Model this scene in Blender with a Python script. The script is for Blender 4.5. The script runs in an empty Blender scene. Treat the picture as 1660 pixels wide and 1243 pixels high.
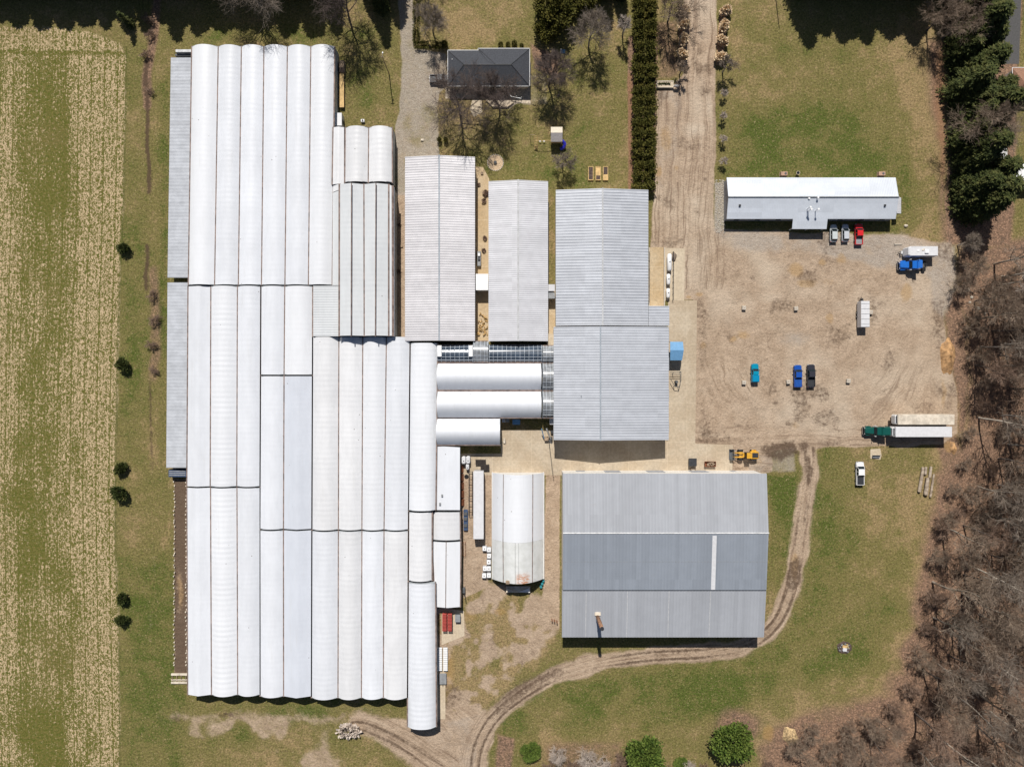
import bpy, math, random
import numpy as np
from mathutils import Vector, Matrix, noise as mnoise

# ------------------------------------------------------------------ camera, sky, sun
C = bpy.context.scene.collection
scene = bpy.context.scene
S, CX, CY, H = 6.3, 830.0, 621.5, 175.0      # photo pixels per metre on the ground, photo centre, drone height
cam_d = bpy.data.cameras.new("camera"); cam = bpy.data.objects.new("camera", cam_d); C.objects.link(cam)
cam.location = (0, 0, H); cam.rotation_euler = (0, 0, 0)
cam_d.sensor_width = 36; cam_d.lens = 18 / ((1660 / S / 2) / H); cam_d.clip_start = 1; cam_d.clip_end = 6000
scene.camera = cam
SUN_EL = math.radians(51); SUN_DX = 0.12
world = bpy.data.worlds.new("World"); scene.world = world; world.use_nodes = True
wn = world.node_tree; bg = wn.nodes["Background"]
sky = wn.nodes.new("ShaderNodeTexSky"); sky.sky_type = 'NISHITA'; sky.sun_disc = False
sky.sun_elevation = SUN_EL; sky.sun_rotation = math.atan2(-SUN_DX, 1)
wn.links.new(sky.outputs[0], bg.inputs[0]); bg.inputs[1].default_value = 0.05
sun_d = bpy.data.lights.new("sun", 'SUN'); sun = bpy.data.objects.new("sun", sun_d); C.objects.link(sun)
sun_d.energy = 4.9; sun_d.angle = math.radians(0.55); sun_d.color = (1.0, 0.955, 0.89)
_d = Vector((SUN_DX, -1, 0)).normalized() * math.cos(SUN_EL) + Vector((0, 0, -math.sin(SUN_EL)))
sun.rotation_euler = _d.to_track_quat('-Z', 'Y').to_euler(); sun.location = (0, 60, 120)
scene.view_settings.view_transform = 'Standard'; scene.view_settings.look = 'None'
scene.view_settings.exposure = 0.0; scene.view_settings.gamma = 1
R = math.radians

def P(px, py, z=0.0):
    k = (H - z) / H / S
    return Vector(((px - CX) * k, (CY - py) * k, z))

# ------------------------------------------------------------------ mesh helpers
class MB:
    def __init__(self): self.v = []; self.f = []; self.m = []
    def add(self, vs, fs, m=0):
        o = len(self.v); self.v += [tuple(a) for a in vs]
        self.f += [tuple(i + o for i in f) for f in fs]; self.m += [m] * len(fs); return self
    def box(self, x0, x1, y0, y1, z0, z1, m=0):
        return self.add([(x0,y0,z0),(x1,y0,z0),(x1,y1,z0),(x0,y1,z0),(x0,y0,z1),(x1,y0,z1),(x1,y1,z1),(x0,y1,z1)],
            [(0,3,2,1),(4,5,6,7),(0,1,5,4),(1,2,6,5),(2,3,7,6),(3,0,4,7)], m)
    def loft(self, rings, m=0, cap=True):
        n = len(rings[0]); vs = [p for r in rings for p in r]; fs = []
        for i in range(len(rings) - 1):
            for j in range(n):
                k = (j + 1) % n; fs.append((i*n+j, i*n+k, (i+1)*n+k, (i+1)*n+j))
        if cap: fs.append(tuple(range(n))[::-1]); fs.append(tuple((len(rings)-1)*n + j for j in range(n)))
        return self.add(vs, fs, m)
    def cbox(self, x0, x1, y0, y1, z0, z1, c=.08, ct=None, m=0):      # box with chamfered plan corners and top
        ct = c if ct is None else ct
        def ring(d, z):
            a, b, e, f = x0+d, x1-d, y0+d, y1-d
            return [(a+c,e,z),(b-c,e,z),(b,e+c,z),(b,f-c,z),(b-c,f,z),(a+c,f,z),(a,f-c,z),(a,e+c,z)]
        return self.loft([ring(0, z0), ring(0, z1-ct), ring(ct, z1)], m)
    def prism(self, poly, z0, z1, m=0):
        return self.loft([[(p[0],p[1],z0) for p in poly], [(p[0],p[1],z1) for p in poly]], m)
    def frus(self, b, t, m=0):                                        # (x0,x1,y0,y1,z) bottom and top
        r = lambda q: [(q[0],q[2],q[4]),(q[1],q[2],q[4]),(q[1],q[3],q[4]),(q[0],q[3],q[4])]
        return self.loft([r(b), r(t)], m)
    def tube(self, p, q, r0, r1=None, n=8, m=0, cap=True):
        r1 = r0 if r1 is None else r1; p = Vector(p); q = Vector(q); d = (q - p).normalized()
        u = d.orthogonal().normalized(); w = d.cross(u)
        ring = lambda c, r: [c + (u*math.cos(a) + w*math.sin(a))*r for a in [2*math.pi*i/n for i in range(n)]]
        return self.loft([ring(p, r0), ring(q, r1)], m, cap)
    def slab(self, A, B, Cc, D, t, m=0):
        A, B, Cc, D = map(Vector, (A, B, Cc, D)); d = Vector((0,0,t))
        return self.loft([[A-d,B-d,Cc-d,D-d],[A,B,Cc,D]], m)
    def ribbed(self, A, B, Cc, D, pitch, h, m=0, t=.16):              # A-B eave, D-C ridge, ribs run from eave to ridge
        A, B, Cc, D = map(Vector, (A, B, Cc, D)); n = max(2, round((B-A).length / pitch))
        nor = (B-A).cross(D-A).normalized(); nor = nor if nor.z > 0 else -nor
        vs = []; fs = []
        for i in range(n):
            for a, o in ((0, 0), (.12, h), (.34, h), (.46, 0)):
                u = (i + a) / n; vs += [A.lerp(B, u) + nor*o, D.lerp(Cc, u) + nor*o]
        vs += [B, Cc]
        for k in range(len(vs)//2 - 1): fs.append((2*k, 2*k+2, 2*k+3, 2*k+1))
        self.add(vs, fs, m); e = Vector((0,0,.012))
        return self.slab(A-e, B-e, Cc-e, D-e, t, m)
    def rot(self, ang, c=(0,0)):
        ca, sa = math.cos(ang), math.sin(ang)
        self.v = [(c[0]+(x-c[0])*ca-(y-c[1])*sa, c[1]+(x-c[0])*sa+(y-c[1])*ca, z) for x,y,z in self.v]; return self
    def build(self, name, mat, parent=None, smooth=False):
        off = Vector((0,0,0)); r = parent   # shapes given in world metres are moved to their thing's own base
        while r is not None:
            if r.parent is None and r.name not in LOCAL: off = Vector(r.location)
            r = r.parent
        me = bpy.data.meshes.new(name)
        me.from_pydata([(a[0]-off.x, a[1]-off.y, a[2]-off.z) for a in self.v], [], self.f)
        for mm in (mat if isinstance(mat, (list, tuple)) else [mat]): me.materials.append(mm)
        if isinstance(mat, (list, tuple)): me.polygons.foreach_set('material_index', self.m)
        if smooth: me.polygons.foreach_set('use_smooth', [True]*len(self.f))
        me.update(); o = bpy.data.objects.new(name, me); C.objects.link(o)
        if parent is not None: o.parent = parent
        return o

def np_mesh(name, V, F, mat, parent=None, smooth=False):
    me = bpy.data.meshes.new(name); V = np.asarray(V, np.float32); F = np.asarray(F, np.int32); k = F.shape[1]
    me.vertices.add(len(V)); me.vertices.foreach_set('co', V.ravel())
    me.loops.add(F.size); me.loops.foreach_set('vertex_index', F.ravel())
    me.polygons.add(len(F)); me.polygons.foreach_set('loop_start', np.arange(0, F.size, k, dtype=np.int32))
    if smooth: me.polygons.foreach_set('use_smooth', np.ones(len(F), bool))
    me.materials.append(mat); me.update(calc_edges=True)
    o = bpy.data.objects.new(name, me); C.objects.link(o)
    if parent is not None: o.parent = parent
    return o

def tag(o, label, cat, group=None):
    o['label'] = label; o['category'] = cat
    if group: o['group'] = group
    return o
LOCAL = set()                                # things whose shapes are given about their own base
def thing(name, label, cat, loc=(0,0,0), group=None):
    o = bpy.data.objects.new(name, None); C.objects.link(o); o.location = loc; o.empty_display_size = .3
    if isinstance(loc, tuple): LOCAL.add(o.name)
    return tag(o, label, cat, group)
def structure(o): o['kind'] = 'structure'; return o
def copy_tree(o, parent=None):
    c = o.copy(); C.objects.link(c)
    if parent is not None: c.parent = parent
    for ch in list(o.children): copy_tree(ch, c)
    return c
USED = {}
def place(proto, x, y, rz=0, sc=1.0, label=None, group=None, z=0):
    """first use moves the prototype itself, later uses copy it"""
    if proto.name in USED: o = copy_tree(proto)
    else: o = proto; USED[proto.name] = 1
    o.location = (x, y, z); o.rotation_euler = (0, 0, rz)
    o.scale = sc if isinstance(sc, tuple) else (sc, sc, sc)
    if label: o['label'] = label
    if group: o['group'] = group
    return o

# ------------------------------------------------------------------ materials
class NT:
    def __init__(self, name):
        self.mat = bpy.data.materials.new(name); self.mat.use_nodes = True
        self.t = self.mat.node_tree; self.b = self.t.nodes['Principled BSDF']
        self.geo = self.t.nodes.new('ShaderNodeNewGeometry')
    def n(self, typ, **kw):
        nd = self.t.nodes.new('ShaderNode' + typ)
        for k, v in kw.items(): setattr(nd, k, v)
        return nd
    def l(self, a, b): self.t.links.new(a, b)
    def set(self, s, v):
        if isinstance(v, bpy.types.NodeSocket): self.l(v, s)
        elif hasattr(s.default_value, '__len__') and not hasattr(v, '__len__'): s.default_value = (v,)*len(s.default_value)
        elif hasattr(v, '__len__') and len(v) == 3 and len(s.default_value) == 4: s.default_value = (*v, 1)
        else: s.default_value = v
    def noise(self, scale, detail=3, rough=.55, vec=None, dist=0):
        nd = self.n('TexNoise'); nd.inputs['Scale'].default_value = scale; nd.inputs['Detail'].default_value = detail
        nd.inputs['Roughness'].default_value = rough; nd.inputs['Distortion'].default_value = dist
        self.l(vec if vec is not None else self.geo.outputs['Position'], nd.inputs['Vector']); return nd.outputs['Fac']
    def vor(self, scale, out='Distance', vec=None):
        nd = self.n('TexVoronoi'); nd.inputs['Scale'].default_value = scale
        self.l(vec if vec is not None else self.geo.outputs['Position'], nd.inputs['Vector']); return nd.outputs[out]
    def math(self, op, a, b=0.0, c=0.0, clamp=False):
        nd = self.n('Math', operation=op, use_clamp=clamp)
        self.set(nd.inputs[0], a); self.set(nd.inputs[1], b); self.set(nd.inputs[2], c); return nd.outputs[0]
    def rng(self, v, a, b, c=0.0, d=1.0, smooth=True):
        nd = self.n('MapRange', interpolation_type='SMOOTHSTEP' if smooth else 'LINEAR')
        self.set(nd.inputs['Value'], v)
        for i, x in zip(('From Min','From Max','To Min','To Max'), (a, b, c, d)): self.set(nd.inputs[i], x)
        return nd.outputs[0]
    def mix(self, f, a, b, mode='MIX'):
        nd = self.n('Mix', data_type='RGBA', blend_type=mode)
        self.set(nd.inputs[0], f); self.set(nd.inputs[6], a); self.set(nd.inputs[7], b); return nd.outputs[2]
    def scale(self, col, f):
        nd = self.n('VectorMath', operation='SCALE'); self.set(nd.inputs[0], col); self.set(nd.inputs['Scale'], f); return nd.outputs[0]
    def vmul(self, vec, xyz):
        nd = self.n('VectorMath', operation='MULTIPLY'); self.set(nd.inputs[0], vec); nd.inputs[1].default_value = xyz; return nd.outputs[0]
    def bump(self, h, dist=.05, strength=.6):
        nd = self.n('Bump'); nd.inputs['Distance'].default_value = dist; nd.inputs['Strength'].default_value = strength
        self.l(h, nd.inputs['Height']); self.l(nd.outputs[0], self.b.inputs['Normal'])
    def done(self, col, rough=.8, metal=0, spec=.3):
        self.set(self.b.inputs['Base Color'], col); self.set(self.b.inputs['Roughness'], rough)
        self.b.inputs['Metallic'].default_value = metal; self.b.inputs['Specular IOR Level'].default_value = spec
        return self.mat

def plain(name, col, rough=.6, metal=0, spec=.35, var=.15, sc=1.5, dirt=None, damt=0.0):
    t = NT(name); f = t.rng(t.noise(sc, 4), .3, .7, 1-var, 1+var)
    c = t.scale(col, f)
    if dirt: c = t.mix(t.rng(t.noise(sc*.6, 6, .7), .52, .72, 0, damt), c, dirt)
    return t.done(c, rough, metal, spec)

def poly_white(name, col, stain=.12, hoop=0.0):
    t = NT(name); p = t.geo.outputs['Position']
    a = t.noise(.10, 3); b = t.noise(.9, 4, .6, t.vmul(p, (1.0, .25, 1)))
    f = t.math('MULTIPLY', t.rng(a, .3, .7, 1-stain*.45, 1.0), t.rng(b, .3, .75, 1.0, 1-stain*.5))
    c = t.scale(col, f)
    sp = t.rng(t.vor(.42), .045, .075, 1, 0); keep = t.rng(t.noise(.30, 2), .50, .60)
    c = t.mix(t.math('MULTIPLY', t.math('MULTIPLY', sp, keep), .75), c, (.22, .20, .19))
    oi = t.n('ObjectInfo'); c = t.scale(c, t.rng(oi.outputs['Random'], 0, 1, .955, 1.02))
    st = t.noise(.55, 5, .7, t.vmul(p, (1.6, .12, 1))); c = t.mix(t.rng(st, .56, .74, 0, .22), c, (.52,.51,.48))
    t.bump(t.noise(1.1, 3, .5, t.vmul(p, (.5, 1.2, 1))), .05, .25)
    return t.done(c, .42, 0, .3)

def metal_roof(name, col, stain=.12, tint=(.75,.77,.8), rough=.45, sheet=(9.0, 1.05)):
    t = NT(name); p = t.geo.outputs['Position']
    f = t.rng(t.noise(.5, 4, .6), .3, .7, 1-stain, 1+stain*.4)
    c = t.scale(col, f); c = t.mix(t.rng(t.noise(.09, 3), .42, .66, 0, .25), c, t.scale(col, .86))
    fl = t.n('VectorMath', operation='FLOOR'); t.l(t.vmul(p, (1/sheet[0], 1/sheet[1], 0)), fl.inputs[0]); wn_ = t.n('TexWhiteNoise', noise_dimensions='3D'); t.l(fl.outputs[0], wn_.inputs['Vector'])
    c = t.scale(c, t.rng(wn_.outputs[0], 0, 1, .945, 1.04)); c = t.mix(t.rng(t.noise(.55, 6, .72, t.vmul(p, (1, 1, 1)), 1), .60, .76, 0, .30), c, t.mix(.5, col, (.30,.25,.20)))
    return t.done(c, rough, .15, .35)

def foliage(name, dark, light, tip=None):
    t = NT(name); r = t.geo.outputs['Random Per Island']
    c = t.mix(r, dark, light); c = t.mix(t.rng(t.noise(.55, 3), .45, .7, 0, .6), c, tip or light)
    m = t.done(c, .75, 0, .15); return m

def bark(name, a, b):
    t = NT(name); return t.done(t.mix(t.rng(t.noise(1.3, 4), .3, .7), a, b), .9, 0, .1)

M = {}
M['cover'] = poly_white('white_poly_film', (.72,.74,.78), .12)
M['cover_clean'] = poly_white('clean_poly_film', (.745,.76,.79), .08)
M['cover_grey'] = poly_white('grey_poly_film', (.60,.63,.69), .10)
M['cover_warm'] = poly_white('aged_poly_film', (.725,.73,.745), .14)
M['polycarb'] = poly_white('polycarbonate', (.62,.64,.655), .12)
M['gutter'] = plain('gutter_brown', (.20,.15,.13), .8, var=.4, sc=.8)
M['seam'] = plain('seam_grey', (.30,.28,.26), .8, var=.3)
M['endwall'] = plain('end_wall_film', (.42,.45,.47), .6)
M['darkwall'] = plain('dark_wall', (.10,.105,.115), .7)
M['steel_white'] = metal_roof('pale_steel_roof', (.64,.625,.64), .08)
M['steel_cool'] = metal_roof('cool_steel_roof', (.56,.58,.615), .12)
M['steel_pale'] = metal_roof('light_steel_roof', (.60,.60,.625), .07)
M['steel_grey'] = metal_roof('grey_steel_roof', (.49,.51,.55), .08)
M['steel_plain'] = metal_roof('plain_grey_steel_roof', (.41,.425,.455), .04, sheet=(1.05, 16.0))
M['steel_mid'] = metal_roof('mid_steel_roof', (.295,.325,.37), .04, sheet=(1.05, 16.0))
M['steel_blue'] = metal_roof('blue_grey_roof', (.66,.70,.76), .05, rough=.33)
M['ridge_blue'] = plain('ridge_cap_blue', (.40,.44,.48), .5, .2)
M['ridge_pale'] = plain('ridge_cap_pale', (.60,.60,.60), .5, .2)
M['white_wall'] = plain('white_wall', (.72,.70,.66), .7, var=.08, dirt=(.4,.35,.28), damt=.3)
M['grey_wall'] = plain('grey_wall', (.32,.33,.35), .7)
M['white'] = plain('white_paint', (.80,.80,.80), .4, var=.05)
M['dirty_white'] = plain('dirty_white', (.62,.55,.45), .7, var=.2, sc=.9, dirt=(.38,.30,.22), damt=.7)
M['trailer_white'] = plain('trailer_white', (.63,.63,.645), .55, var=.05, dirt=(.52,.5,.48), damt=.35)
M['black'] = plain('black_rubber', (.018,.018,.02), .8)
M['charcoal'] = plain('charcoal', (.035,.037,.042), .5)
M['darkgrey'] = plain('dark_grey', (.09,.095,.10), .6)
M['midgrey'] = plain('mid_grey', (.25,.26,.27), .6)
M['steel'] = plain('bare_steel', (.45,.46,.47), .4, .6)
M['rust'] = plain('rust', (.23,.085,.04), .85, var=.4, sc=2, dirt=(.12,.06,.04), damt=.6)
M['wood'] = plain('new_wood', (.58,.40,.18), .8, var=.2)
M['oldwood'] = plain('old_wood', (.30,.22,.15), .85, var=.3)
M['soil'] = plain('soil', (.085,.06,.05), .95, var=.4, sc=3)
M['concrete_block'] = plain('concrete_block', (.47,.42,.35), .85, var=.15, sc=2)
M['glass_car'] = plain('car_glass', (.012,.018,.022), .12, 0, .35, var=.05)
M['glass_roof'] = plain('roof_glass', (.055,.075,.105), .12, 0, .6, var=.3, sc=.7)
M['glass_pale'] = plain('pale_roof_glass', (.26,.27,.28), .2, .1, .6, var=.35, sc=.8)
M['mullion'] = plain('mullion', (.55,.60,.66), .5)
M['red_light'] = plain('tail_lamp', (.35,.02,.02), .3)
M['lamp_clear'] = plain('lamp_lens', (.6,.6,.58), .2)
M['blue_tarp'] = plain('blue_awning', (.14,.31,.52), .6, var=.08)
M['bluecover'] = plain('blue_cover', (.012,.07,.30), .45)
M['red'] = plain('red_paint', (.42,.075,.06), .6, var=.15)
M['yellow'] = plain('yellow_paint', (.62,.33,.03), .5, var=.15, dirt=(.25,.15,.06), damt=.6)
M['shingle'] = plain('shingles', (.052,.056,.066), .85, var=.22, sc=3.5)
M['brick_roof'] = plain('brown_shingles', (.27,.15,.10), .9, var=.25, sc=4)
M['stone'] = plain('stone_patio', (.50,.42,.32), .85, var=.35, sc=2.2)
M['slide_blue'] = plain('slide_blue', (.03,.03,.42), .35)
M['tarp_teal'] = plain('teal_plastic', (.03,.22,.25), .5)
M['bark_dark'] = bark('bark_dark', (.085,.07,.062), (.16,.135,.12))
M['bark_grey'] = bark('bark_grey', (.24,.205,.17), (.38,.335,.28))
M['bark_pale'] = bark('bark_pale', (.40,.35,.29), (.60,.54,.46))
M['twig_dark'] = bark('twig_dark', (.225,.165,.122), (.35,.275,.21))
M['twig_grey'] = bark('twig_grey', (.22,.18,.145), (.33,.275,.225))
M['twig_brown'] = bark('twig_brown', (.215,.145,.108), (.345,.245,.185))
M['twig_pale'] = bark('twig_pale', (.46,.39,.335), (.64,.56,.49))
M['spruce'] = foliage('spruce_needles', (.024,.034,.012), (.090,.105,.030), (.150,.142,.046))
M['cedar'] = foliage('cedar_leaves', (.045,.048,.010), (.115,.108,.022), (.165,.135,.030))
M['bush'] = foliage('bush_leaves', (.020,.030,.008), (.055,.070,.018), (.085,.090,.022))
M['arbor'] = foliage('arborvitae_leaves', (.036,.068,.013), (.125,.175,.030), (.18,.22,.05))
M['drygrass'] = foliage('dry_grass_blades', (.56,.42,.26), (.82,.66,.45), (.74,.56,.37))
M['twig_yard'] = bark('twig_yard', (.115,.088,.078), (.20,.158,.14))
M['log'] = bark('log_bark', (.26,.20,.15), (.50,.42,.33))
M['logend'] = plain('log_end', (.48,.35,.22), .8)

def concrete_mat(name, base, alt, joints=5.0):
    t = NT(name); p = t.geo.outputs['Position']
    c = t.mix(t.rng(t.noise(.16, 4, .6), .35, .68), base, alt)
    c = t.scale(c, t.rng(t.noise(1.6, 5, .7), .3, .72, .84, 1.1))
    c = t.mix(t.rng(t.noise(.32, 6, .72, None, 1.5), .56, .70, 0, .45), c, t.scale(base, .66))
    c = t.mix(t.rng(t.noise(.8, 5, .7, None, 2.5), .62, .7, 0, .4), c, (.62,.55,.44))
    sx = t.n('SeparateXYZ'); t.l(p, sx.inputs[0])
    for ax in (0, 1):
        w = t.math('ABSOLUTE', t.math('SUBTRACT', t.math('FRACT', t.math('DIVIDE', sx.outputs[ax], joints)), .5))
        c = t.mix(t.rng(w, .485, .495, 0, .35), c, (.68,.58,.42))
    return t.done(c, .85, 0, .2)
M['concrete'] = concrete_mat('concrete_slab', (.43,.345,.245), (.50,.42,.315))
M['concrete_light'] = concrete_mat('pale_concrete_slab', (.52,.43,.31), (.57,.48,.36), 7)
M['concrete_tan'] = concrete_mat('tan_concrete_slab', (.46,.34,.20), (.52,.41,.27), 6)
M['asphalt'] = plain('asphalt', (.085,.083,.082), .9, var=.15, sc=3)
# ------------------------------------------------------------------ the ground: one grid, split into named regions, masks = what the surface is made of
STEP = 2.2
gxs = np.arange(-90, 1756, STEP); gys = np.arange(-70, 1316, STEP)
GX, GY = np.meshgrid(gxs, gys); NX, NY = len(gxs), len(gys)
def vn(x, y, sc, seed):
    rs = np.random.RandomState(seed); L = rs.rand(128, 128)
    u = x / sc + 37.3; v = y / sc + 11.7; i = np.floor(u).astype(int); j = np.floor(v).astype(int)
    fu = u - i; fv = v - j; fu = fu*fu*(3-2*fu); fv = fv*fv*(3-2*fv); i &= 127; j &= 127; i1 = (i+1) & 127; j1 = (j+1) & 127
    return (L[j,i]*(1-fu)+L[j,i1]*fu)*(1-fv) + (L[j1,i]*(1-fu)+L[j1,i1]*fu)*fv
def fbm(x, y, sc, seed): return (vn(x,y,sc,seed) + .5*vn(x,y,sc/2.1,seed+1) + .25*vn(x,y,sc/4.3,seed+2)) / 1.75
WX = (fbm(GX, GY, 40, 1)-.5)*2; WY = (fbm(GX, GY, 40, 7)-.5)*2
N60 = fbm(GX, GY, 60, 21); N25 = fbm(GX, GY, 25, 31); N150 = fbm(GX, GY, 150, 41)
def sdf(poly, x, y):
    d = np.full(x.shape, 1e9); ins = np.zeros(x.shape, bool); n = len(poly)
    for a in range(n):
        x0, y0 = poly[a]; x1, y1 = poly[(a+1) % n]; ex, ey = x1-x0, y1-y0
        t = np.clip(((x-x0)*ex + (y-y0)*ey) / max(ex*ex+ey*ey, 1e-6), 0, 1)
        d = np.minimum(d, np.hypot(x-x0-t*ex, y-y0-t*ey))
        if y0 != y1: ins ^= ((y0 > y) != (y1 > y)) & (x < (x1-x0)*(y-y0)/(y1-y0) + x0)
    return np.where(ins, -d, d)
def area(poly, soft=8, warp=6):
    return np.clip(.5 - sdf(poly, GX+WX*warp, GY+WY*warp) / soft, 0, 1)
def pline(pts, x, y):
    d = np.full(x.shape, 1e9)
    for (x0,y0),(x1,y1) in zip(pts, pts[1:]):
        ex, ey = x1-x0, y1-y0; t = np.clip(((x-x0)*ex+(y-y0)*ey)/(ex*ex+ey*ey), 0, 1)
        d = np.minimum(d, np.hypot(x-x0-t*ex, y-y0-t*ey))
    return d
def smooth_pts(pts, n=8):
    out = []
    for i in range(len(pts)-1):
        p0, p1, p2, p3 = pts[max(i-1,0)], pts[i], pts[i+1], pts[min(i+2, len(pts)-1)]
        for k in range(n):
            t = k/n; out.append(tuple(.5*((2*p1[c]) + (-p0[c]+p2[c])*t + (2*p0[c]-5*p1[c]+4*p2[c]-p3[c])*t*t + (-p0[c]+3*p1[c]-3*p2[c]+p3[c])*t**3) for c in (0,1)))
    return out + [pts[-1]]
def stroke(pts, w, soft=6, warp=4, sm=True):
    q = smooth_pts(pts) if sm else pts
    return np.clip(.5 - (pline(q, GX+WX*warp, GY+WY*warp) - w/2) / soft, 0, 1)
def blob(x, y, rx, ry, soft=.6, warp=5, ang=0):
    dx = GX+WX*warp-x; dy = GY+WY*warp-y; a = R(ang); u = dx*math.cos(a)+dy*math.sin(a); v = -dx*math.sin(a)+dy*math.cos(a)
    return np.clip((1 - np.hypot(u/rx, v/ry)) / soft, 0, 1)
Z = lambda: np.zeros_like(GX)
mx = np.maximum

# crop field
f_poly = [(-95,40),(60,44),(150,52),(196,70),(205,92),(201,300),(196,420),(191,600),(187,800),(188,930),(193,1000),(193,1100),(195,1320),(-95,1320)]
field = area(f_poly, 9, 4)
# row coordinate (metres across the rows), following their slight lean
lean = np.interp(GY, [0,90,300,600,800,1000,1240], [203,202,199,190,187,190,195])
ROW = (GX - lean) / S
def band(x, c, w): return np.exp(-((x-c)/w)**2)
sx = GX - (lean-195)
straw = .50 + .62*band(sx, 165, 42) - .30*band(sx, 82, 42) + .22*band(sx, 10, 20)
straw += np.where(GY > 480, .25*band(sx, 90, 40)*np.clip((GY-480)/80, 0, 1), 0)
straw += np.where(GY > 900, -.15*band(sx, 150, 40), 0) + np.where((GY < 88), .35, 0) - .35*np.clip((GY-1120)/60, 0, 1)
straw += .45*(vn(GX, GY*.5, 22, 55)-.5) + .28*(vn(GX, GY*.06, 9, 56)-.5) + .45*(vn(GX, GY*.35, 70, 57)-.5)
straw -= .35*blob(60,1180,60,90,1,8) 
straw += .5*blob(30,1220,40,40,1,8) + .6*blob(120,1200,25,60,.8)
straw = np.clip(straw, 0, .74)
headland = area([(-95,80),(200,84),(200,90),(-95,88)], 3, 1)
straw = np.clip(straw - headland*.5, 0, 1)

# bare earth yard, driveways, tracks
yard = area([(1108,-80),(1165,-80),(1161,100),(1157,300),(1160,372),(1300,378),(1440,380),(1500,388),(1540,398),(1548,440),(1528,500),(1534,560),(1552,640),(1552,700),(1524,722),(1330,726),(1250,733),(1252,764),(1186,766),(1186,722),(1126,722),(1126,487),(1050,487),(1056,400),(1062,310),(1066,145),(1086,146),(1106,120)], 7, 4)
track = mx(stroke([(1312,722),(1311,770),(1303,830),(1292,900),(1280,960),(1258,1010),(1215,1044),(1150,1058),(1050,1064),(960,1078),(895,1098),(840,1130),(800,1165),(775,1210),(768,1260),(766,1320)], 29, 13, 8),
           stroke([(585,1172),(612,1182),(650,1205),(690,1232),(730,1262),(745,1320)], 36, 26, 10))
track = mx(track, .9*area([(700,1150),(790,1150),(790,1260),(730,1260),(640,1190),(600,1168),(660,1165)], 12, 5))
track = mx(track, .62*stroke([(270,1160),(330,1158),(420,1160),(560,1165)], 18, 24, 12)*np.clip((N25-.25)*3.5, 0, 1))
tanstrip = mx(area([(885,765),(908,765),(906,1020),(885,1020),(868,1010),(880,960)], 5, 2), area([(640,312),(657,312),(657,553),(640,553)], 2, 1))
tanstrip = mx(tanstrip, area([(745,742),(800,742),(800,880),(790,950),(752,970),(748,880)], 5, 3))
patchy0 = area([(706,985),(752,985),(790,940),(880,965),(905,1030),(850,1085),(800,1140),(770,1165),(700,1165)], 26, 12)
patchy = area([(706,985),(752,985),(790,940),(880,965),(905,1030),(850,1085),(800,1140),(770,1165),(700,1165)], 22, 12)*np.clip((N25-.30)*3.0, 0, .85)
patchy = mx(patchy, .6*area([(295,1150),(450,1150),(560,1180),(600,1240),(560,1320),(370,1320),(370,1200),(300,1200)], 26, 14)*np.clip((N60-.42)*6, 0, 1))
patchy = mx(patchy, .34*stroke([(252,860),(246,960),(243,1060)], 22, 18, 5)*np.clip((N25-.3)*3,0,1))
gravel = mx(area([(643,-80),(668,-80),(672,78),(725,88),(726,138),(712,150),(712,256),(656,258),(656,316),(640,316),(641,205),(648,180),(650,100)], 5, 3),
            area([(1158,372),(1300,378),(1442,380),(1535,396),(1545,420),(1540,470),(1490,440),(1430,432),(1330,415),(1230,408),(1170,396)], 22, 8))
gravel = mx(gravel, area([(1158,296),(1176,294),(1176,376),(1158,376)], 3, 1))
gravel = mx(gravel, .55*area([(1066,145),(1106,146),(1100,240),(1080,310),(1064,310)], 10, 5))
gravel = mx(gravel, .6*blob(1290,548,70,30,.9)); gravel = mx(gravel, .7*area([(846,120),(885,122),(888,170),(846,172)], 4, 2))
gravel = mx(gravel, .5*area([(662,1180),(790,1150),(770,1250),(735,1255)], 14, 5))
gravel = mx(gravel, .6*area([(1212,740),(1290,722),(1290,766),(1212,768)], 8, 3))
gravel = gravel*np.clip(.35 + 1.1*(fbm(GX, GY, 34, 71)-.1), .3, 1)
# grey stony wash at the yard's east end
gravel = mx(gravel, .65*area([(1500,400),(1548,400),(1550,470),(1530,520),(1510,500)], 14, 6))
dirtbed = area([(282,776),(303,776),(303,1092),(283,1092)], 2.5, 1)
# leaf litter: wood floor, under spruces, below the hedges
wood_poly = [(1552,392),(1542,470),(1560,520),(1572,600),(1566,680),(1548,720),(1520,770),(1502,850),(1488,930),(1478,1010),(1455,1085),(1432,1120),(1360,1150),(1290,1165),(1250,1185),(1232,1230),(1222,1320),(1800,1320),(1800,392)]
litter = area(wood_poly, 34, 16)
litter = mx(litter, area([(1526,-80),(1660,-80),(1640,400),(1530,400),(1534,300),(1536,120)], 12, 5))
litter = mx(litter, .75*area([(1496,60),(1534,60),(1536,200),(1536,400),(1522,398),(1518,250),(1505,150)], 22, 8))
litter = mx(litter, area([(1018,60),(1066,60),(1062,312),(1018,312)], 5, 2)); litter = mx(litter, .6*area([(1062,30),(1102,30),(1100,128),(1064,128)], 14, 6))
litter = mx(litter, area([(862,70),(900,90),(905,130),(868,110)], 10, 5)); litter = mx(litter, .3*area([(715,135),(800,150),(830,200),(790,240),(715,250)], 16, 6))
litter = mx(litter, .9*blob(1195,1180,60,45,.7)); litter = mx(litter, .55*area([(880,1200),(1010,1195),(1010,1320),(880,1320)], 20, 8)); litter = mx(litter, .85*area([(1528,470),(1560,470),(1575,600),(1566,700),(1552,700),(1550,640),(1532,560)], 14, 8))
litter = mx(litter, .12*area([(370,1190),(520,1200),(540,1320),(370,1320)], 14, 8))
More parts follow.
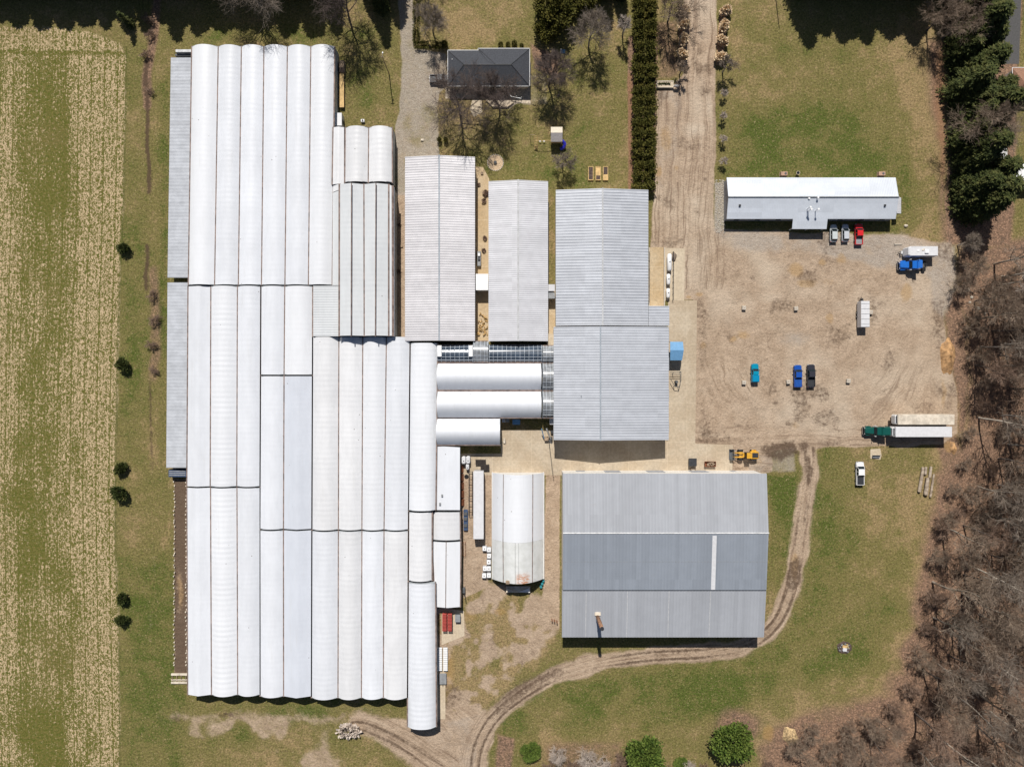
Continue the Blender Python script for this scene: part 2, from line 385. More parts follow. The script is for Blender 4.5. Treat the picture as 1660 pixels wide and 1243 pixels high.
litter = mx(litter, .8*stroke([(255,0),(248,60),(240,110),(238,170)], 16, 8, 3)); litter = mx(litter, .55*stroke([(250,440),(252,520),(248,610)], 20, 10, 3)); litter = mx(litter, .8*area([(805,1190),(835,1195),(830,1250),(800,1260)], 8, 4)); litter = mx(litter, .7*area([(1515,722),(1550,700),(1560,740),(1530,770)], 8, 4))
# lushness of the turf
lush = .34 + .55*(N60-.5) + .5*(N150-.5)
lush += .55*blob(590,150,60,70,.9)+.35*area([(1160,180),(1400,180),(1470,280),(1380,300),(1160,300)],60,20)+.3*area([(1280,40),(1500,40),(1480,180),(1300,200)],50,20)*0
lush += .40*area([(1290,780),(1330,740),(1360,900),(1330,1000),(1290,1060),(1360,1080),(1250,1110),(1230,1070),(1300,960)],60,14) + .5*blob(1375,1060,75,60,1) + .4*blob(1365,880,40,60,1) + .45*area([(1246,770),(1292,770),(1280,900),(1246,900)],10,5)
lush += .35*area([(195,900),(300,900),(300,1250),(195,1250)],50,14)+.25*area([(195,350),(235,350),(232,760),(195,760)],30,8)+.25*area([(260,130),(275,130),(272,800),(258,800)],10,5)+.40*blob(400,1195,50,30,.9)+.4*blob(500,1150,70,25,.9)+.35*blob(560,1210,40,30,.9)+.45*blob(840,1160,60,40,1)+.3*area([(900,1090),(1250,1080),(1200,1160),(900,1180)],40,12)
lush += .35*area([(840,240),(960,190),(960,300),(840,300)],40,10)+.35*area([(350,45),(640,45),(640,70),(300,72)],20,5)+.35*area([(840,955),(880,960),(870,1000),(835,1000)],10,4)+.4*blob(805,1075,16,20,.8)-.25*area([(1180,-80),(1290,-80),(1290,60),(1180,100)],40,10)-.2*area([(690,0),(830,0),(830,75),(740,75)],30,8)
dry_edge = np.clip(.5 - sdf(wood_poly, GX+WX*22, GY+WY*22)/90, 0, 1)*(GX > 1200) + area([(1440,40),(1530,40),(1530,400),(1470,400),(1490,240)], 50, 20)
lush = np.clip(lush + .60*(N25-.5) + .05 - .55*np.clip(dry_edge,0,1) - .45*patchy0 + .5*blob(805,1055,14,18,.8), 0, 1)
# mud: dark damp soil with a shape of its own (ruts, churned corners, ditch)
mud = .62*area([(1126,655),(1140,655),(1160,690),(1200,705),(1240,715),(1180,722),(1126,724)], 34, 12)
mud = mx(mud, .8*area([(1230,722),(1290,712),(1300,735),(1262,752),(1240,742)], 14, 5)); mud = mx(mud, .7*blob(1310,760,9,45,.5,3)); mud = mx(mud, .7*blob(1306,720,16,14,.6))
mud = mx(mud, .75*blob(1287,930,17,42,.45,4,10)); mud = mx(mud, .45*area([(1130,500),(1150,500),(1150,600),(1130,600)], 10, 4))
for q in [((1228,1040),(1262,1000),4),((1215,1050),(1262,1010),3),((1310,800),(1298,880),3),((1303,800),(1293,870),3),((1060,1062),(1110,1060),7),((1195,1050),(1225,1045),9),((960,1085),(975,1078),9),
          ((905,1080),(830,1130),6),((920,1090),(840,1140),7),((890,1105),(850,1120),8),((850,1115),(800,1165),5),((1245,1030),(1215,1060),6),((960,1072),(1080,1066),2.5),((970,1083),(1090,1074),2.5)]:
    mud = mx(mud, .62*stroke([q[0], q[1]], q[2], 9, 5, False))
mud = mx(mud, .55*stroke([(590,1180),(640,1192),(690,1218),(740,1258)], 7, 8, 4)); mud = mx(mud, .5*stroke([(620,1200),(680,1235),(720,1265)], 5, 7, 4)); mud = mx(mud, .6*blob(372,1158,30,9,.7)); mud = mx(mud, .55*blob(290,1165,22,14,.8))
for x, y, rx, ry, a in [(1258,535,16,22,.4),(1248,545,30,16,.4),(1240,585,14,9,.5),(1262,655,14,8,.6),(1282,687,12,9,.6),(1343,545,9,40,.5),(1345,480,10,30,.45),(1440,635,28,14,.35),(1425,640,20,10,.45),(1470,510,20,12,.4),(1300,470,30,25,.3),(1135,15,14,10,.5),(1134,80,12,14,.6),(1143,290,9,9,.6),(1130,345,11,9,.6),(1085,290,16,14,.3),(1120,400,16,12,.35),(1205,690,30,10,.5),(1340,690,30,8,.35),(690,70,10,30,.2),(1475,480,24,26,.3),(1175,540,16,18,.4),(1140,520,10,30,.3),(1495,660,20,24,.3),(1420,545,22,14,.3),(1380,590,10,8,.3)]:
    mud = mx(mud, a*blob(x, y, rx, ry, .8, 8))
mud = mx(mud, 1.3*stroke([(237,100),(239,190),(241,260),(240,310)], 6, 9, 5)); mud = mx(mud, 1.0*stroke([(236,400),(240,470)], 8, 8, 5)); mud = mx(mud, .7*stroke([(243,620),(245,700),(247,760)], 6, 6, 2)); mud = mx(mud, .5*stroke([(257,640),(257,740)], 4, 5, 2)); mud = mx(mud, .45*stroke([(262,490),(264,540)], 12, 9, 3))
mud = mx(mud, .55*area([(700,1110),(740,1100),(760,1130),(720,1160)], 16, 8)*1.0); mud = mx(mud, .5*blob(800,1040,22,40,.9)); mud = mx(mud, .4*blob(845,1070,30,20,.9)); mud = mx(mud, .35*blob(770,1100,14,30,.9)); mud = mx(mud, .8*blob(1369,1050,14,12,.3,2)); mud = mx(mud, 0.95*dirtbed*(1-.5*blob(292,960,9,60,.9)))
mud = mx(mud, np.where(yard > .5, .55*np.clip((fbm(GX+WX*10,GY,44,91)-.53)*5, 0, 1), 0))
mud = mx(mud, .62*area([(800,1135),(850,1095),(905,1078),(925,1092),(870,1118),(820,1160),(790,1170)], 16, 8)); mud = mx(mud, .5*stroke([(690,1110),(740,1120),(790,1150)], 14, 16, 8)); mud = mx(mud, .55*stroke([(1308,735),(1312,800),(1303,850)], 9, 10, 4)); mud = mx(mud, .5*stroke([(1170,1053),(1225,1040),(1258,1012)], 9, 10, 4))
# wheel marks: ruts = how strongly driven, ROW = metres across the direction of travel
rad = np.hypot((GX-1330), (GY-555)*1.04) + 9*WX
ruts = .75*np.clip((rad-60)/90, 0, 1)*np.clip((vn(GX,GY,60,62)-.34)*2.4, .05, 1); coord = rad + 26*(N60-.5)
drive = (GX > 1058) & (GX < 1176) & (GY < 470)
ruts = np.where(drive, .75, ruts); coord = np.where(drive, GX + .03*GY + 6*WX, coord)
low = (GY > 690) & (GX > 1120); ruts = np.where(low, .7, ruts); coord = np.where(low, GY + 5*WX, coord)
d1 = pline(smooth_pts([(1312,722),(1311,770),(1303,830),(1292,900),(1280,960),(1258,1010),(1215,1044),(1150,1058),(1050,1064),(960,1078),(895,1098),(840,1130),(800,1165),(775,1210),(768,1260),(766,1320)]), GX, GY); d1 = np.where(GY < 724, 99, d1)
d2 = pline(smooth_pts([(575,1176),(600,1180),(650,1205),(690,1232),(730,1262),(745,1320)]), GX, GY)
dtr = np.where(d1 < 24, d1, np.where(d2 < 32, d2, 99)); near = dtr < 40; ruts = np.where(near, .95, ruts); coord = np.where(near, dtr*1.15, coord)
mud = mx(mud, np.where(dtr < 22, .80*np.exp(-((dtr-6.5)/3.4)**2)*np.clip(vn(GX,GY,70,65)*1.7+.05,.15,1), 0))
ruts = ruts*np.clip(yard + track + .5*patchy, 0, 1); ROW = np.where(field > .3, ROW, coord/S)
ar = random.Random(23)
for k in range(26):                                    # paired tyre tracks left by turning vehicles
    cx0, cy0, r0, a0 = ar.uniform(1190,1500), ar.uniform(430,690), ar.uniform(40,190), ar.uniform(0,6.28); da = ar.uniform(.5,1.6); al = ar.uniform(.5,.8)
    for off in (0, 11):
        pts_ = [(cx0+math.cos(a0+da*i/9)*(r0+off), cy0+math.sin(a0+da*i/9)*(r0+off)*.9) for i in range(10)]
        mud = mx(mud, al*stroke(pts_, 1.6, 3.2, 2, False)*(yard > .6)*np.clip(vn(GX,GY,30,140+k)*2.2-.3,0,1))
ochre = Z()
for x, y, rx, ry, a in [(1292,437,17,17,.9),(1308,458,24,10,.7),(1335,425,9,8,.8),(1365,420,12,14,.7),(1345,515,10,14,.7),(1468,475,14,20,.9),(1400,445,20,6,.3),(1205,543,14,9,.8),(1190,550,9,8,.8),(1140,560,9,9,.6),(1136,478,10,5,.8),(1118,483,8,4,.8),(1080,225,14,34,.6),(1068,280,9,14,.8),(1096,270,6,6,.7),(1205,540,24,12,.4),(1530,640,6,40,.6),(1535,725,10,14,.9),(1225,745,18,14,.5),(292,960,9,40,.9),(1300,800,4,60,.3),(1288,915,9,32,.95),(725,1085,20,55,.6),(760,1000,20,16,.5),(810,990,14,8,.7),(1290,690,9,9,.5),(1210,543,12,9,.5),(1245,1190,12,18,.9),(1215,1215,10,10,.5),(1345,455,20,8,.4)]:
    ochre = mx(ochre, a*blob(x, y, rx, ry, .6, 5))
pale = Z()
for x, y, rx, ry, a in [(1130,170,22,60,.55),(1125,210,24,18,.9),(1150,175,8,40,.7),(1128,330,24,24,.7),(1140,40,20,30,.4),(1350,665,12,6,.9),(1305,470,60,20,.3),(1450,600,60,50,.35),(1250,480,30,12,.5),(650,60,8,90,.4),(648,160,6,40,.5),(1200,800,1,1,0),(730,1010,24,40,.3)]:
    pale = mx(pale, a*blob(x, y, rx, ry, .9, 6))
pale = mx(pale, .8*area([(1515,90),(1536,70),(1534,200),(1530,300),(1518,260)], 12, 5)); pale = mx(pale, .7*area([(1017,120),(1027,120),(1026,310),(1017,310)], 4, 2))
pale = mx(pale, .6*np.where(yard > .5, np.clip((N60-.5)*3, 0, 1), 0))
edge = .9*stroke([(191,560),(187,800),(188,930),(193,1000),(193,1100),(195,1320)], 2.2, 2.5, 0, False) + .9*stroke([(205,80),(201,300),(196,420),(191,560)], 2.5, 3, 0, False)
dirt = np.clip(mx(mx(yard, track), mx(tanstrip, mx(patchy, dirtbed))), 0, 1)

# region of every face, by the strongest cover
ids = np.zeros(GX.shape, int)
ids[litter > .5] = 4; ids[dirt > .5] = 2; ids[track > .5] = 3; ids[(gravel > .5)] = 5; ids[field > .5] = 1
REG = {0:'grass_ground', 1:'crop_field_ground', 2:'dirt_yard', 3:'dirt_track', 4:'leaf_litter_ground', 5:'gravel_ground'}

def ground_material():
    t = NT('ground'); p = t.geo.outputs['Position']
    def attr(name):
        a = t.n('Attribute', attribute_name=name); s = t.n('SeparateColor'); t.l(a.outputs['Color'], s.inputs[0])
        return s.outputs[0], s.outputs[1], s.outputs[2], a.outputs['Alpha']
    fieldm, dirtm, gravm, litm = attr('m1'); lushm, mudm, ochm, ruttm = attr('m2'); strawm, rowm, palem, edgem = attr('m3')
    n1 = t.noise(.035, 3); n2 = t.noise(.28, 5, .62); n3 = t.noise(1.5, 4, .65); n4 = t.noise(3.6, 3, .7); n5 = t.noise(.9, 5, .7); n6 = t.noise(2.3, 4, .75)
    v4 = t.vor(4.2, 'Color'); sv = t.n('SeparateColor'); t.l(v4, sv.inputs[0]); cell = sv.outputs[0]; cell2 = sv.outputs[1]
    def thr(w, amp=.55, s=.16, nz=None):
        x = t.math('ADD', w, t.math('MULTIPLY', t.math('SUBTRACT', nz if nz else n3, .5), amp))
        return t.rng(x, .5-s, .5+s)
    # turf
    lu = t.math('ADD', lushm, t.math('ADD', t.math('MULTIPLY', t.math('SUBTRACT', n2, .5), 1.1), t.math('MULTIPLY', t.math('SUBTRACT', n3, .5), .75)))
    grain = t.noise(2.1, 5, .82); gr2 = t.noise(1.15, 4, .8, None, .6)
    lu = t.math('ADD', lu, t.math('MULTIPLY', t.math('SUBTRACT', gr2, .5), 1.1))
    g = t.mix(t.rng(lu, -.10, .42), (.262,.190,.095), (.155,.135,.048)); g = t.mix(t.rng(lu, .44, 1.05), g, (.074,.096,.020))
    g = t.scale(g, t.rng(grain, .34, .66, .46, 1.72, False)); g = t.mix(t.rng(n6, .52, .68, 0, .6), g, (.275,.19,.10))
    g = t.mix(t.math('MULTIPLY', t.rng(cell, .90, .95), t.rng(n5, .42, .62, .05, .6)), g, (.40,.31,.17))
    # leaf litter
    lt = t.mix(t.rng(n5, .32, .68), (.265,.165,.110), (.145,.098,.070)); lt = t.mix(t.rng(cell, .66, .9, 0, .7), lt, (.38,.235,.155)); lt = t.scale(lt, t.rng(grain, .34, .66, .45, 1.5, False)); lt = t.mix(t.math('MULTIPLY', palem, .7), lt, (.30,.155,.080))
    lt = t.mix(t.rng(n2, .55, .7, 0, .5), lt, (.20,.145,.085))
    col = t.mix(thr(litm, 1.5, .34, t.math('MULTIPLY_ADD', grain, .5, t.math('MULTIPLY', n2, .5))), g, lt)
    # bare earth
    d = t.mix(t.rng(n2, .3, .7), (.475,.362,.262), (.365,.270,.190)); sm = t.noise(.42, 7, .78, None, 1.6); d = t.mix(t.rng(sm, .50, .68, 0, .8), d, (.255,.185,.13)); d = t.mix(t.rng(n6, .54, .72, 0, .4), d, (.28,.21,.15)); d = t.mix(t.rng(sm, .28, .42, .5, 0), d, (.56,.46,.35)); d = t.scale(d, t.rng(grain, .34, .66, .74, 1.22, False)); d = t.mix(t.math('MULTIPLY', palem, .75), d, (.60,.51,.40))
    col = t.mix(thr(dirtm, .55, .22, n5), col, d)
    gv = t.mix(t.rng(n5, .3, .7), (.43,.375,.315), (.33,.28,.235)); gv = t.mix(t.rng(cell2, .8, .92, 0, .35), gv, (.54,.50,.45)); gv = t.scale(gv, t.rng(n4, .28, .72, .66, 1.3)); gv = t.mix(t.rng(n6, .54, .7, 0, .5), gv, (.25,.215,.18)); gv = t.mix(t.rng(n2, .50, .70, 0, .6), gv, (.42,.325,.235))
    col = t.mix(t.math('MULTIPLY', thr(gravm, .5, .25, n5), .80), col, gv)
    col = t.mix(t.math('MULTIPLY', thr(ochm, 1.1, .34, gr2), .50), col, (.40,.245,.095))
    cv = t.n('CombineXYZ'); sp0 = t.n('SeparateXYZ'); t.l(p, sp0.inputs[0]); t.l(t.math('MULTIPLY', rowm, 1.0), cv.inputs[0])
    t.l(t.math('MULTIPLY', sp0.outputs[0], .035), cv.inputs[1]); t.l(t.math('MULTIPLY', sp0.outputs[1], .035), cv.inputs[2])
    strk = t.noise(1.35, 5, .8, cv.outputs[0], .15)
    col = t.mix(t.math('MULTIPLY', t.rng(strk, .50, .64), t.math('MULTIPLY', ruttm, .92)), col, (.190,.130,.090))
    col = t.mix(t.math('MULTIPLY', t.rng(strk, .48, .36), t.math('MULTIPLY', ruttm, .5)), col, (.60,.48,.36))
    mudn = t.math('ADD', t.math('MULTIPLY', n5, .55), t.math('MULTIPLY', gr2, .45))
    col = t.mix(t.math('MULTIPLY', t.rng(t.math('ADD', mudm, t.math('MULTIPLY', t.math('SUBTRACT', mudn, .5), 1.9)), .30, .85), .85), col, (.090,.059,.040))
    # crop field: straw flecks between green seedlings, in rows
    rowv = t.n('CombineXYZ'); sp = t.n('SeparateXYZ'); t.l(p, sp.inputs[0]); t.l(rowm, rowv.inputs[0]); t.l(sp.outputs[1], rowv.inputs[1])
    rv = rowv.outputs[0]
    fl = t.noise(2.0, 2, .6, t.vmul(rv, (1.15, .8, 1)), 1.3); fl2 = t.noise(1.3, 3, .6, t.vmul(rv, (1.5, .10, 1)))
    drill = t.rng(t.math('ABSOLUTE', t.math('SUBTRACT', t.math('FRACT', t.math('DIVIDE', rowm, 3.35)), .5)), .0, .06, 1, 0)
    drill2 = t.math('SINE', t.math('MULTIPLY', rowm, 2*math.pi/.84))
    st = t.math('ADD', t.math('MULTIPLY', t.math('SUBTRACT', strawm, .69), .80), t.math('MULTIPLY', t.math('SUBTRACT', fl, .51), 3.6))
    st = t.math('ADD', st, t.math('MULTIPLY', t.math('SUBTRACT', fl2, .5), .75)); st = t.math('ADD', st, t.math('MULTIPLY', drill2, .06)); st = t.math('SUBTRACT', st, t.math('MULTIPLY', drill, .62))
    sc_ = t.mix(t.rng(n5, .3, .7), (.60,.455,.29), (.44,.335,.20)); gc = t.mix(t.rng(n3, .34, .66), (.090,.104,.018), (.165,.140,.042))
    fc = t.mix(t.rng(st, -.13, .20), gc, sc_); fc = t.mix(t.rng(grain, .52, .66, 0, .35), fc, (.30,.25,.12)); fc = t.scale(fc, t.rng(n4, .28, .72, .72, 1.26))
    fc = t.mix(t.math('MULTIPLY', t.rng(n1, .55, .7), .25), fc, (.21,.15,.07))
    col = t.mix(thr(fieldm, .9, .25, gr2), col, fc)
    col = t.mix(t.math('MULTIPLY', edgem, t.rng(n5, .35, .55)), col, (.065,.078,.018))
    t.bump(t.math('ADD', t.math('MULTIPLY', n4, .5), t.math('ADD', n3, t.math('MULTIPLY', n5, 1.0))), .25, .8)
    return t.done(col, .95, 0, .08)
M['ground'] = ground_material()

def build_ground():
    k = 1 / S
    V = np.stack([(GX-CX)*k, (CY-GY)*k, np.zeros_like(GX)], -1).reshape(-1, 3).astype(np.float32)
    m1 = np.stack([field, dirt, gravel, litter], -1).reshape(-1, 4).astype(np.float32)
    m2 = np.stack([lush, mud, ochre, ruts], -1).reshape(-1, 4).astype(np.float32)
    m3 = np.stack([straw, ROW, pale, np.clip(edge, 0, 1)], -1).reshape(-1, 4).astype(np.float32)
    idx = np.arange(NX*NY).reshape(NY, NX)
    quads = np.stack([idx[1:,:-1], idx[1:,1:], idx[:-1,1:], idx[:-1,:-1]], -1).reshape(-1, 4)
    fid = ids[:-1,:-1].reshape(-1)
    for r, name in REG.items():
        q = quads[fid == r]; used = np.unique(q); remap = np.full(NX*NY, -1, np.int32); remap[used] = np.arange(len(used))
        o = structure(np_mesh(name, V[used], remap[q], M['ground'], None, True))
        for an, arr in (('m1', m1), ('m2', m2), ('m3', m3)):
            a = o.data.attributes.new(an, 'FLOAT_COLOR', 'POINT'); a.data.foreach_set('color', arr[used].ravel())
build_ground()
b = MB(); B = 2500; b.add([(-B,-B,-.3),(B,-B,-.3),(B,B,-.3),(-B,B,-.3)], [(0,1,2,3)]); structure(b.build('ground', M['ground']))
b = MB(); x0, x1, y0, y1 = (gxs[0]-CX)/S, (gxs[-1]-CX)/S, (CY-gys[-1])/S, (CY-gys[0])/S                       # low bank down to the outer ground
for A, Bb in (((x0,y0),(x1,y0)),((x1,y0),(x1,y1)),((x1,y1),(x0,y1)),((x0,y1),(x0,y0))):
    e = 2.0; out = lambda q: (q[0]+(e if q[0] > 0 else -e), q[1]+(e if q[1] > 0 else -e), -.31)
    b.add([(*A,0),(*Bb,0),out(Bb),out(A)], [(0,1,2,3)])
structure(b.build('bank', M['ground']))
# concrete slabs, each a sheet just above the earth
def sheet(name, poly, z, mat):
    b = MB(); b.prism([P(x, y)[:2] for x, y in poly], -.1, z); return structure(b.build(name, mat))
sheet('concrete_yard', [(812,697),(897,697),(1083,700),(1083,487),(1130,487),(1127,719),(1188,721),(1187,764),(1242,766),(1242,770),(747,770),(747,735),(812,735)], .012, M['concrete'])
sheet('concrete_pad', [(1078,402),(1110,403),(1109,487),(1078,487)], .012, M['concrete_light'])
sheet('concrete_path', [(770,270),(783,271),(793,290),(793,556),(770,556)], .012, M['concrete_tan'])
sheet('loading_ramp', [(1053,401),(1077,401),(1076,496),(1053,496)], .016, M['concrete_tan'])
sheet('concrete_path', [(885,470),(900,470),(900,580),(885,580)], .012, M['concrete_tan'])
sheet('concrete_path', [(707,1000),(716,990),(716,1045),(753,1030),(752,990),(720,985),(706,985)], .010, M['concrete_light'])
sheet('concrete_path', [(708,1050),(722,1050),(722,1165),(708,1165)], .012, M['concrete_light'])
sheet('patio', [(722,142),(860,142),(860,168),(838,168),(826,176),(800,176),(788,160),(722,160)], .012, M['stone'])
sheet('patio', [(766,160),(780,160),(782,182),(768,190),(762,178)], .010, M['concrete_light'])
sheet('driveway', [(1629,-20),(1656,-20),(1652,104),(1626,104)], .012, M['asphalt'])
# ------------------------------------------------------------------ greenhouses
rnd = random.Random(5)
def prof(kind, u):
    a = abs(2*u-1)
    if kind == 'gable': return 1 - a
    if kind == 'round': return math.sqrt(max(0, 1 - .86*a*a)) * 1.35 - .35*1.0 if False else (math.sqrt(1-.9*a*a)-math.sqrt(.1))/(1-math.sqrt(.1))
    return 1 - a**1.9
def bay_surface(p1, p2, q1, q2, rise, kind, inset=.13, ripple=.02, hoop=1.3, endin=.12):
    """cover over one bay: p1-p2 and q1-q2 are its two gutter lines"""
    p1, p2, q1, q2 = map(Vector, (p1, p2, q1, q2)); L = (p2-p1).length; d = (p2-p1).normalized()*endin
    p1 = p1+d; q1 = q1+d; p2 = p2-d; q2 = q2-d
    w = (q1-p1).length; iu = inset/w; n = max(4, round(L/hoop*4)); m = 14 if kind != 'gable' else 8
    b = MB(); vs = []; ph = rnd.random()*6
    for i in range(n+1):
        a = p1.lerp(p2, i/n); c = q1.lerp(q2, i/n)
        for j in range(m+1):
            s = j/m; u = iu + s*(1-2*iu); pt = a.lerp(c, u)
            z = rise*prof(kind, s) + (.36*ripple*math.sin(i*math.pi/2+.4)*(.7+.3*math.sin(i*.19+ph)) if 0 < j < m else 0)
            vs.append((pt.x, pt.y, pt.z + z + .05))
    fs = [(i*(m+1)+j, i*(m+1)+j+1, (i+1)*(m+1)+j+1, (i+1)*(m+1)+j) for i in range(n) for j in range(m)]
    return b.add(vs, fs)
def end_poly(b, p, q, rise, kind, into, z0=-.05):
    p = Vector(p); q = Vector(q); into = Vector(into).normalized()*.14; m = 14
    top = [p.lerp(q, j/m) + Vector((0,0,rise*prof(kind, j/m))) for j in range(m+1)]
    ring = [t + into for t in top] + [Vector((q.x, q.y, z0))+into, Vector((p.x, p.y, z0))+into]
    d = into*.8
    b.loft([ring, [r+d for r in ring]])
def greenhouse(label, bays, zg, walls=(1,1), group='bays of the greenhouse range', gut=True, wallmat='endwall', gw=.17):
    """bays: list of dict(p1,p2,q1,q2 photo pixels at gutter height, rise, kind, mat, ripple)"""
    c = P(*bays[0]['p1'], zg)
    t = thing('greenhouse', label, 'greenhouse', Vector((c.x, c.y, 0)), group); ends = [MB(), MB()]; seams = []
    for k, by in enumerate(bays):
        z = by.get('z', zg); a1, a2, c1, c2 = (P(*by[x], z) for x in ('p1','p2','q1','q2'))
        bay_surface(a1, a2, c1, c2, by['rise'], by['kind'], ripple=by.get('ripple', .02)).build('roof_cover', M[by['mat']], t, by['kind'] != 'gable' or True)
        end_poly(ends[0], a1, c1, by['rise'], by['kind'], a2-a1); end_poly(ends[1], a2, c2, by['rise'], by['kind'], a1-a2)
        seams.append((a1, a2));  last = (c1, c2)
    seams.append(last)
    ends[0].build('end_wall', M[wallmat], t); ends[1].build('end_wall', M[wallmat], t)
    if gut:
        for a, c in seams:
            b = MB(); d = (c-a).normalized(); n = Vector((-d.y, d.x, 0))*gw
            b.loft([[a-n+Vector((0,0,-.12)), a+n+Vector((0,0,-.12)), a+n+Vector((0,0,.06)), a-n+Vector((0,0,.06))], [c-n+Vector((0,0,-.12)), c+n+Vector((0,0,-.12)), c+n+Vector((0,0,.06)), c-n+Vector((0,0,.06))]])
            b.build('gutter', M['gutter'], t)
    for w, (a, c), s in ((walls[0], seams[0], 1), (walls[1], seams[-1], -1)):
        if w:
            b = MB(); d = (c-a).normalized(); n = Vector((-d.y, d.x, 0))*.1
            mid = (P(*bays[len(bays)//2]['p1'], zg)+P(*bays[len(bays)//2]['q2'], zg))/2
            if n.dot(mid-a) < 0: n = -n
            a0, c0 = a + n*.4, c + n*.4
            b.loft([[Vector((a0.x,a0.y,-.05)), Vector((a0.x,a0.y,zg-.13)), Vector((c0.x,c0.y,zg-.13)), Vector((c0.x,c0.y,-.05))], [Vector((a0.x,a0.y,-.05))+n, Vector((a0.x,a0.y,zg-.13))+n, Vector((c0.x,c0.y,zg-.13))+n, Vector((c0.x,c0.y,-.05))+n]])
            b.build('side_wall', M['endwall'], t)
    return t
def row(xt, xb, yt, yb, rises, kinds, mats, rip=None):
    out = []
    for i in range(len(xt)-1):
        out.append(dict(p1=(xt[i], yt), p2=(xb[i], yb), q1=(xt[i+1], yt), q2=(xb[i+1], yb), rise=(rises[i] if isinstance(rises, list) else rises)*.70,
            kind=kinds[i] if isinstance(kinds, list) else kinds, mat=mats[i] if isinstance(mats, list) else mats, ripple=(rip[i] if rip else .018)*1.25+.008))
    return out
ZG = 4.2
GH = 'sections of the white greenhouse range'
greenhouse('white greenhouse section of six long bays at the top left, nearest the trees', row([311,354,391.5,428,466,504,542.5],[305.5,348,386.5,424,462,500,538.5],75,462.6,[1.75,1.5,1.5,1.5,1.5,1.6],'arch',['cover_clean','cover','cover','cover','cover','cover_clean'],[.008,.02,.015,.012,.012,.02]), ZG, (1,1), GH)
greenhouse('three bay white greenhouse section beside the lower grey corrugated lean-to', row([305,342,385,422.8],[303,341,384,421.6],463.6,788.6,[1.3,1.9,1.6],['gable','arch','arch'],['cover','cover_clean','cover'],[.006,.055,.02]), ZG, (1,0), GH)
greenhouse('three bay white greenhouse section along the brown dirt strip at bottom left', row([303,341.5,384.3,421.8],[304.5,343,385.5,421.8],789.6,1126,[1.3,1.9,1.6],['gable','arch','arch'],['cover','cover_clean','cover'],[.006,.06,.02]), ZG, (1,0), GH)
greenhouse('short two bay white section directly below the six bay greenhouse section', row([423.2,461.8,507],[422.6,460.6,506.6],463.6,608,[1.5,1.7],['arch','arch'],['cover','cover_clean'],[.01,.012]), ZG, (0,0), GH)
greenhouse('two bay greenhouse section in mid range with one bluish grey bay beside a white one', row([422.6,460.6,506.6],[421.4,459.6,505.6],609,857.4,[1.5,1.6],['arch','gable'],['cover','cover_grey'],[.01,.006]), ZG, (0,0), GH)
greenhouse('two bay section with a bluish grey gabled bay, ending at the bottom grass', row([421.4,459.6,505.6],[421.8,459.8,505],858.6,1128.5,[1.5,1.6],['arch','gable'],['cover','cover_grey'],[.012,.006]), ZG, (0,0), GH)
greenhouse('four bay white greenhouse section in the shadow step of the tall ridged glasshouse', row([507,549.5,588.2,626.5,664.8],[505.8,548.7,586.8,622.6,662],545.8,858.4,[1.9,1.5,1.6,1.7],'arch',['cover_warm','cover_warm','cover_clean','cover'],[.035,.03,.03,.03]), ZG, (0,0), GH)
greenhouse('four bay white greenhouse section ending beside the dirt track at the bottom', row([505.8,548.7,586.8,622.6,662],[505,548,586,621.5,660.5],859.6,1131,[1.9,1.8,1.6,1.8],'arch',['cover','cover_warm','cover','cover_warm'],[.03,.035,.02,.03]), ZG, (0,1), GH)
greenhouse('single round white greenhouse tunnel beside the end walls of the three white cross barrels', row([665.2,709.5],[662.2,706.5],555.5,827,[2.1],'round',['cover_clean'],[.03]), ZG, (0,1), GH)
greenhouse('short aged white greenhouse tunnel between two beige hoop seams, next to the small white barrel', row([662.8,700.5],[662.2,700.5],829,941,[1.7],'arch',['cover_warm'],[.04]), ZG, (0,1), GH)
greenhouse('white greenhouse tunnel that juts out furthest toward the bottom dirt track', row([662,706],[660.5,707.5],943,1178,[2.2],'round',['cover'],[.05]), ZG, (1,1), GH)
greenhouse('pair of short white round bays with a narrow half bay by the gravel driveway', [
    dict(p1=(540,206),p2=(538.5,300),q1=(558.6,206),q2=(558.6,300),rise=.5,kind='gable',mat='cover_warm',ripple=.02)] + row([560,597.8,635.8],[559,597,636],206,297,[1.7,1.7],'arch',['cover_warm','cover_warm'],[.03,.035]), 4.6, (0,1), GH, wallmat='darkwall')
greenhouse('tall ridged glasshouse with grey white polycarbonate gables and dark brown seams', row([550.5,590,630],[550.2,590.5,630],298,545,[1.35,1.35],'gable',['polycarb','polycarb'],[.03,.03]) +
    [dict(p1=(630,298.5),p2=(630,545),q1=(636.5,301),q2=(637,545),rise=.02,kind='gable',mat='polycarb',ripple=.004)], 6.6, (0,1), GH, wallmat='darkwall', gw=.26)
# ridge caps of the ridged glasshouse
gl = [o for o in C.objects if o.get('label','').startswith('tall ridged')][0]
for xt, xb in ((569.8,569.3),(609.4,608.5)):
    b = MB(); b.tube(P(xt,297,8.0), P(xb,545.5,8.0), .13, n=6); b.build('ridge_cap', M['gutter'], gl)
b = MB(); A, Bb, D, Cc = P(639.5,304,6.2), P(640,545,6.2), P(636.6,302,6.6), P(637.2,545,6.6); b.slab(A, Bb, Cc, D, .1); b.build('eave_sheet', M['grey_wall'], gl)
t = thing('lean_to', 'narrow pale lean-to roof filling the gap between six bay greenhouse and tall ridged glasshouse', 'lean-to', P(544,380,0))
b = MB(); b.slab(P(538.8,313,4.2), P(538.2,462.5,4.2), P(549,462.5,5.2), P(549,309,5.2), .08); b.build('roof', M['polycarb'], t)
b = MB(); b.slab(P(539.3,300,4.2), P(538.9,312,4.2), P(549,308,5.2), P(549,299,5.2), .08); b.build('roof', M['cover_warm'], t)
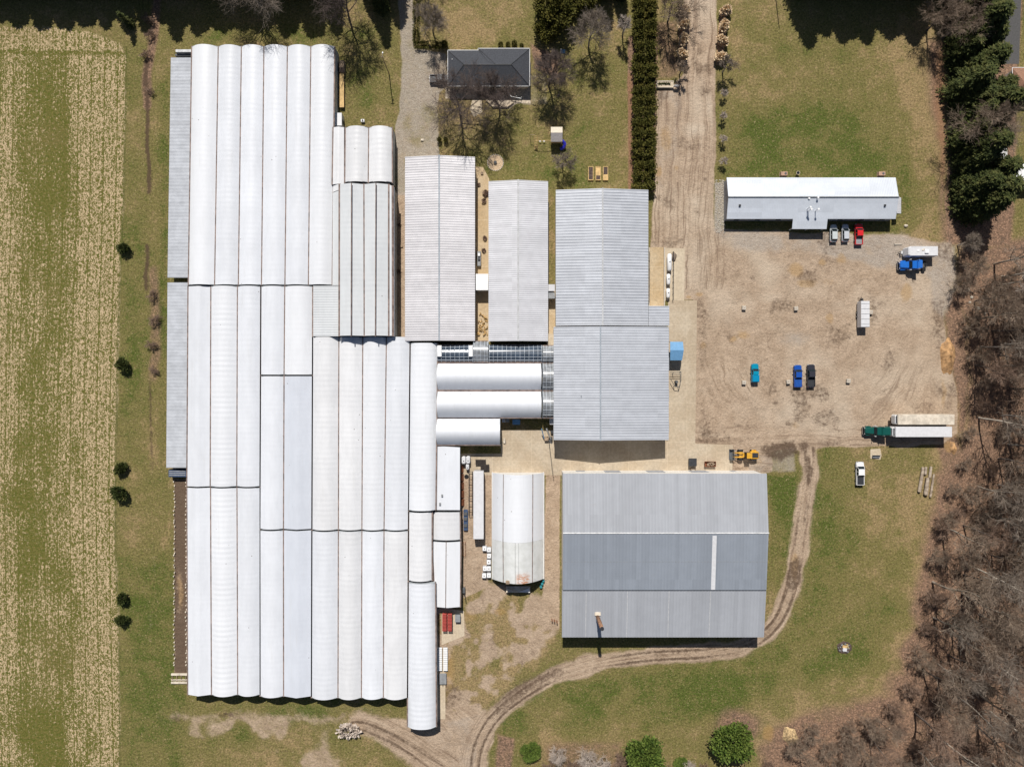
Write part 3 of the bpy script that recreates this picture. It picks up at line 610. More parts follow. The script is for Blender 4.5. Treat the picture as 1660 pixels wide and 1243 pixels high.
t = thing('greenhouse', 'square grey ridged greenhouse roof tucked into the corner left of the tall ridged glasshouse', 'greenhouse', P(528,505,0), GH)
b = MB(); b.ribbed(P(507.8,463.5,5.0), P(507.8,545,5.0), P(549.6,545,5.9), P(549.6,463.5,5.9), .62, .035); b.build('roof', M['polycarb'], t)
b = MB(); b.box(P(509,0,4.8).x, P(549,0,4.8).x, P(0,544,4.8).y, P(0,464.5,4.8).y, 0, 4.75); b.build('wall', M['endwall'], t)

def barrel(label, x0, x1, ya, yb, zg, rise, mat, group, glass=False, pitch=None):
    t = thing('greenhouse', label, 'greenhouse', P((x0+x1)/2, (ya+yb)/2, 0), group)
    p1, p2, q1, q2 = P(x0,ya,zg), P(x1,ya,zg), P(x0,yb,zg), P(x1,yb,zg)
    bay_surface(p1, p2, q1, q2, rise, 'arch', ripple=.0 if glass else .01, hoop=1.8).build('roof_cover', M[mat], t, True)
    for a, c, o in ((p1, q1, p2), (p2, q2, p1)):
        e = MB(); end_poly(e, a, c, rise, 'arch', o-a); e.build('end_wall', M['endwall'], t)
    for a, c in ((p1, p2), (q1, q2)):
        b = MB(); b.box(a.x, c.x, a.y-.11, a.y+.11, zg-.12, zg+.05); b.build('gutter', M['gutter'], t)
        b = MB(); b.box(a.x+.05, c.x-.05, a.y-.04, a.y+.04, -.05, zg-.13); b.build('side_wall', M['endwall'], t)
    if glass:
        b = MB(); nx = max(2, round((p2-p1).length/pitch)); m = 14
        for i in range(nx+1):
            x = i/nx; a = p1.lerp(p2, min(max(x,.012),.988)); c = q1.lerp(q2, min(max(x,.012),.988))
            pts = [a.lerp(c, j/m)+Vector((0,0,.1+rise*prof('arch', j/m))) for j in range(m+1)]
            for j in range(m): b.tube(pts[j], pts[j+1], .045, n=4, cap=False)
        for u in (.12,.3,.5,.7,.88):
            b.tube(p1.lerp(q1,u)+Vector((0,0,.1+rise*prof('arch',u))), p2.lerp(q2,u)+Vector((0,0,.1+rise*prof('arch',u))), .045, n=4)
        b.build('glazing_bars', M['mullion'], t)
    return t
CB = 'cross barrels between the greenhouse range and the grey hall'
barrel('upper of the two long white cross barrels, right below the glazed row', 708.6, 878, 588.5, 632.5, 4.0, 2.1, 'cover', CB)
barrel('lower of the two long white cross barrels, above the blue bins', 708.6, 878, 633.8, 677.5, 4.0, 2.1, 'cover', CB)
barrel('short white cross barrel jutting out over the concrete yard', 707.5, 811.5, 677.8, 721.5, 4.0, 2.1, 'cover', CB)
GB = 'glazed link roofs beside the cross barrels'
barrel('dark glazed roof with white glazing bars between white barrel tunnel and pale link', 708.6, 767, 559, 587, 3.9, 1.1, 'glass_roof', GB, True, 1.2)
barrel('silvery translucent link roof between the two dark glazed roofs', 767.5, 791.8, 553, 587, 4.2, 1.3, 'glass_pale', GB, True, 1.0)
barrel('longest dark glazed roof, below the middle pale steel shed', 792.5, 879, 559, 587.3, 3.9, 1.1, 'glass_roof', GB, True, 1.1)
barrel('topmost small glazed vault against the grey hall wall', 879.5, 897.5, 560, 587.5, 4.2, 1.3, 'glass_pale', GB, True, .9)
barrel('middle small glazed vault against the grey hall wall', 879.5, 897.5, 588.5, 633, 4.2, 1.9, 'glass_pale', GB, True, .9)
barrel('bottom small glazed vault against the grey hall wall, by the concrete yard', 879.5, 897.5, 634, 677.5, 4.2, 1.9, 'glass_pale', GB, True, .9)
for x0, x1 in ((709,716),(760,766.5)):
    o = MB().cbox(P(x0,0,5).x, P(x1,0,5).x, P(0,578,5).y, P(0,560,5).y, 4.4, 5.25, .05).build('white_panel', M['white'])
    tag(o, 'white cover panel at the %s end of the short dark glazed roof' % ('left' if x0 < 720 else 'right'), 'panel')
# low sheds at the right edge of the range
t = thing('shed', 'plain white shed roof with two small dark roof vents beside rusty posts', 'shed', P(726,775,0))
b = MB(); b.slab(P(706.8,722.5,3.7), P(706.8,826.5,3.7), P(745.6,826.5,4.0), P(745.6,725,4.0), .12); b.build('roof', M['cover'], t)
b = MB(); b.box(P(708,0,3.5).x, P(744.8,0,3.5).x, P(0,825.5,3.5).y, P(0,726,3.5).y, 0, 3.55); b.build('wall', M['white_wall'], t)
for x, y in ((716.7,803),(713.3,816.7)):
    c = P(x, y, 4); b = MB(); b.cbox(c.x-.22,c.x+.22,c.y-.32,c.y+.32,3.7,4.15,.05); b.build('vent', M['midgrey'], t)
greenhouse('small aged white barrel roof below the plain white shed', row([702.5,746],[702,746.5],829,875,[1.2],'arch',['cover_warm'],[.03]), 3.3, (0,1), GH)
greenhouse('small white gabled greenhouse with one dark ridge line, above the red slatted racks', [dict(p1=(700.2,877),p2=(706,984),q1=(747,877),q2=(746.3,984),rise=.8,kind='gable',mat='cover_clean',ripple=.004)], 3.2, (0,1), GH)
gl = [o for o in C.objects if 'one dark ridge' in o.get('label','')][0]
b = MB(); b.tube(P(723.3,877,4.05), P(722.4,984.5,4.05), .1, n=6); b.build('ridge_cap', M['gutter'], gl)
# tall storage tunnel
t = thing('tunnel_shed', 'tall round white storage tunnel with two dark seams and a rust stained lower end', 'storage tunnel', P(838,850,0))
zt = 1.6
p1, pm, p2 = P(798,766,zt), P(797.2,873,zt), P(798,938,zt); q1, qm, q2 = P(881.5,766,zt), P(881.2,873,zt), P(880.5,938,zt)
bay_surface(p1, pm, q1, qm, 4.6, 'arch', 0, .03, endin=0).build('roof_cover', M['cover_clean'], t, True)
tt = NT('stained_poly'); pp = tt.geo.outputs['Position']; base = tt.mix(tt.rng(tt.noise(.5,4),.35,.7), (.68,.69,.68), (.58,.59,.57)); sp = tt.n('SeparateXYZ'); tt.l(pp, sp.inputs[0])
yc = P(850,938,5).y; xc = P(850,938,5).x
rm = tt.math('MULTIPLY', tt.rng(sp.outputs[1], yc+.2, yc+2.4, 1, 0), tt.math('MULTIPLY', tt.rng(sp.outputs[0], xc-2.6, xc-1.2), tt.rng(sp.outputs[0], xc+.6, xc+1.8, 1, 0)))
rm = tt.math('MULTIPLY', rm, tt.rng(tt.noise(1.6,5,.7,tt.vmul(pp,(.35,1.6,1))),.36,.6)); base = tt.mix(rm, base, (.50,.20,.08)); M['stained'] = tt.done(base, .6)
bay_surface(pm, p2, qm, q2, 4.55, 'arch', 0, .03, endin=0.02).build('roof_cover', M['stained'], t, True)
b = MB(); end_poly(b, p1, q1, 4.55, 'arch', p2-p1); b.build('end_wall', M['white_wall'], t)
b = MB(); end_poly(b, p2, q2, 4.5, 'arch', p1-p2); b.build('end_wall', M['darkwall'], t)
for s in (.22, .78):
    b = MB()
    for a0, a1, c0, c1 in ((p1,pm,q1,qm),(pm,p2,qm,q2)):
        h = Vector((0,0,4.6*prof('arch', s)+.05)); b.tube(a0.lerp(c0,s)+h, a1.lerp(c1,s)+h, .11, n=5)
    b.build('seam_strap', M['gutter'], t)
for s in (.45, .515):
    b = MB(); h = Vector((0,0,4.56*prof('arch', s)+.06)); b.tube(pm.lerp(qm,s)+h, p2.lerp(q2,s)+h, .05, n=4); b.build('rust_strap', M['darkgrey' if s < .46 else 'midgrey'], t)
for a, c in ((p1,p2),(q1,q2)):
    b = MB(); b.box(a.x-.12, a.x+.12, c.y, a.y, -.05, zt+.06); b.build('side_wall', M['white_wall'], t)

# ------------------------------------------------------------------ sheds and halls with steel roofs
def hall(name, label, cat, x0, x1, y0, y1, ridge, ze, zr, mat, pitch=.62, rib=.06, wall='white_wall', axis='y', ze2=None, cap='ridge_pale', trim='ridge_pale'):
    """gable roof; corners are photo pixels of the roof edge at eave height. axis y: ridge runs up the photo"""
    t = thing(name, label, cat, P((x0+x1)/2, (y0+y1)/2, 0)); ze2 = ze if ze2 is None else ze2
    if axis == 'y':
        A0, A1 = P(x0,y0,ze), P(x0,y1,ze); B0, B1 = P(x1,y0,ze2), P(x1,y1,ze2); k0 = P(ridge,(y0),zr); R0 = Vector((k0.x, A0.y, zr)); R1 = Vector((k0.x, A1.y, zr))
    else:
        A0, A1 = P(x0,y0,ze), P(x1,y0,ze); B0, B1 = P(x0,y1,ze2), P(x1,y1,ze2); k0 = P(x0,ridge,zr); R0 = Vector((A0.x, k0.y, zr)); R1 = Vector((A1.x, k0.y, zr))
    b = MB(); b.ribbed(A0, A1, R1, R0, pitch, rib).build('roof', M[mat], t)
    b = MB(); b.ribbed(B0, B1, R1, R0, pitch, rib).build('roof', M[mat], t)
    b = MB(); d = (R1-R0).normalized()*.05; b.tube(R0-d+Vector((0,0,.03)), R1+d+Vector((0,0,.03)), .2, n=6); b.build('ridge_cap', M[cap], t)
    i = .25; e = (R1-R0).normalized()*i; s = (B0-A0).normalized()*i; dz = Vector((0,0,-.22)); b = MB()
    r1 = [Vector((*(A0+e+s).xy,-.05)), A0+e+s+dz, R0+e+dz, B0+e-s+dz, Vector((*(B0+e-s).xy,-.05))]
    r2 = [Vector((*(A1-e+s).xy,-.05)), A1-e+s+dz, R1-e+dz, B1-e-s+dz, Vector((*(B1-e-s).xy,-.05))]
    b.loft([r1, r2]).build('wall', M[wall], t)
    return t, (A0, A1, B0, B1, R0, R1)
hall('steel_shed', 'pale pinkish white steel shed with a blue grey ridge cap, nearest the greenhouse range', 'shed', 656.5, 770, 254.5, 552.5, 712, 5.0, 6.3, 'steel_white', .62, .07, cap='ridge_blue')
hall('steel_shed', 'middle pale steel shed between the pinkish white shed and the long grey hall', 'shed', 792, 888.5, 294, 553, 840, 5.0, 6.2, 'steel_pale', .52, .05)
th, _ = hall('grey_hall', 'light grey ribbed steel hall whose end faces the lawn with the raised beds', 'hall', 901, 1051, 308, 528, 977, 6.0, 7.4, 'steel_grey', .72, .085)
b = MB(); b.ribbed(P(1085,496,5.4), P(1085,528,5.4), P(1051.5,528,5.9), P(1051.5,496,5.9), .72, .07).build('lean_to_roof', M['steel_grey'], th)
b = MB(); c0, c1 = P(1084,527,5.2), P(1052,497,5.2); b.box(c1.x, c0.x, c0.y, c1.y, -.05, 5.25); b.build('lean_to_wall', M['white_wall'], th)
th, _ = hall('grey_hall', 'wide grey ribbed steel hall with a blue ridge cap facing the open concrete yard', 'hall', 897.5, 1084, 530, 713, 973.5, 6.6, 8.2, 'steel_grey', .66, .058, cap='ridge_blue')
c = P(942,641,7.6); b = MB(); b.tube((c.x,c.y,7.2), (c.x,c.y,8.3), .06, n=6); b.build('vent_pipe', M['darkgrey'], th)
for y in (545,590,640,690):
    c = P(1082.3,y,2); b = MB(); b.box(c.x-.05, c.x+.10, c.y-1.6, c.y+1.6, 0, 3.2); b.build('door', M['grey_wall'], th)
# big bottom warehouse: front slope, back slope with a roof light, and a lower lean-to slope
t = thing('warehouse', 'huge grey steel warehouse with three roof slopes and a tall brown chimney at the bottom', 'warehouse', P(1076,900,0))
x0, x1 = P(912.5,767,8.2).x, P(1243,767,8.2).x
Y0, Y1, Y2, Y3 = P(0,767.5,8.2).y, P(0,864,9.4).y, P(0,956,8.0).y, P(0,1032.5,6.2).y
V3 = lambda x, y, z: Vector((x, y, z))
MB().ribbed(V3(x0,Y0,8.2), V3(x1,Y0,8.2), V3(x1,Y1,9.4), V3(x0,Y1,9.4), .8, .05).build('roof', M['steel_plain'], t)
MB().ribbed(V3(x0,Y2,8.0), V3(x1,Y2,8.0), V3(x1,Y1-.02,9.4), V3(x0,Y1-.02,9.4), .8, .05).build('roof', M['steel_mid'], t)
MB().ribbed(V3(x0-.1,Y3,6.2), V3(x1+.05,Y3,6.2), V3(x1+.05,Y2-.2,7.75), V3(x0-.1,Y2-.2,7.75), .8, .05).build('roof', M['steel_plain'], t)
b = MB(); b.tube((x0-.05,Y1,9.42), (x1+.1,Y1,9.42), .16, n=6); b.build('ridge_cap', M['ridge_pale'], t)
b = MB(); b.box(x0, x1, Y2-.22, Y2-.06, 7.6, 7.88); b.build('eave_gutter', M['charcoal'], t)
b = MB(); ym = (Y1+Y2)/2; b.box(x0+.1, x1-.1, ym-.04, ym+.04, 8.66, 8.74); b.build('lap_seam', M['midgrey'], t)
for k in range(1, 5):
    xx = x0 + 1.5 + k*10.2 - 6; b = MB(); f = lambda y, o: 6.2 + (y-Y3)/(Y2-.2-Y3)*1.55 + o
    b.loft([[(xx,Y3+.05,f(Y3,.04)),(xx+.12,Y3+.05,f(Y3,.04)),(xx+.12,Y3+.05,f(Y3,.075)),(xx,Y3+.05,f(Y3,.075))],[(xx,Y2-.4,f(Y2-.4,.04)),(xx+.12,Y2-.4,f(Y2-.4,.04)),(xx+.12,Y2-.4,f(Y2-.4,.075)),(xx,Y2-.4,f(Y2-.4,.075))]]); b.build('roof_seam', M['ridge_pale'], t)
xs0 = P(1154,910,8.8).x; b = MB(); g = lambda y: 9.4 - (Y1-y)/(Y1-Y2)*1.4 + .06
b.slab((xs0,Y2+.1,g(Y2+.1)), (xs0+1.02,Y2+.1,g(Y2+.1)), (xs0+1.02,Y1-.6,g(Y1-.6)), (xs0,Y1-.6,g(Y1-.6)), .05); b.build('roof_light', M['trailer_white'], t)
i = .3; ring = lambda x: [(x,Y0-i,-.05),(x,Y0-i,8.0),(x,Y1,9.18),(x,Y2,7.7),(x,Y3+i,5.95),(x,Y3+i,-.05)]
MB().loft([ring(x0+i), ring(x1-i)]).build('wall', M['white_wall'], t)
for fx, w in ((.10,2.2),(.26,4.0),(.48,4.4),(.70,4.4),(.88,1.2)):
    xx = x0 + (x1-x0)*fx; b = MB(); b.box(xx-w/2, xx+w/2, Y0-i, Y0-i+.06, 0, 4.2 if w > 3 else 2.2)
    for k in range(1, 6 if w > 3 else 1): b.box(xx-w/2, xx+w/2, Y0-i+.06, Y0-i+.085, k*.7-.02, k*.7+.02)
    b.build('overhead_door' if w > 3 else 'door', M['grey_wall'], t)
c = P(968.5,996,6.7); ct = P(975.6,1019.5,15.6)
b = MB(); b.cbox(c.x-.75,c.x+.75,c.y-.1,c.y+.75,6.6,7.25,.06); b.build('chimney_base', M['dirty_white'], t)
ch = MB(); n = 14
ch.tube((c.x,c.y-.35,6.4), (c.x,c.y-.35,15.2), .44, .44, n)
for z in (8.5,11,13.2): ch.tube((c.x,c.y-.35,z), (c.x,c.y-.35,z+.12), .5, .5, n)
cho = ch.build('chimney', M['chim'] if 'chim' in M else plain('chimney_rust', (.27,.15,.09), .8, var=.4, sc=1.2, dirt=(.12,.08,.06), damt=.7), t, True)
b = MB(); b.tube((c.x,c.y-.35,15.2), (c.x,c.y-.35,15.5), .46, .46, n); b.build('chimney_rim', M['charcoal'], cho)
# office building
t, (A0,A1,B0,B1,R0,R1) = hall('office_building', 'long low office with a bright white sunlit roof slope and bluish grey shaded slope', 'office', 1178, 1452, 288, 355, 319.5, 3.2, 4.6, 'steel_blue', .42, .025, wall='grey_wall', axis='x', cap='midgrey')
b = MB(); px0, px1 = P(1285,356,3).x, P(1341,356,3).x; pe = P(0,371,2.85)
b.ribbed(V3(px0,pe.y,2.62), V3(px1,pe.y,2.62), V3(px1,B0.y+.4,3.34), V3(px0,B0.y+.4,3.34), .42, .025).build('porch_roof', M['steel_blue'], t)
for x in (px0+.3, (px0+px1)/2, px1-.3):
    b = MB(); b.box(x-.09,x+.09,pe.y+.2,pe.y+.38,0,2.45); b.build('porch_post', M['white'], t)
b = MB(); a0, a1 = P(1453.5,320,2.9), P(1461.5,346,2.9); b.ribbed(V3(a1.x,a1.y,2.7), V3(a1.x,a0.y,2.7), V3(a0.x,a0.y,3.0), V3(a0.x,a1.y,3.0), .42, .025).build('side_canopy', M['steel_pale'], t)
for y in (a1.y+.3, a0.y-.3):
    b = MB(); b.box(a1.x-.3,a1.x-.18,y-.06,y+.06,0,2.7); b.build('canopy_post', M['white'], t)
for k in range(8):
    x = A0.x + 3 + k*5.3
    if px0-.5 < x < px1+.5: continue
    wdw = MB().box(x-.8,x+.8,B0.y+.17,B0.y+.26,.95,2.2).build('window', M['white'], t); MB().box(x-.7,x+.7,B0.y+.14,B0.y+.165,1.05,2.1).build('pane', M['glass_car'], wdw)
b = MB(); xm = (px0+px1)/2; b.box(xm-1,xm+1,B0.y+.17,B0.y+.26,0,2.1); b.build('door', M['charcoal'], t)
for x, y, r in ((1199,333.5,.25),(1434,333.5,.25)):
    c = P(x,y,4); b = MB(); b.cbox(c.x-r,c.x+r,c.y-r,c.y+r,3.5,4.35,.05); b.build('roof_vent', M['charcoal'], t)
for x, y, hh in ((1324,321.5,.9),(1310,338,1.5),(1312,341,1.3),(1323.5,341,1.3),(1311,322,.3)):
    c = P(x,y,4.4); b = MB(); b.tube((c.x,c.y,3.6),(c.x,c.y,4.3+hh),.10,n=8); b.tube((c.x,c.y,4.3+hh),(c.x,c.y,4.45+hh),.26,n=8); b.build('vent_pipe', M['white'], t)
# the family house: hipped dark roof
t = thing('house', 'family house with a dark hipped shingle roof and white gutters, ringed by leafless trees', 'house', P(792,112,0))
ze, zr = 2.9, 5.0
def hip(b, x0, x1, ya, yb, rx0, rx1, ry):
    a, c, d, e = P(x0,ya,ze), P(x1,ya,ze), P(x1,yb,ze), P(x0,yb,ze); r0, r1 = P(rx0,ry,zr), P(rx1,ry,zr)
    vs = [a,c,d,e,r0,r1] + [v-Vector((0,0,.2)) for v in (a,c,d,e)]
    b.add(vs, [(0,1,5,4),(1,2,5),(2,3,4,5),(3,0,4),(0,6,7,1),(1,7,8,2),(2,8,9,3),(3,9,6,0),(6,9,8,7)])
b = MB(); hip(b, 726,858.5,82,140,752,829,105); b.build('roof', M['shingle'], t)
b = MB(); a, c, d, e = P(775,79,ze+.02), P(858.6,79,ze+.02), P(858.6,110,ze+.02), P(790,110,ze+.02); r0, r1 = P(803,104.3,zr+.03), P(829,104.3,zr+.03)
b.add([a,c,r1,r0,P(858.6,84,ze+.02),P(790,100,zr-.4),a-Vector((0,0,.2)),c-Vector((0,0,.2))], [(0,1,2,3),(1,4,2),(0,3,5),(0,6,7,1)]); b.build('roof', M['shingle'], t)
for q in (((752,105),(726,82)),((752,105),(726,140)),((829,105),(858.5,140)),((829,104.3),(858.6,79)),((752,105),(829,105)),((803,104.3),(775,79))):
    (xa,ya),(xb,yb) = q; b = MB(); flat = ya == yb == 105; b.tube(P(xa,ya,zr+.03), P(xb,yb,zr+.03 if flat else ze+.04), .07, n=5); b.build('ridge_cap', M['charcoal'], t)
for q in (((726,82),(775,82)),((775,82),(775,79)),((775,79),(858.6,79)),((726,82),(726,140)),((858.6,79),(858.6,140)),((726,140),(858.5,140))):
    b = MB(); b.tube(P(*q[0],ze-.06), P(*q[1],ze-.06), .1, n=6); b.build('roof_gutter', M['white'], t)
b = MB(); g0, g1 = P(729,137,0), P(855,85,0); w0 = P(729,137.5,2.7); w1 = P(855.5,82,2.7); b.box(w0.x,w1.x,w0.y,w1.y,-.05,2.68); b.build('wall', M['stone'], t)
for fx in (.15,.38,.62,.85):
    x = w0.x+(w1.x-w0.x)*fx; wdw = MB().box(x-.8,x+.8,w0.y-.05,w0.y+.01,.8,2.1).build('window', M['white'], t); MB().box(x-.7,x+.7,w0.y-.08,w0.y-.052,.9,2.0).build('pane', M['glass_car'], wdw)
for x, y in ((732.8,95.5),(777,117),(833,133)):
    c = P(x,y,4); z = 3.3 if x < 740 else 4.0; b = MB(); b.tube((c.x,c.y,z-.4),(c.x,c.y,z+.5),.09,n=7); b.build('vent_pipe', M['white' if x < 740 else 'charcoal'], t)
t = thing('railing', 'white railing round the sunken stair beside the house patio', 'railing', P(835,155,0))
for q in (((821,142),(822,150)),((822,150),(829,157)),((829,157),(845,160))):
    b = MB(); b.tube(P(*q[0],1), P(*q[1],1), .09, n=5); b.tube(P(*q[0],.55), P(*q[1],.55), .04, n=5); b.build('rail', M['white'], t)
    for u in (0,.5,1): c = P(*q[0],0).lerp(P(*q[1],0),u); pb = MB(); pb.box(c.x-.05,c.x+.05,c.y-.05,c.y+.05,0,1); pb.build('post', M['white'], t)
t = thing('patio_wall', 'low pale stone wall bounding the angular house patio', 'wall', P(810,174,0))
b = MB()
for q in (((789,163),(800,174)),((800,174),(824,174)),((824,174),(832,168))):
    b.loft([[P(*q[0],0)+Vector(o) for o in ((-.15,-.15,0),(.15,.15,0),(.15,.15,.5),(-.15,-.15,.5))],[P(*q[1],0)+Vector(o) for o in ((-.15,-.15,0),(.15,.15,0),(.15,.15,.5),(-.15,-.15,.5))]])
b.build('wall', M['concrete_light'], t)
# corrugated lean-tos on the field side
def leanto(label, xl0, xr0, y0, xl1, xr1, y1):
    t = thing('lean_to', label, 'lean-to', P((xl0+xr0)/2,(y0+y1)/2,0), 'corrugated lean-tos on the field side')
    MB().ribbed(P(xl0,y0,2.7), P(xl1,y1,2.7), P(xr1,y1,3.25), P(xr0,y0,3.25), .36, .06, t=.1).build('roof', M['steel_cool'], t)
    a, c = P(xl0+2,y0+2,2.5), P(xr1-1,y1-2,2.5); b = MB(); b.box(max(P(xl1+2,0,2.5).x,a.x), c.x, c.y, a.y, -.05, 2.5); b.build('wall', M['grey_wall'], t)
leanto('upper corrugated pale grey lean-to beside the six bay greenhouse', 277,310.5,93.5, 271.6,306.2,450)
leanto('lower corrugated pale grey lean-to beside the three bay greenhouse', 271.6,304.5,458, 269.6,302.8,758)
t = thing('fan_hood', 'grey metal fan hood at the top end of the upper corrugated lean-to', 'fan housing', P(297,86,0))
b = MB(); c0, c1 = P(284,84,2.2), P(310,80.5,2.2); b.frus((c0.x,c1.x,c0.y-.5,c1.y,0),(c0.x+.1,c1.x,c0.y-.1,c1.y,2.2)); b.build('hood', M['steel'], t)
b = MB(); c0, c1 = P(284,91,1.4), P(310,88,1.4); b.box(c0.x,c1.x,c0.y,c1.y,.1,1.5); b.build('fan_box', M['darkgrey'], t)
t = thing('fan_hood', 'dark blue fan housing at the bottom end of the lower corrugated lean-to', 'fan housing', P(288,768,0))
M['dkblue'] = plain('dark_blue_paint', (.05,.08,.15), .5)
b = MB(); c0, c1 = P(273,773,1.9), P(302,761,1.9); b.cbox(c0.x,c1.x,c0.y,c1.y,0,1.9,.05); b.build('housing', M['dkblue'], t)
for k in range(3):
    b = MB(); yy = c0.y + .35 + k*.5; b.box(c0.x+.2,c1.x-.2,yy,yy+.25,1.9,1.95); b.build('louvre', M['midgrey'], t)
# small link roofs
for lab, x0, x1, y0, y1, z, m in (('flat white link roof between the pinkish white shed and the middle shed',771,791.5,444,470.5,3.6,'white'),('small pale link roof between the middle shed and the long grey hall',888.5,899.5,461,472,3.4,'steel_pale'),('small dark grey link roof next to the small pale link roof',888.5,899.5,473,484,3.0,'midgrey'),('pale concrete coloured canopy above the topmost small glazed vault',887,898,541,560,3.4,'concrete_light')):
    t = thing('link_roof', lab, 'canopy', P((x0+x1)/2,(y0+y1)/2,0)); a, c = P(x0,y1,z), P(x1,y0,z)
    b = MB(); b.cbox(a.x,c.x,a.y,c.y,z-.2,z,.03); b.build('roof', M[m], t); b = MB(); b.box(a.x+.2,c.x-.2,a.y+.15,c.y-.15,-.05,z-.2); b.build('wall', M['white_wall'], t)
# blue gabled awning
t = thing('awning', 'light blue gabled awning projecting over the concrete beside the wide grey hall', 'awning', P(1096,570,0))
a, c, d, e = P(1086.5,554,3.2), P(1107,554,3.2), P(1105.8,584,3.2), P(1086.5,584,3.2); r0, r1 = P(1086.5,567.5,4.0), P(1108.5,567.5,4.0)
b = MB(); b.add([a,c,d,e,r0,r1], [(0,1,5,4),(3,2,5,4),(1,2,5),(0,3,4)]); b.slab(a-Vector((0,0,.02)),c-Vector((0,0,.02)),d-Vector((0,0,.02)),e-Vector((0,0,.02)),.1); b.build('canopy', M['blue_tarp'], t)
for q in (a,c,d,e): b = MB(); b.box(q.x-.06+(.1 if q.x < c.x-.5 else -.1),q.x+.06+(.1 if q.x < c.x-.5 else -.1),q.y-.06,q.y+.06,0,3.1); b.build('post', M['steel'], t)
# neighbouring house and shed at the right edge
t = thing('house', 'neighbouring house with a brown shingle roof cut by the right edge', 'house', P(1670,135,0))
a, c, d, e = P(1641,110,3), P(1720,110,3), P(1720,158,3), P(1641,158,3); r0, r1 = P(1662,134,5), P(1720,134,5); b = MB(); b.add([a,c,d,e,r0,r1]+[q-Vector((0,0,.2)) for q in (a,c,d,e)], [(0,1,5,4),(3,2,5,4),(0,3,4),(0,6,7,1),(2,8,9,3),(3,9,6,0)]); b.build('roof', M['brick_roof'], t)
b = MB(); b.box(a.x+.4,c.x,e.y+.4,a.y-.4,-.05,2.9); b.build('wall', M['white'], t)
for q in ((a,c),(a,e)): b = MB(); b.tube(q[0],q[1],.09,n=5); b.build('roof_gutter', M['white'], t)
t = thing('garden_shed', 'white roofed shed among the spruces near the right edge', 'shed', P(1630,245,0)); a, c = P(1623,262,2.6), P(1634,228,2.6)
b = MB(); b.ribbed(V3(a.x,a.y,2.4),V3(a.x,c.y,2.4),V3((a.x+c.x)/2,c.y,3),V3((a.x+c.x)/2,a.y,3),.4,.03).ribbed(V3(c.x,a.y,2.4),V3(c.x,c.y,2.4),V3((a.x+c.x)/2,c.y,3),V3((a.x+c.x)/2,a.y,3),.4,.03).build('roof', M['white'], t)
b = MB(); b.box(a.x+.15,c.x-.15,a.y+.15,c.y-.15,-.05,2.3); b.build('wall', M['grey_wall'], t)
t = thing('carport', 'white slatted carport roof half hidden by spruces at the right edge', 'carport', P(1655,285,0)); a, c = P(1637,304,2.8), P(1690,264,2.8)
b = MB(); b.ribbed(V3(a.x,a.y,2.6),V3(c.x,a.y,2.6),V3(c.x,c.y,3.1),V3(a.x,c.y,3.1),.9,.1).build('roof', M['white'], t)
for x in (a.x+.2,c.x-.2):
    for y in (a.y+.2,c.y-.2): b = MB(); b.box(x-.08,x+.08,y-.08,y+.08,0,2.5); b.build('post', M['white'], t)
# ------------------------------------------------------------------ trees
class Seg:
    def __init__(self): self.a = []; self.b = []; self.ra = []; self.rb = []
    def add(self, a, b, ra, rb): self.a.append(a); self.b.append(b); self.ra.append(ra); self.rb.append(rb)
    def build(self, name, mat, parent, k=3):
        A = np.array(self.a, float); B = np.array(self.b, float); d = B-A; L = np.linalg.norm(d, axis=1, keepdims=True); d /= np.maximum(L, 1e-6)
        ref = np.where(np.abs(d[:,2:3]) < .9, np.array([[0,0,1.]]), np.array([[1.,0,0]])); u = np.cross(d, ref); u /= np.linalg.norm(u, axis=1, keepdims=True); w = np.cross(d, u)
        n = len(A); V = np.zeros((n, 2, k, 3)); an = np.arange(k)*2*math.pi/k
        for j in range(k):
            o = u*math.cos(an[j]) + w*math.sin(an[j]); V[:,0,j] = A + o*np.array(self.ra)[:,None]; V[:,1,j] = B + o*np.array(self.rb)[:,None]
        base = (np.arange(n)*2*k)[:,None]; F = []
        for j in range(k):
            jj = (j+1) % k; F.append(np.concatenate([base+j, base+jj, base+k+jj, base+k+j], 1))
        return np_mesh(name, V.reshape(-1,3), np.concatenate(F), mat, parent, k > 4)
def rdir(rg): v = Vector((rg.gauss(0,1), rg.gauss(0,1), rg.gauss(0,1))); return v.normalized()
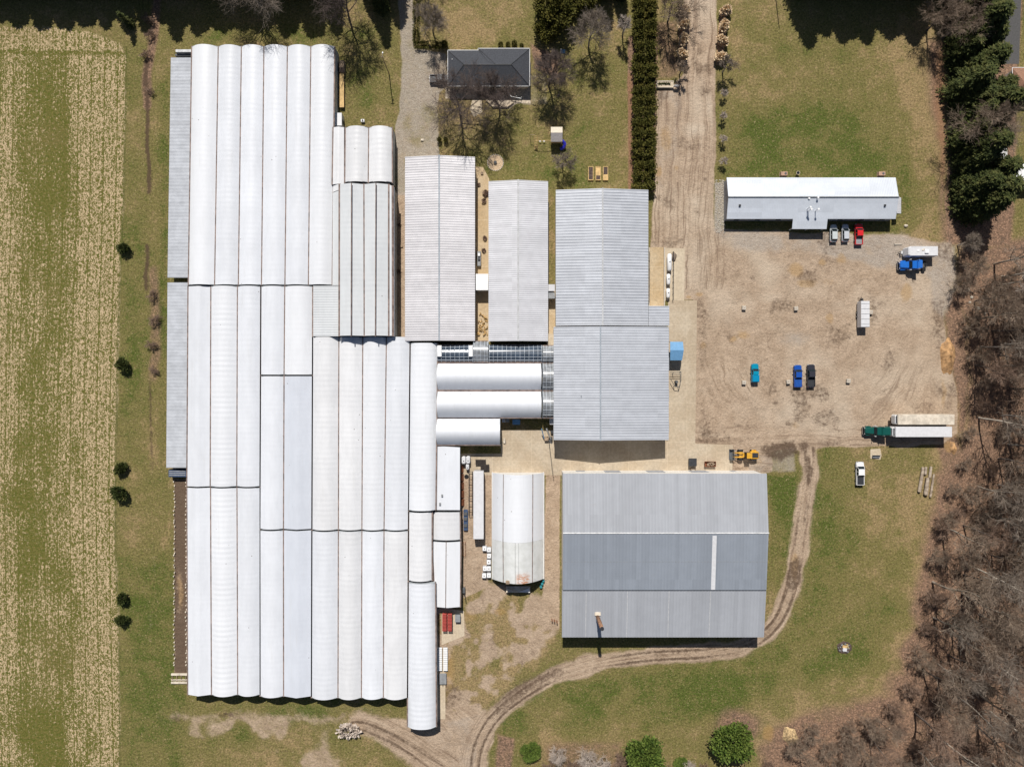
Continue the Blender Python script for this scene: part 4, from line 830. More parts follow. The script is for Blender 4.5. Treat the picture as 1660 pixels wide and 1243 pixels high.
def bare_tree(name, label, seed, h, spread, first=.25, limbs=9, sub=7, twigs=6, fine=4, r0=.24, mats=('bark_dark','twig_dark'), up=.55, multi=1, wob=.12, tw=.022):
    rg = random.Random(seed); t = thing(name, label, 'tree'); tr = Seg(); cr = Seg()
    def limb(p, d, L, r, lev, n):
        pts = [Vector(p)]; d = Vector(d).normalized(); seg = tr if lev == 0 else cr; rr = r
        for i in range(n):
            d = (d + rdir(rg)*wob*(1+.5*lev) + Vector((0,0,.10*up if lev else .05))).normalized(); q = pts[-1] + d*L/n
            r2 = r*(1 - (i+1)/n*.72); seg.add(pts[-1], q, rr, r2); rr = r2; pts.append(q)
        return pts, d
    for ms in range(multi):
        d0 = Vector((0,0,1)) + (Vector((math.cos(ms*2.4),math.sin(ms*2.4),0))*.28 if multi > 1 else rdir(rg)*.05)
        tp, _ = limb((0,0,-.1), d0, h*(.92 if multi == 1 else .85), r0, 0, 9)
        nl = limbs if multi == 1 else max(4, limbs//multi+1)
        for i in range(nl):
            f = first + (1-first)*((i+.3)/nl)**.9*.97; k = min(int(f*9), 8); p = tp[k].lerp(tp[k+1], f*9-k); az = i*2.399+rg.random()*.8+ms*1.1
            e = up + .55*f; dd = Vector((math.cos(az), math.sin(az), e)); L = spread*(1.15-.62*(f-first)/(1-first))*rg.uniform(.8,1.15)
            lp, ld = limb(p, dd, L, r0*(.58-.3*f), 1, 5)
            for j in range(sub):
                g = .22 + .78*(j+rg.random()*.6)/sub; kk = min(int(g*5), 4); q = lp[kk].lerp(lp[kk+1], min(g*5-kk,1)); bd = (lp[kk+1]-lp[kk]).normalized()
                dd2 = (bd + rdir(rg)*.75).normalized(); sp, sd = limb(q, dd2, L*.58*(1.15-.55*g)*rg.uniform(.75,1.25), max(r0*.20, tw*2.0), 2, 3)
                for a in range(twigs):
                    s = .2 + .8*rg.random(); k3 = min(int(s*3), 2); q2 = sp[k3].lerp(sp[k3+1], s*3-k3); d3 = ((sp[k3+1]-sp[k3]).normalized() + rdir(rg)*.8).normalized()
                    L3 = L*.27*rg.uniform(.6,1.25); e2 = q2 + d3*L3; cr.add(q2, e2, tw*1.15, tw*.75)
                    for b_ in range(fine):
                        q3 = q2.lerp(e2, rg.uniform(.15,1)); d4 = (d3 + rdir(rg)*.8).normalized(); cr.add(q3, q3 + d4*L3*rg.uniform(.4,.8), tw*.8, tw*.45)
    tr.build('trunk', M[mats[0]], t, 6); cr.build('crown', M[mats[1]], t, 3); return t
def leaf_quads(P0, Dv, L, W, nz=None):
    """kite shaped leaf sprays: base point, direction, length, width"""
    n = len(P0); D = Dv/np.maximum(np.linalg.norm(Dv, axis=1, keepdims=True), 1e-6); rs = np.random.RandomState(n)
    ref = rs.normal(size=(n,3))*.55 + np.array([[0,0,1.]]); u = np.cross(D, ref); u /= np.maximum(np.linalg.norm(u, axis=1, keepdims=True), 1e-6)
    L = np.asarray(L)[:,None]*np.ones((n,1)); W = np.asarray(W)[:,None]*np.ones((n,1))
    V = np.stack([P0, P0+D*L*.45+u*W*.5, P0+D*L, P0+D*L*.45-u*W*.5], 1).reshape(-1,3)
    return V, np.arange(4*n).reshape(n,4)
def spruce(name, label, seed, h, rad, mat='spruce', whorls=34, per=9, pairs=6, low=.04, pw=.85, leaf=.62):
    rg = np.random.RandomState(seed); t = thing(name, label, 'tree'); A = []; D = []; L = []; W = []
    b = MB(); b.tube((0,0,-.1),(0,0,h*.97),rad*.07+.05,.03,7); b.build('trunk', M['bark_dark'], t)
    for i in range(whorls):
        f = low + (1-low)*(i/whorls); z = h*f; Rr = rad*(1-f)**pw*rg.uniform(.86,1.1) + .12; n = max(4, int(per*(1-.45*f)))
        for k in range(n):
            az = i*1.9 + k*2*math.pi/n + rg.uniform(-.25,.25); Rk = Rr*rg.uniform(.72,1.18); out = np.array([math.cos(az), math.sin(az), 0]); side = np.array([-out[1], out[0], 0]); dr = rg.uniform(.12,.42)
            for s in range(pairs):
                u = .22 + .78*s/(pairs-1) if pairs > 1 else 1; p = out*Rk*u*.86 + np.array([0,0,z - dr*Rk*u*u + .16*Rk*u]); ln = leaf*(1.15-.45*u)*(.6+.4*min(1,Rk/1.6))
                for sg in (-1, 1):
                    A.append(p); D.append(out*.75 + side*sg*.8 + np.array([0,0,rg.uniform(-.25,.25)])); L.append(ln*rg.uniform(.8,1.2)); W.append(ln*.40)
            A.append(out*Rk*.85 + np.array([0,0,z - dr*Rk*.72 + .14*Rk])); D.append(out + np.array([0,0,rg.uniform(-.2,.3)])); L.append(leaf*1.0); W.append(leaf*.4)
    A.append(np.array([0,0,h*.94])); D.append(np.array([0,0,1.])); L.append(h*.06); W.append(.25)
    V, F = leaf_quads(np.array(A), np.array(D), np.array(L), np.array(W)); np_mesh('crown', V, F, M[mat], t); return t
def leafy(name, label, cat, seed, rx, ry, h, n=1500, leaf=.34, mat='bush', z0=.1, lumps=9, flat=.0, upb=.5, square=False):
    rg = np.random.RandomState(seed); t = thing(name, label, cat); b = MB(); b.tube((0,0,-.05),(0,0,h*.7),.09*max(rx,.6),.03,6); b.build('trunk', M['bark_dark'], t)
    lv = rg.normal(size=(lumps,3)); lv /= np.linalg.norm(lv, axis=1, keepdims=True); lv[:,2] = np.abs(lv[:,2])
    d = rg.normal(size=(n,3)); d /= np.linalg.norm(d, axis=1, keepdims=True); lum = np.max(d@lv.T, 1); rr = rg.uniform(.45, 1, n)**.5*(.62+.46*np.clip((lum-.62)*2.6,0,1))*(1+.10*rg.normal(size=n)) 
    sc = np.array([rx, ry, h*.5]); 
    if square: d = np.sign(d)*np.abs(d)**.55
    p = d*rr[:,None]*sc + np.array([0,0,z0+h*.5]); p[:,2] = np.maximum(p[:,2], .05)
    dv = d/sc*np.mean(sc) + rg.normal(size=(n,3))*.6 + np.array([0,0,upb]); l = leaf*rg.uniform(.7,1.3,n)
    V, F = leaf_quads(p, dv, l, l*.62); np_mesh('crown', V, F, M[mat], t); return t

# --- the leafless wood on the right
wood = [('tall_tree','bark_grey','twig_dark',20,6.4,.34,.26),('tall_tree','bark_pale','twig_grey',22,6.0,.40,.25),('tall_tree','bark_dark','twig_brown',18,6.8,.30,.25),('tall_tree','bark_grey','twig_grey',19,7.2,.32,.27),('tall_tree','bark_pale','twig_pale',23,5.4,.46,.24),('tall_tree','bark_dark','twig_dark',16,6.6,.28,.22)]
woodlab = ['tall grey barked leafless tree leaning over the brown leaf litter of the wood at right','tall leafless tree with a pale trunk and grey twigs in the wood at right','dark leafless tree with brown twigs in the wood at right','broad grey leafless tree in the wood at right','very tall leafless tree with pale bark and whitish twigs in the wood at right','dark trunked smaller leafless tree in the wood at right']
WP = [bare_tree(n, woodlab[i], 100+i, h, sp, first=fi, limbs=13, sub=8, twigs=5, fine=2, r0=r0*1.2, mats=(bm, tm), up=.8, tw=.024) for i, (n, bm, tm, h, sp, fi, r0) in enumerate(wood)]
for i, p in enumerate(WP): p.name = ['grey_tree','pale_tree','brown_tree','broad_tree','birch_tree','dark_tree'][i]; p['category'] = 'tree'
thick = [bare_tree(n, l, s, h, sp, first=.06, limbs=15, sub=7, twigs=6, fine=3, r0=.08, mats=('bark_dark', tm), up=.7, multi=3, tw=.02) for n, l, s, h, sp, tm in
    (('brown_thicket','brown leafless thicket of the wood at right',201,5.0,2.8,'twig_brown'),('grey_thicket','grey brown leafless thicket of the wood at right',202,6.5,3.2,'twig_dark'),('pale_thicket','pale grey twiggy shrub in the brush at the bottom edge',203,4.6,2.6,'twig_pale'))]
rg = random.Random(77)
def inside(poly, x, y):
    c = False; n = len(poly)
    for i in range(n):
        (x0,y0),(x1,y1) = poly[i], poly[(i+1) % n]
        if (y0 > y) != (y1 > y) and x < (x1-x0)*(y-y0)/(y1-y0)+x0: c = not c
    return c
pts = []
wood_in = [(1575,425),(1566,520),(1580,600),(1574,690),(1556,740),(1530,800),(1512,870),(1498,940),(1488,1020),(1470,1090),(1450,1130),(1400,1170),(1300,1190),(1262,1230),(1262,1290),(1740,1290),(1740,410)]
tries = 0
while len(pts) < 140 and tries < 20000:
    tries += 1; x, y = rg.uniform(1230,1735), rg.uniform(405,1285)
    if inside(wood_in, x, y) and all((x-a)**2+(y-b)**2 > 18.5**2 for a, b in pts): pts.append((x, y))
for x, y in pts:
    edge = x < 1470 and y > 1150
    i = rg.choice([5,2,5]) if edge else rg.choices(range(6), [26,17,22,22,10,18])[0]; c = P(x, y)
    sc = rg.uniform(.75,1.05)*(.62 if edge else 1)
    o = place(WP[i], c.x, c.y, rg.uniform(0,6.28), sc, None, 'leafless trees of the wood at right')
    o.rotation_euler = (rg.gauss(0,.05), rg.gauss(0,.05), rg.uniform(0,6.28))
tp = []
for x, y in [(1560,440),(1552,470),(1575,500),(1560,535),(1578,575),(1585,620),(1580,660),(1565,700),(1555,745),(1535,790),(1518,850),(1510,900),(1502,960),(1492,1010),(1480,1060),(1462,1105),(1440,1135),(1400,1160),(1360,1175),(1310,1180),(1280,1200),(1330,1210),(1380,1205),(1420,1190),(1460,1180),(1490,1140),(1520,1080),(1545,1000),(1550,900),(1580,830),(1600,760),(1620,700),(1610,600),(1640,520),(1630,450),(1650,900),(1600,950),(1640,1010),(1590,1100),(1640,1150),(1550,1190),(1340,1240),(1400,1240),(1470,1240)]:
    c = P(x+rg.uniform(-6,6), y+rg.uniform(-6,6)); place(thick[rg.choice([0,1,1])], c.x, c.y, rg.uniform(0,6.28), rg.uniform(.55,1.1), None, 'thickets along the wood')
for k in range(46):                                    # undergrowth between the trunks
    while True:
        x, y = rg.uniform(1480,1730), rg.uniform(430,1280)
        if inside(wood_in, x, y): break
    c = P(x, y); place(thick[rg.choice([0,1,1])], c.x, c.y, rg.uniform(0,6.28), rg.uniform(.6,1.0), None, 'thickets along the wood')
# --- bottom brush
for x, y, k, s in [(905,1215,2,.9),(925,1235,0,.9),(950,1222,2,1.0),(975,1230,2,.9),(890,1240,0,.7),(1005,1225,0,.7),(1115,1235,2,.6),(1085,1245,0,.6),(1140,1240,0,.5),(1240,1235,0,.6)]:
    c = P(x, y); place(thick[k], c.x, c.y, x*.1, s, 'pale grey twiggy shrub in the brush along the bottom edge' if k == 2 else 'small brown leafless shrub in the brush along the bottom edge', 'brush along the bottom edge')
for x, y, s in [(247,150,.32),(240,90,.4),(246,60,.4),(250,480,.42),(254,520,.45),(248,560,.42),(252,600,.36),(243,35,.45)]:
    c = P(x, y); place(thick[0], c.x, c.y, y*.3, (s, s*1.5, s*.8), 'low brown brush on the ditch line between the field and the greenhouses', 'brush on the ditch line')
# --- single yard trees
yt = [  # label, px, py, height, spread, first, limbs, mats, seed, multi
 ('spreading leafless tree in front of the family house beside the parked dark truck',747,191,12.5,8.2,.16,14,('bark_dark','twig_yard'),301,1),
 ('leafless tree on the lawn between patio and fire ring',810,178,11,6.4,.18,13,('bark_dark','twig_yard'),302,1),
 ('dense grey leafless tree at the right corner of the family house',889,139,10.5,5.6,.16,18,('bark_dark','twig_yard'),303,1),
 ('slim grey leafless tree on the lawn right of the dense grey tree',954,76,11,5.2,.2,13,('bark_grey','twig_grey'),304,1),
 ('small grey sapling on the lawn next to the cedar hedge',1009,58,8.0,2.2,.3,8,('bark_grey','twig_pale'),305,1),
 ('leafless young tree growing from a round pale mulch ring between hedge and road',1082,36,9.5,5.2,.25,11,('bark_dark','twig_dark'),306,1),
 ('big leafless tree at the top edge above the six bay greenhouse',430,16,12,8.6,.18,14,('bark_grey','twig_grey'),307,1),
 ('big leafless tree at the top edge casting a long branching shadow beside the greenhouse',566,30,15,9.5,.18,15,('bark_dark','twig_yard'),308,1),
 ('small leafless tree on the lawn above the low clipped hedge',702,52,8.0,5.0,.25,9,('bark_grey','twig_grey'),309,1),
 ('pale leafless ornamental tree on the grass above the end of the long grey hall',912,268,6.0,3.0,.25,9,('bark_grey','twig_grey'),310,1),
 ('small dark leafless tree on the road side by the planter box',1101,122,5.0,1.9,.3,8,('bark_dark','twig_dark'),311,1),
 ('small leafless tree on the grass across the road from the planter box',1171,118,6.5,2.2,.3,8,('bark_grey','twig_grey'),312,1),
 ('leafless tree at the top edge beside the right spruce row',1528,62,11,6,.3,9,('bark_dark','twig_dark'),313,1),
 ('slender leafless tree at the top edge left of the right spruce row',1502,50,10,5,.3,9,('bark_dark','twig_dark'),314,1),
 ('grey leafless tree standing among the spruces at right',1558,243,14,7.5,.35,12,('bark_grey','twig_dark'),315,1),
 ('pale low tree in the dark gap below the spruces at right',1552,398,7,3.0,.2,10,('bark_grey','twig_grey'),316,1),
 ('dark leafless tree at the top edge above the driveway hedge',693,-18,9,4.0,.25,10,('bark_grey','twig_grey'),317,1),
]
for lab, x, y, h, sp, fi, li, ms, sd, mu in yt:
    c = P(x, y); o = bare_tree('leafless_tree', lab, sd, h, sp, fi, li, 9, 8, 5, .13+.011*h, ms, .6, mu, .12, .023); o.location = (c.x, c.y, 0)
# --- spruces
SP = [spruce('spruce', 'tall dark spruce in the row along the right edge', 400+i, h, r, 'spruce', 40, 12, 8, .03, .46, .9) for i, (h, r) in enumerate(((14.5,4.4),(12.5,4.0),(16,4.6)))]
SP[1].name = 'spruce_b'; SP[2].name = 'spruce_c'
sr = random.Random(12); k = 0
for x0, ys in ((1554, list(range(-64, 222, 18)) + [236, 256, 276, 294, 312, 330, 345]), (1570, list(range(-54, 225, 20)) + [245, 268, 288, 308, 328, 344]), (1588, list(range(-60, 214, 22)) + [282, 304, 326])):
    for y in ys:
        if x0 > 1580 and (78 < y < 150 or y > 270): continue
        c = P(x0 + sr.uniform(-6, 6) + (5 if y > 240 else 0), y + sr.uniform(-5, 5)); s = sr.uniform(.80, 1.08)*((.84 if y < 165 else 1.0) if x0 > 1580 else .97 if y < 165 else 1.05)
        o = place(SP[k % 3], c.x, c.y, sr.uniform(0, 6.28), (s, s, s*sr.uniform(.85, 1.1)), None, 'spruce row along the right edge'); o.rotation_euler = (sr.gauss(0,.05), sr.gauss(0,.05), sr.uniform(0,6.28)); k += 1
# beyond the top edge: their shadows lie along the top of the picture
for i, x in enumerate(list(range(1290, 1500, 13)) + list(range(1300, 1520, 24))):
    c = P(x, -36 + 8*math.sin(i*1.9)); place(SP[i % 3], c.x, c.y, i, (1.0,1.0,1.22+.10*math.sin(i*2.7)), 'dark spruce behind the lawn beyond the top edge', 'spruces beyond the top edge')
for i, x in enumerate(list(range(-40, 205, 12)) + list(range(255, 420, 11)) + list(range(425, 545, 14)) + [228, 600, 612, 640]):
    c = P(x, -31 + 6*math.sin(i*2.3)); big = .84 if x > 200 else .72
    place(SP[i % 3], c.x, c.y, i*.7, (.85,.85,(big+.07*math.sin(i*1.7))*1.28), 'dark spruce beyond the top edge above field and greenhouses', 'spruces beyond the top edge')
sm = spruce('young_spruce', 'young dark conifer by the ditch line at the top left', 450, 6.5, 1.3, 'spruce', 24, 8, 4, .03, .8, .5); c = P(214, 42); sm.location = (c.x, c.y, 0)
for k, (x, y, lab) in enumerate(((980,-12,'dark conifer at the top edge left of the long cedar hedge'),(1004,-8,'dark conifer at the top edge touching the long cedar hedge'),(620,14,'dark conifer at the top edge beside the gravel driveway'))):
    o = copy_tree(SP[k]); c = P(x, y); o.location = (c.x, c.y, 0); o.scale = (.55,.55,.85 if k < 2 else .8); o['label'] = lab; o['group'] = 'conifers at the top edge'; o.rotation_euler = (0,0,k*2)
# --- cedar hedge, clumps and bushes
ced = [leafy('cedar', 'cedar in the long clipped hedge beside the dirt road', 'hedge cedar', 500+i, 2.75, 1.95, 4.2, 3000, .42, 'cedar', 0, 14, upb=.1, square=True) for i in range(3)]
ced[1].name = 'cedar_b'; ced[2].name = 'cedar_c'
for i in range(20):
    y = -28 + i*17.2; c = P(1041 + .8*math.sin(i*2.2) + (1.5 if y < 150 else 0), y); place(ced[i % 3], c.x, c.y, (i % 2)*math.pi, (1.02+.08*math.sin(i*1.7), 1, .95+.12*math.sin(i*2.9)), None, 'cedars of the long hedge')
for i, (x, y, s, lab) in enumerate([(884,20,1.15,'large olive green cedar clump at the top, left of the blue flag'),(905,38,1.25,'broad cedar clump between blue flag and slim grey tree'),(886,58,1.0,'cedar nearest the corner of the family house'),(930,12,1.2,'dark cedar clump at the top edge near the slim grey tree'),(955,2,1.0,'cedar clump cut by the top edge'),(908,2,1.2,'tall cedar cut by the top edge above the blue flag')]):
    c = P(x, y); o = place(ced[i % 3], c.x, c.y, i, (s*.95, s*1.3, s*1.25), lab, 'cedar clumps behind the house')
bs = leafy('round_bush', '', 'bush', 520, 1.75, 1.6, 2.5, 1300, .40, 'bush', 0, 6, upb=.1); bs2 = leafy('oval_bush', '', 'bush', 521, 1.9, 1.45, 2.9, 1300, .40, 'bush', 0, 5, upb=.1)
for i, (x, y, s, lab) in enumerate([(205,403,.95,'round dark bush highest on the grass edge of the field'),(204,592,1.0,'round dark bush alone on the field edge beside the lower corrugated lean-to'),(201,759,.98,'upper of the two close round bushes on the field edge near the lean-to end'),(200,796,1.18,'larger lower one of the two close round bushes on the field edge'),(202,967,.95,'upper of the pair of bushes low on the field edge beside the brown dirt strip'),(202,1002,.88,'lowest and smallest round bush on the field edge')]):
    c = P(x, y); place((bs, bs2)[i % 2], c.x, c.y, i*1.9, s, lab, 'round bushes along the field edge')
av = leafy('arborvitae', '', 'evergreen', 530, 5.1, 4.7, 7.5, 5200, .66, 'arbor', 0, 8, upb=.15)
for i, (x, y, s, sz, lab) in enumerate([(1180,1188,1.0,1,'large bright green round evergreen at the bottom on a reddish brown patch'),(1040,1212,.98,1,'wide green evergreen cut by the bottom edge'),(860,1215,.50,.6,'smaller green evergreen beside pale shrubs at the bottom edge'),(1105,1238,.42,.4,'low green shrub cut by the bottom edge between the two large evergreens')]):
    c = P(x, y); place(av, c.x, c.y, i*1.7, (s,s,s*sz), lab, 'green evergreens at the bottom')
hd = leafy('clipped_hedge', 'low clipped hedge on the lawn side of the gravel parking beside the house', 'hedge', 540, 3.9, .75, 1.3, 1500, .28, 'cedar', 0, 14, upb=.1, square=True); c = P(697, 76); hd.location = (c.x, c.y, 0)
hd2 = leafy('clipped_hedge', 'narrow clipped hedge along the top end of the gravel driveway', 'hedge', 541, .75, 5.6, 1.5, 1500, .28, 'cedar', 0, 14, upb=.1, square=True); c = P(675, 40); hd2.location = (c.x, c.y, 0)
cs = leafy('shrub', '', 'shrub', 542, .8, .75, 1.3, 500, .24, 'cedar', 0, 8)
for i, (x, y, s, lab) in enumerate([(721,74,1.3,'tall narrow shrub at the house end of the clipped hedge'),(811,75,1.0,'leftmost green shrub behind the dark roofed house'),(823,75,.9,'middle small shrub behind the dark roofed house'),(834,74,1.1,'rusty green shrub behind the dark roofed house'),(846,76,.8,'rightmost small shrub behind the dark roofed house'),(713,228,.9,'narrow upright shrub at the driveway end near the pinkish white shed'),(723,228,.9,'narrow upright shrub under the spreading tree, next to its twin'),(818,183,.6,'little bush at the patio wall')]):
    c = P(x, y); place(cs, c.x, c.y, i, (s,s,s*1.4 if y > 200 else s), lab, 'garden shrubs')
# ornamental grass mounds in the two roadside beds
tf = leafy('ornamental_grass', '', 'ornamental grass', 551, .85, 1.45, 2.3, 1100, .62, 'drygrass', 0, 7, upb=.25)
for side, xs, ys in (('left', (1106.5,1106,1105.3,1104.2), (22,45,69,93)), ('right', (1173,1170.8,1168.8,1166.5), (22,47,71,97))):
    structure(sheet('mulch_bed', [(xs[0]-5,14),(xs[0]+5,14),(xs[0]+4,60),(xs[3]+4,106),(xs[3]-6,106),(xs[2]-6,60)], .03, plain('mulch_'+side, (.40,.26,.15), .95, var=.4, sc=3)))
    for i in range(4):
        c = P(xs[i], ys[i]); place(tf, c.x, c.y, i+len(side), (1,1,1), '%s dry tan grass mound in the %s roadside bed' % (('topmost','second','third','lowest')[i], side), 'grass mounds in the %s roadside bed' % side)
ballt = bare_tree('ball_tree', '', 560, 2.6, 1.0, .5, 14, 7, 6, 4, .05, ('bark_grey','twig_pale'), .4, 1, .08, .018)
for i, (x, y) in enumerate(((1170,157),(1170,193),(1170,229),(1170,264))):
    c = P(x, y); place(ballt, c.x, c.y, i, 1.0, '%s little round leafless tree in the row along the road' % ('topmost','second from the top','third from the top','lowest, nearest the office,')[i], 'little round trees along the road')
# ------------------------------------------------------------------ vehicles
def paint(name, col, rough=.3): return plain(name, col, rough, .0, .5, var=.04)
def wheel(parent, x, y, r=.38, w=.26, name='wheel', mat='black'):
    b = MB(); b.tube((x-w/2,y,r),(x+w/2,y,r),r,r,14); o = b.build(name, M[mat], parent)
    sx = 1 if x > 0 else -1; b = MB(); b.tube((x+sx*(w/2-.03),y,r),(x+sx*(w/2+.012),y,r),r*.58,r*.5,10); b.build('rim', M['steel'], o); return o
def at(px, py, z=1.2): q = P(px, py, z); return (q.x, q.y, 0)
def lamps(t, W, yf, yb, z):
    for s in (-1, 1):
        b = MB(); b.cbox(s*W*.8-.17, s*W*.8+.17, yf-.08, yf+.03, z, z+.18, .03); b.build('headlight', M['lamp_clear'], t)
        b = MB(); b.cbox(s*W*.85-.12, s*W*.85+.12, yb-.03, yb+.06, z+.05, z+.32, .02); b.build('tail_lamp', M['red_light'], t)
def pickup(label, col, px, py, rz=0, L=5.8, W=1.0, cover=None, bed='charcoal', cabl=2.35, group='parked pickup trucks', z=1.1):
    t = thing('pickup_truck', label, 'pickup', (0,0,0), group); pm = paint('truck_paint', col); f = L/2; yb0 = f-1.75-cabl*.72   # rear of cab
    b = MB(); b.loft([[(-W+.06,-f+.1,.42),(W-.06,-f+.1,.42),(W-.06,f-.25,.42),(-W+.06,f-.25,.42)], [(-W,-f,.62),(W,-f,.62),(W,f-.1,.62),(-W,f-.1,.62)], [(-W,-f,.80),(W,-f,.80),(W,f-.08,.80),(-W,f-.08,.80)]])
    hood = [(-W+.03,yb0+.1),(W-.03,yb0+.1),(W-.05,f-.55),(W-.25,f-.12),(W-.55,f),(-W+.55,f),(-W+.25,f-.12),(-W+.05,f-.55)]
    b.loft([[(x,y,.78) for x,y in hood], [(x*.985,y,1.02) for x,y in hood], [(x*.90,y-(.10 if y > 0 else 0),1.13) for x,y in hood]])
    b.build('body', pm, t, False)
    for s in (-1, 1):
        b = MB(); b.cbox(s*W-(.14 if s > 0 else 0), s*W+(0 if s > 0 else .14), -f+.02, yb0+.15, .78, 1.14, .02, .02); b.build('bed_side', pm, t)
    b = MB(); b.cbox(-W+.05, W-.05, -f, -f+.10, .78, 1.13, .02, .02); b.build('tailgate', pm, t)
    b = MB(); b.box(-W+.15, W-.15, -f+.11, yb0, .805, .83 if not cover else 1.12)
    if not cover:
        for k in range(7): b.box(-W+.22+k*.23, -W+.30+k*.23, -f+.12, yb0-.02, .83, .85)
    b.build('bed_cover' if cover else 'bed_liner', M[cover or bed], t)
    y0, y1 = yb0, yb0+cabl
    b = MB(); b.frus((-W+.05,W-.05,y0,y1,1.06),(-W+.24,W-.24,y0+.28,y1-.72,1.72)); b.build('windows', M['glass_car'], t)
    b = MB(); b.cbox(-W+.22,W-.22,y0+.26,y1-.70,1.70,1.80,.12,.05)
    for s in (-1, 1):
        b.tube((s*(W-.07),y1-.02,1.08),(s*(W-.25),y1-.72,1.73),.045,n=5); b.tube((s*(W-.07),y0+.02,1.08),(s*(W-.25),y0+.28,1.73),.07,n=5); b.tube((s*(W-.06),(y0+y1)/2-.1,1.08),(s*(W-.25),(y0+y1)/2-.2,1.73),.05,n=5)
    b.build('cab_roof', pm, t)
    for s in (-1, 1):
        b = MB(); b.cbox(s*(W+.13)-.12, s*(W+.13)+.12, y1-.55, y1-.36, 1.06, 1.28, .03); b.build('mirror', M['charcoal'], t)
    b = MB(); b.cbox(-W+.08,W-.08,f-.12,f+.09,.42,.68,.1,.03); b.build('bumper', M['steel'], t); b = MB(); b.cbox(-W+.08,W-.08,-f-.13,-f+.05,.42,.64,.04,.03); b.build('bumper', M['steel'], t)
    b = MB(); b.box(-.6,.6,f-.02,f+.025,.72,.98); b.build('grille', M['charcoal'], t)
    lamps(t, W, f-.08, -f, .80)
    for y in (f-1.05, -f+1.15):
        for s in (-1, 1): wheel(t, s*(W-.12), y)
    t.location = at(px, py, z); t.rotation_euler = (0,0,rz); return t
def car(label, col, px, py, rz=0, L=4.6, W=.92, roofz=1.62, y0=-1.95, y1=1.15, group='cars parked at the office'):
    t = thing('parked_car', label, 'car', (0,0,0), group); pm = paint('car_paint', col, .25); f = L/2
    out = lambda k, d=0: [(-W+.12+d,-f+d),(W-.12-d,-f+d),(W-d,-f+.45),(W-d,f-.75),(W-.3-d,f-.12-d),(.45,f-d),(-.45,f-d),(-W+.3+d,f-.12-d),(-W+d,f-.75),(-W+d,-f+.45)]
    b = MB(); b.loft([[(x,y,.28) for x,y in out(0,.06)],[(x,y,.5) for x,y in out(0)],[(x,y,.82) for x,y in out(0)],[(x,y,.98-(.10 if y > f-1 else 0)) for x,y in out(0,.10)]]); b.build('body', pm, t, False)
    b = MB(); b.frus((-W+.1,W-.1,y0,y1,.93),(-W+.25,W-.25,y0+.35,y1-.85,roofz-.06)); b.build('windows', M['glass_car'], t)
    b = MB(); b.cbox(-W+.22,W-.22,y0+.30,y1-.83,roofz-.09,roofz,.15,.05)
    for s in (-1,1):
        b.tube((s*(W-.12),y1-.02,.95),(s*(W-.26),y1-.85,roofz-.06),.045,n=5); b.tube((s*(W-.12),y0+.02,.95),(s*(W-.26),y0+.35,roofz-.06),.06,n=5); b.tube((s*(W-.11),-.45,.95),(s*(W-.26),-.5,roofz-.06),.045,n=5)
        b.tube((s*(W-.32),y0+.45,roofz+.05),(s*(W-.32),y1-.95,roofz+.05),.02,n=4)
    b.build('roof', pm, t)
    for s in (-1,1): b = MB(); b.cbox(s*(W+.09)-.1,s*(W+.09)+.1,y1-.5,y1-.34,.95,1.1,.03); b.build('mirror', pm, t)
    lamps(t, W, f-.22, -f, .66)
    for y in (f-.95,-f+.9):
        for s in (-1,1): wheel(t, s*(W-.1), y, .33, .22)
    t.location = at(px, py, 1.0); t.rotation_euler = (0,0,rz); return t
pickup('white pickup with black bed cover parked on the grass by the wood', (.78,.78,.78), 1395, 767.5, 0, 5.9, 1.0, 'charcoal', cabl=2.55)
pickup('bright red pickup parked at the office porch, rightmost of the three vehicles', (.62,.02,.025), 1393, 379.5, 0, 5.3, .96, None, 'midgrey')
pickup('deep blue pickup parked in the dirt yard beside a black pickup', (.012,.075,.36), 1294, 609.5, 0, 5.6, .97, 'bluecover'); 
pickup('black pickup parked in the dirt yard beside a deep blue pickup', (.035,.035,.045), 1315.5, 609, 0, 5.7, .98, None, 'charcoal')
pickup('dark grey pickup parked nose to the house on the gravel', (.05,.06,.075), 712.5, 127, -math.pi/2, 5.0, .96, None, 'darkgrey', 2.2)
t = pickup('teal blue pickup with matching bed cap, alone in the dirt yard', (.0,.24,.38), 1224.5, 604.5, 0, 4.7, .92, None, 'darkgrey', 1.9)
b = MB(); b.cbox(-.86,.86,-2.28,-.35,1.13,1.72,.1,.08); b.rot(0).build('bed_cap', paint('teal_cap', (.0,.22,.40)), None); o = C.objects[-1]; o.parent = t
car('silver car with a pale roof, left of the three vehicles at the office', (.52,.56,.56), 1352, 378, 0, 4.5, .90)
car('light grey car between the silver car and the red pickup', (.50,.52,.56), 1371, 377.5, 0, 4.5, .88)
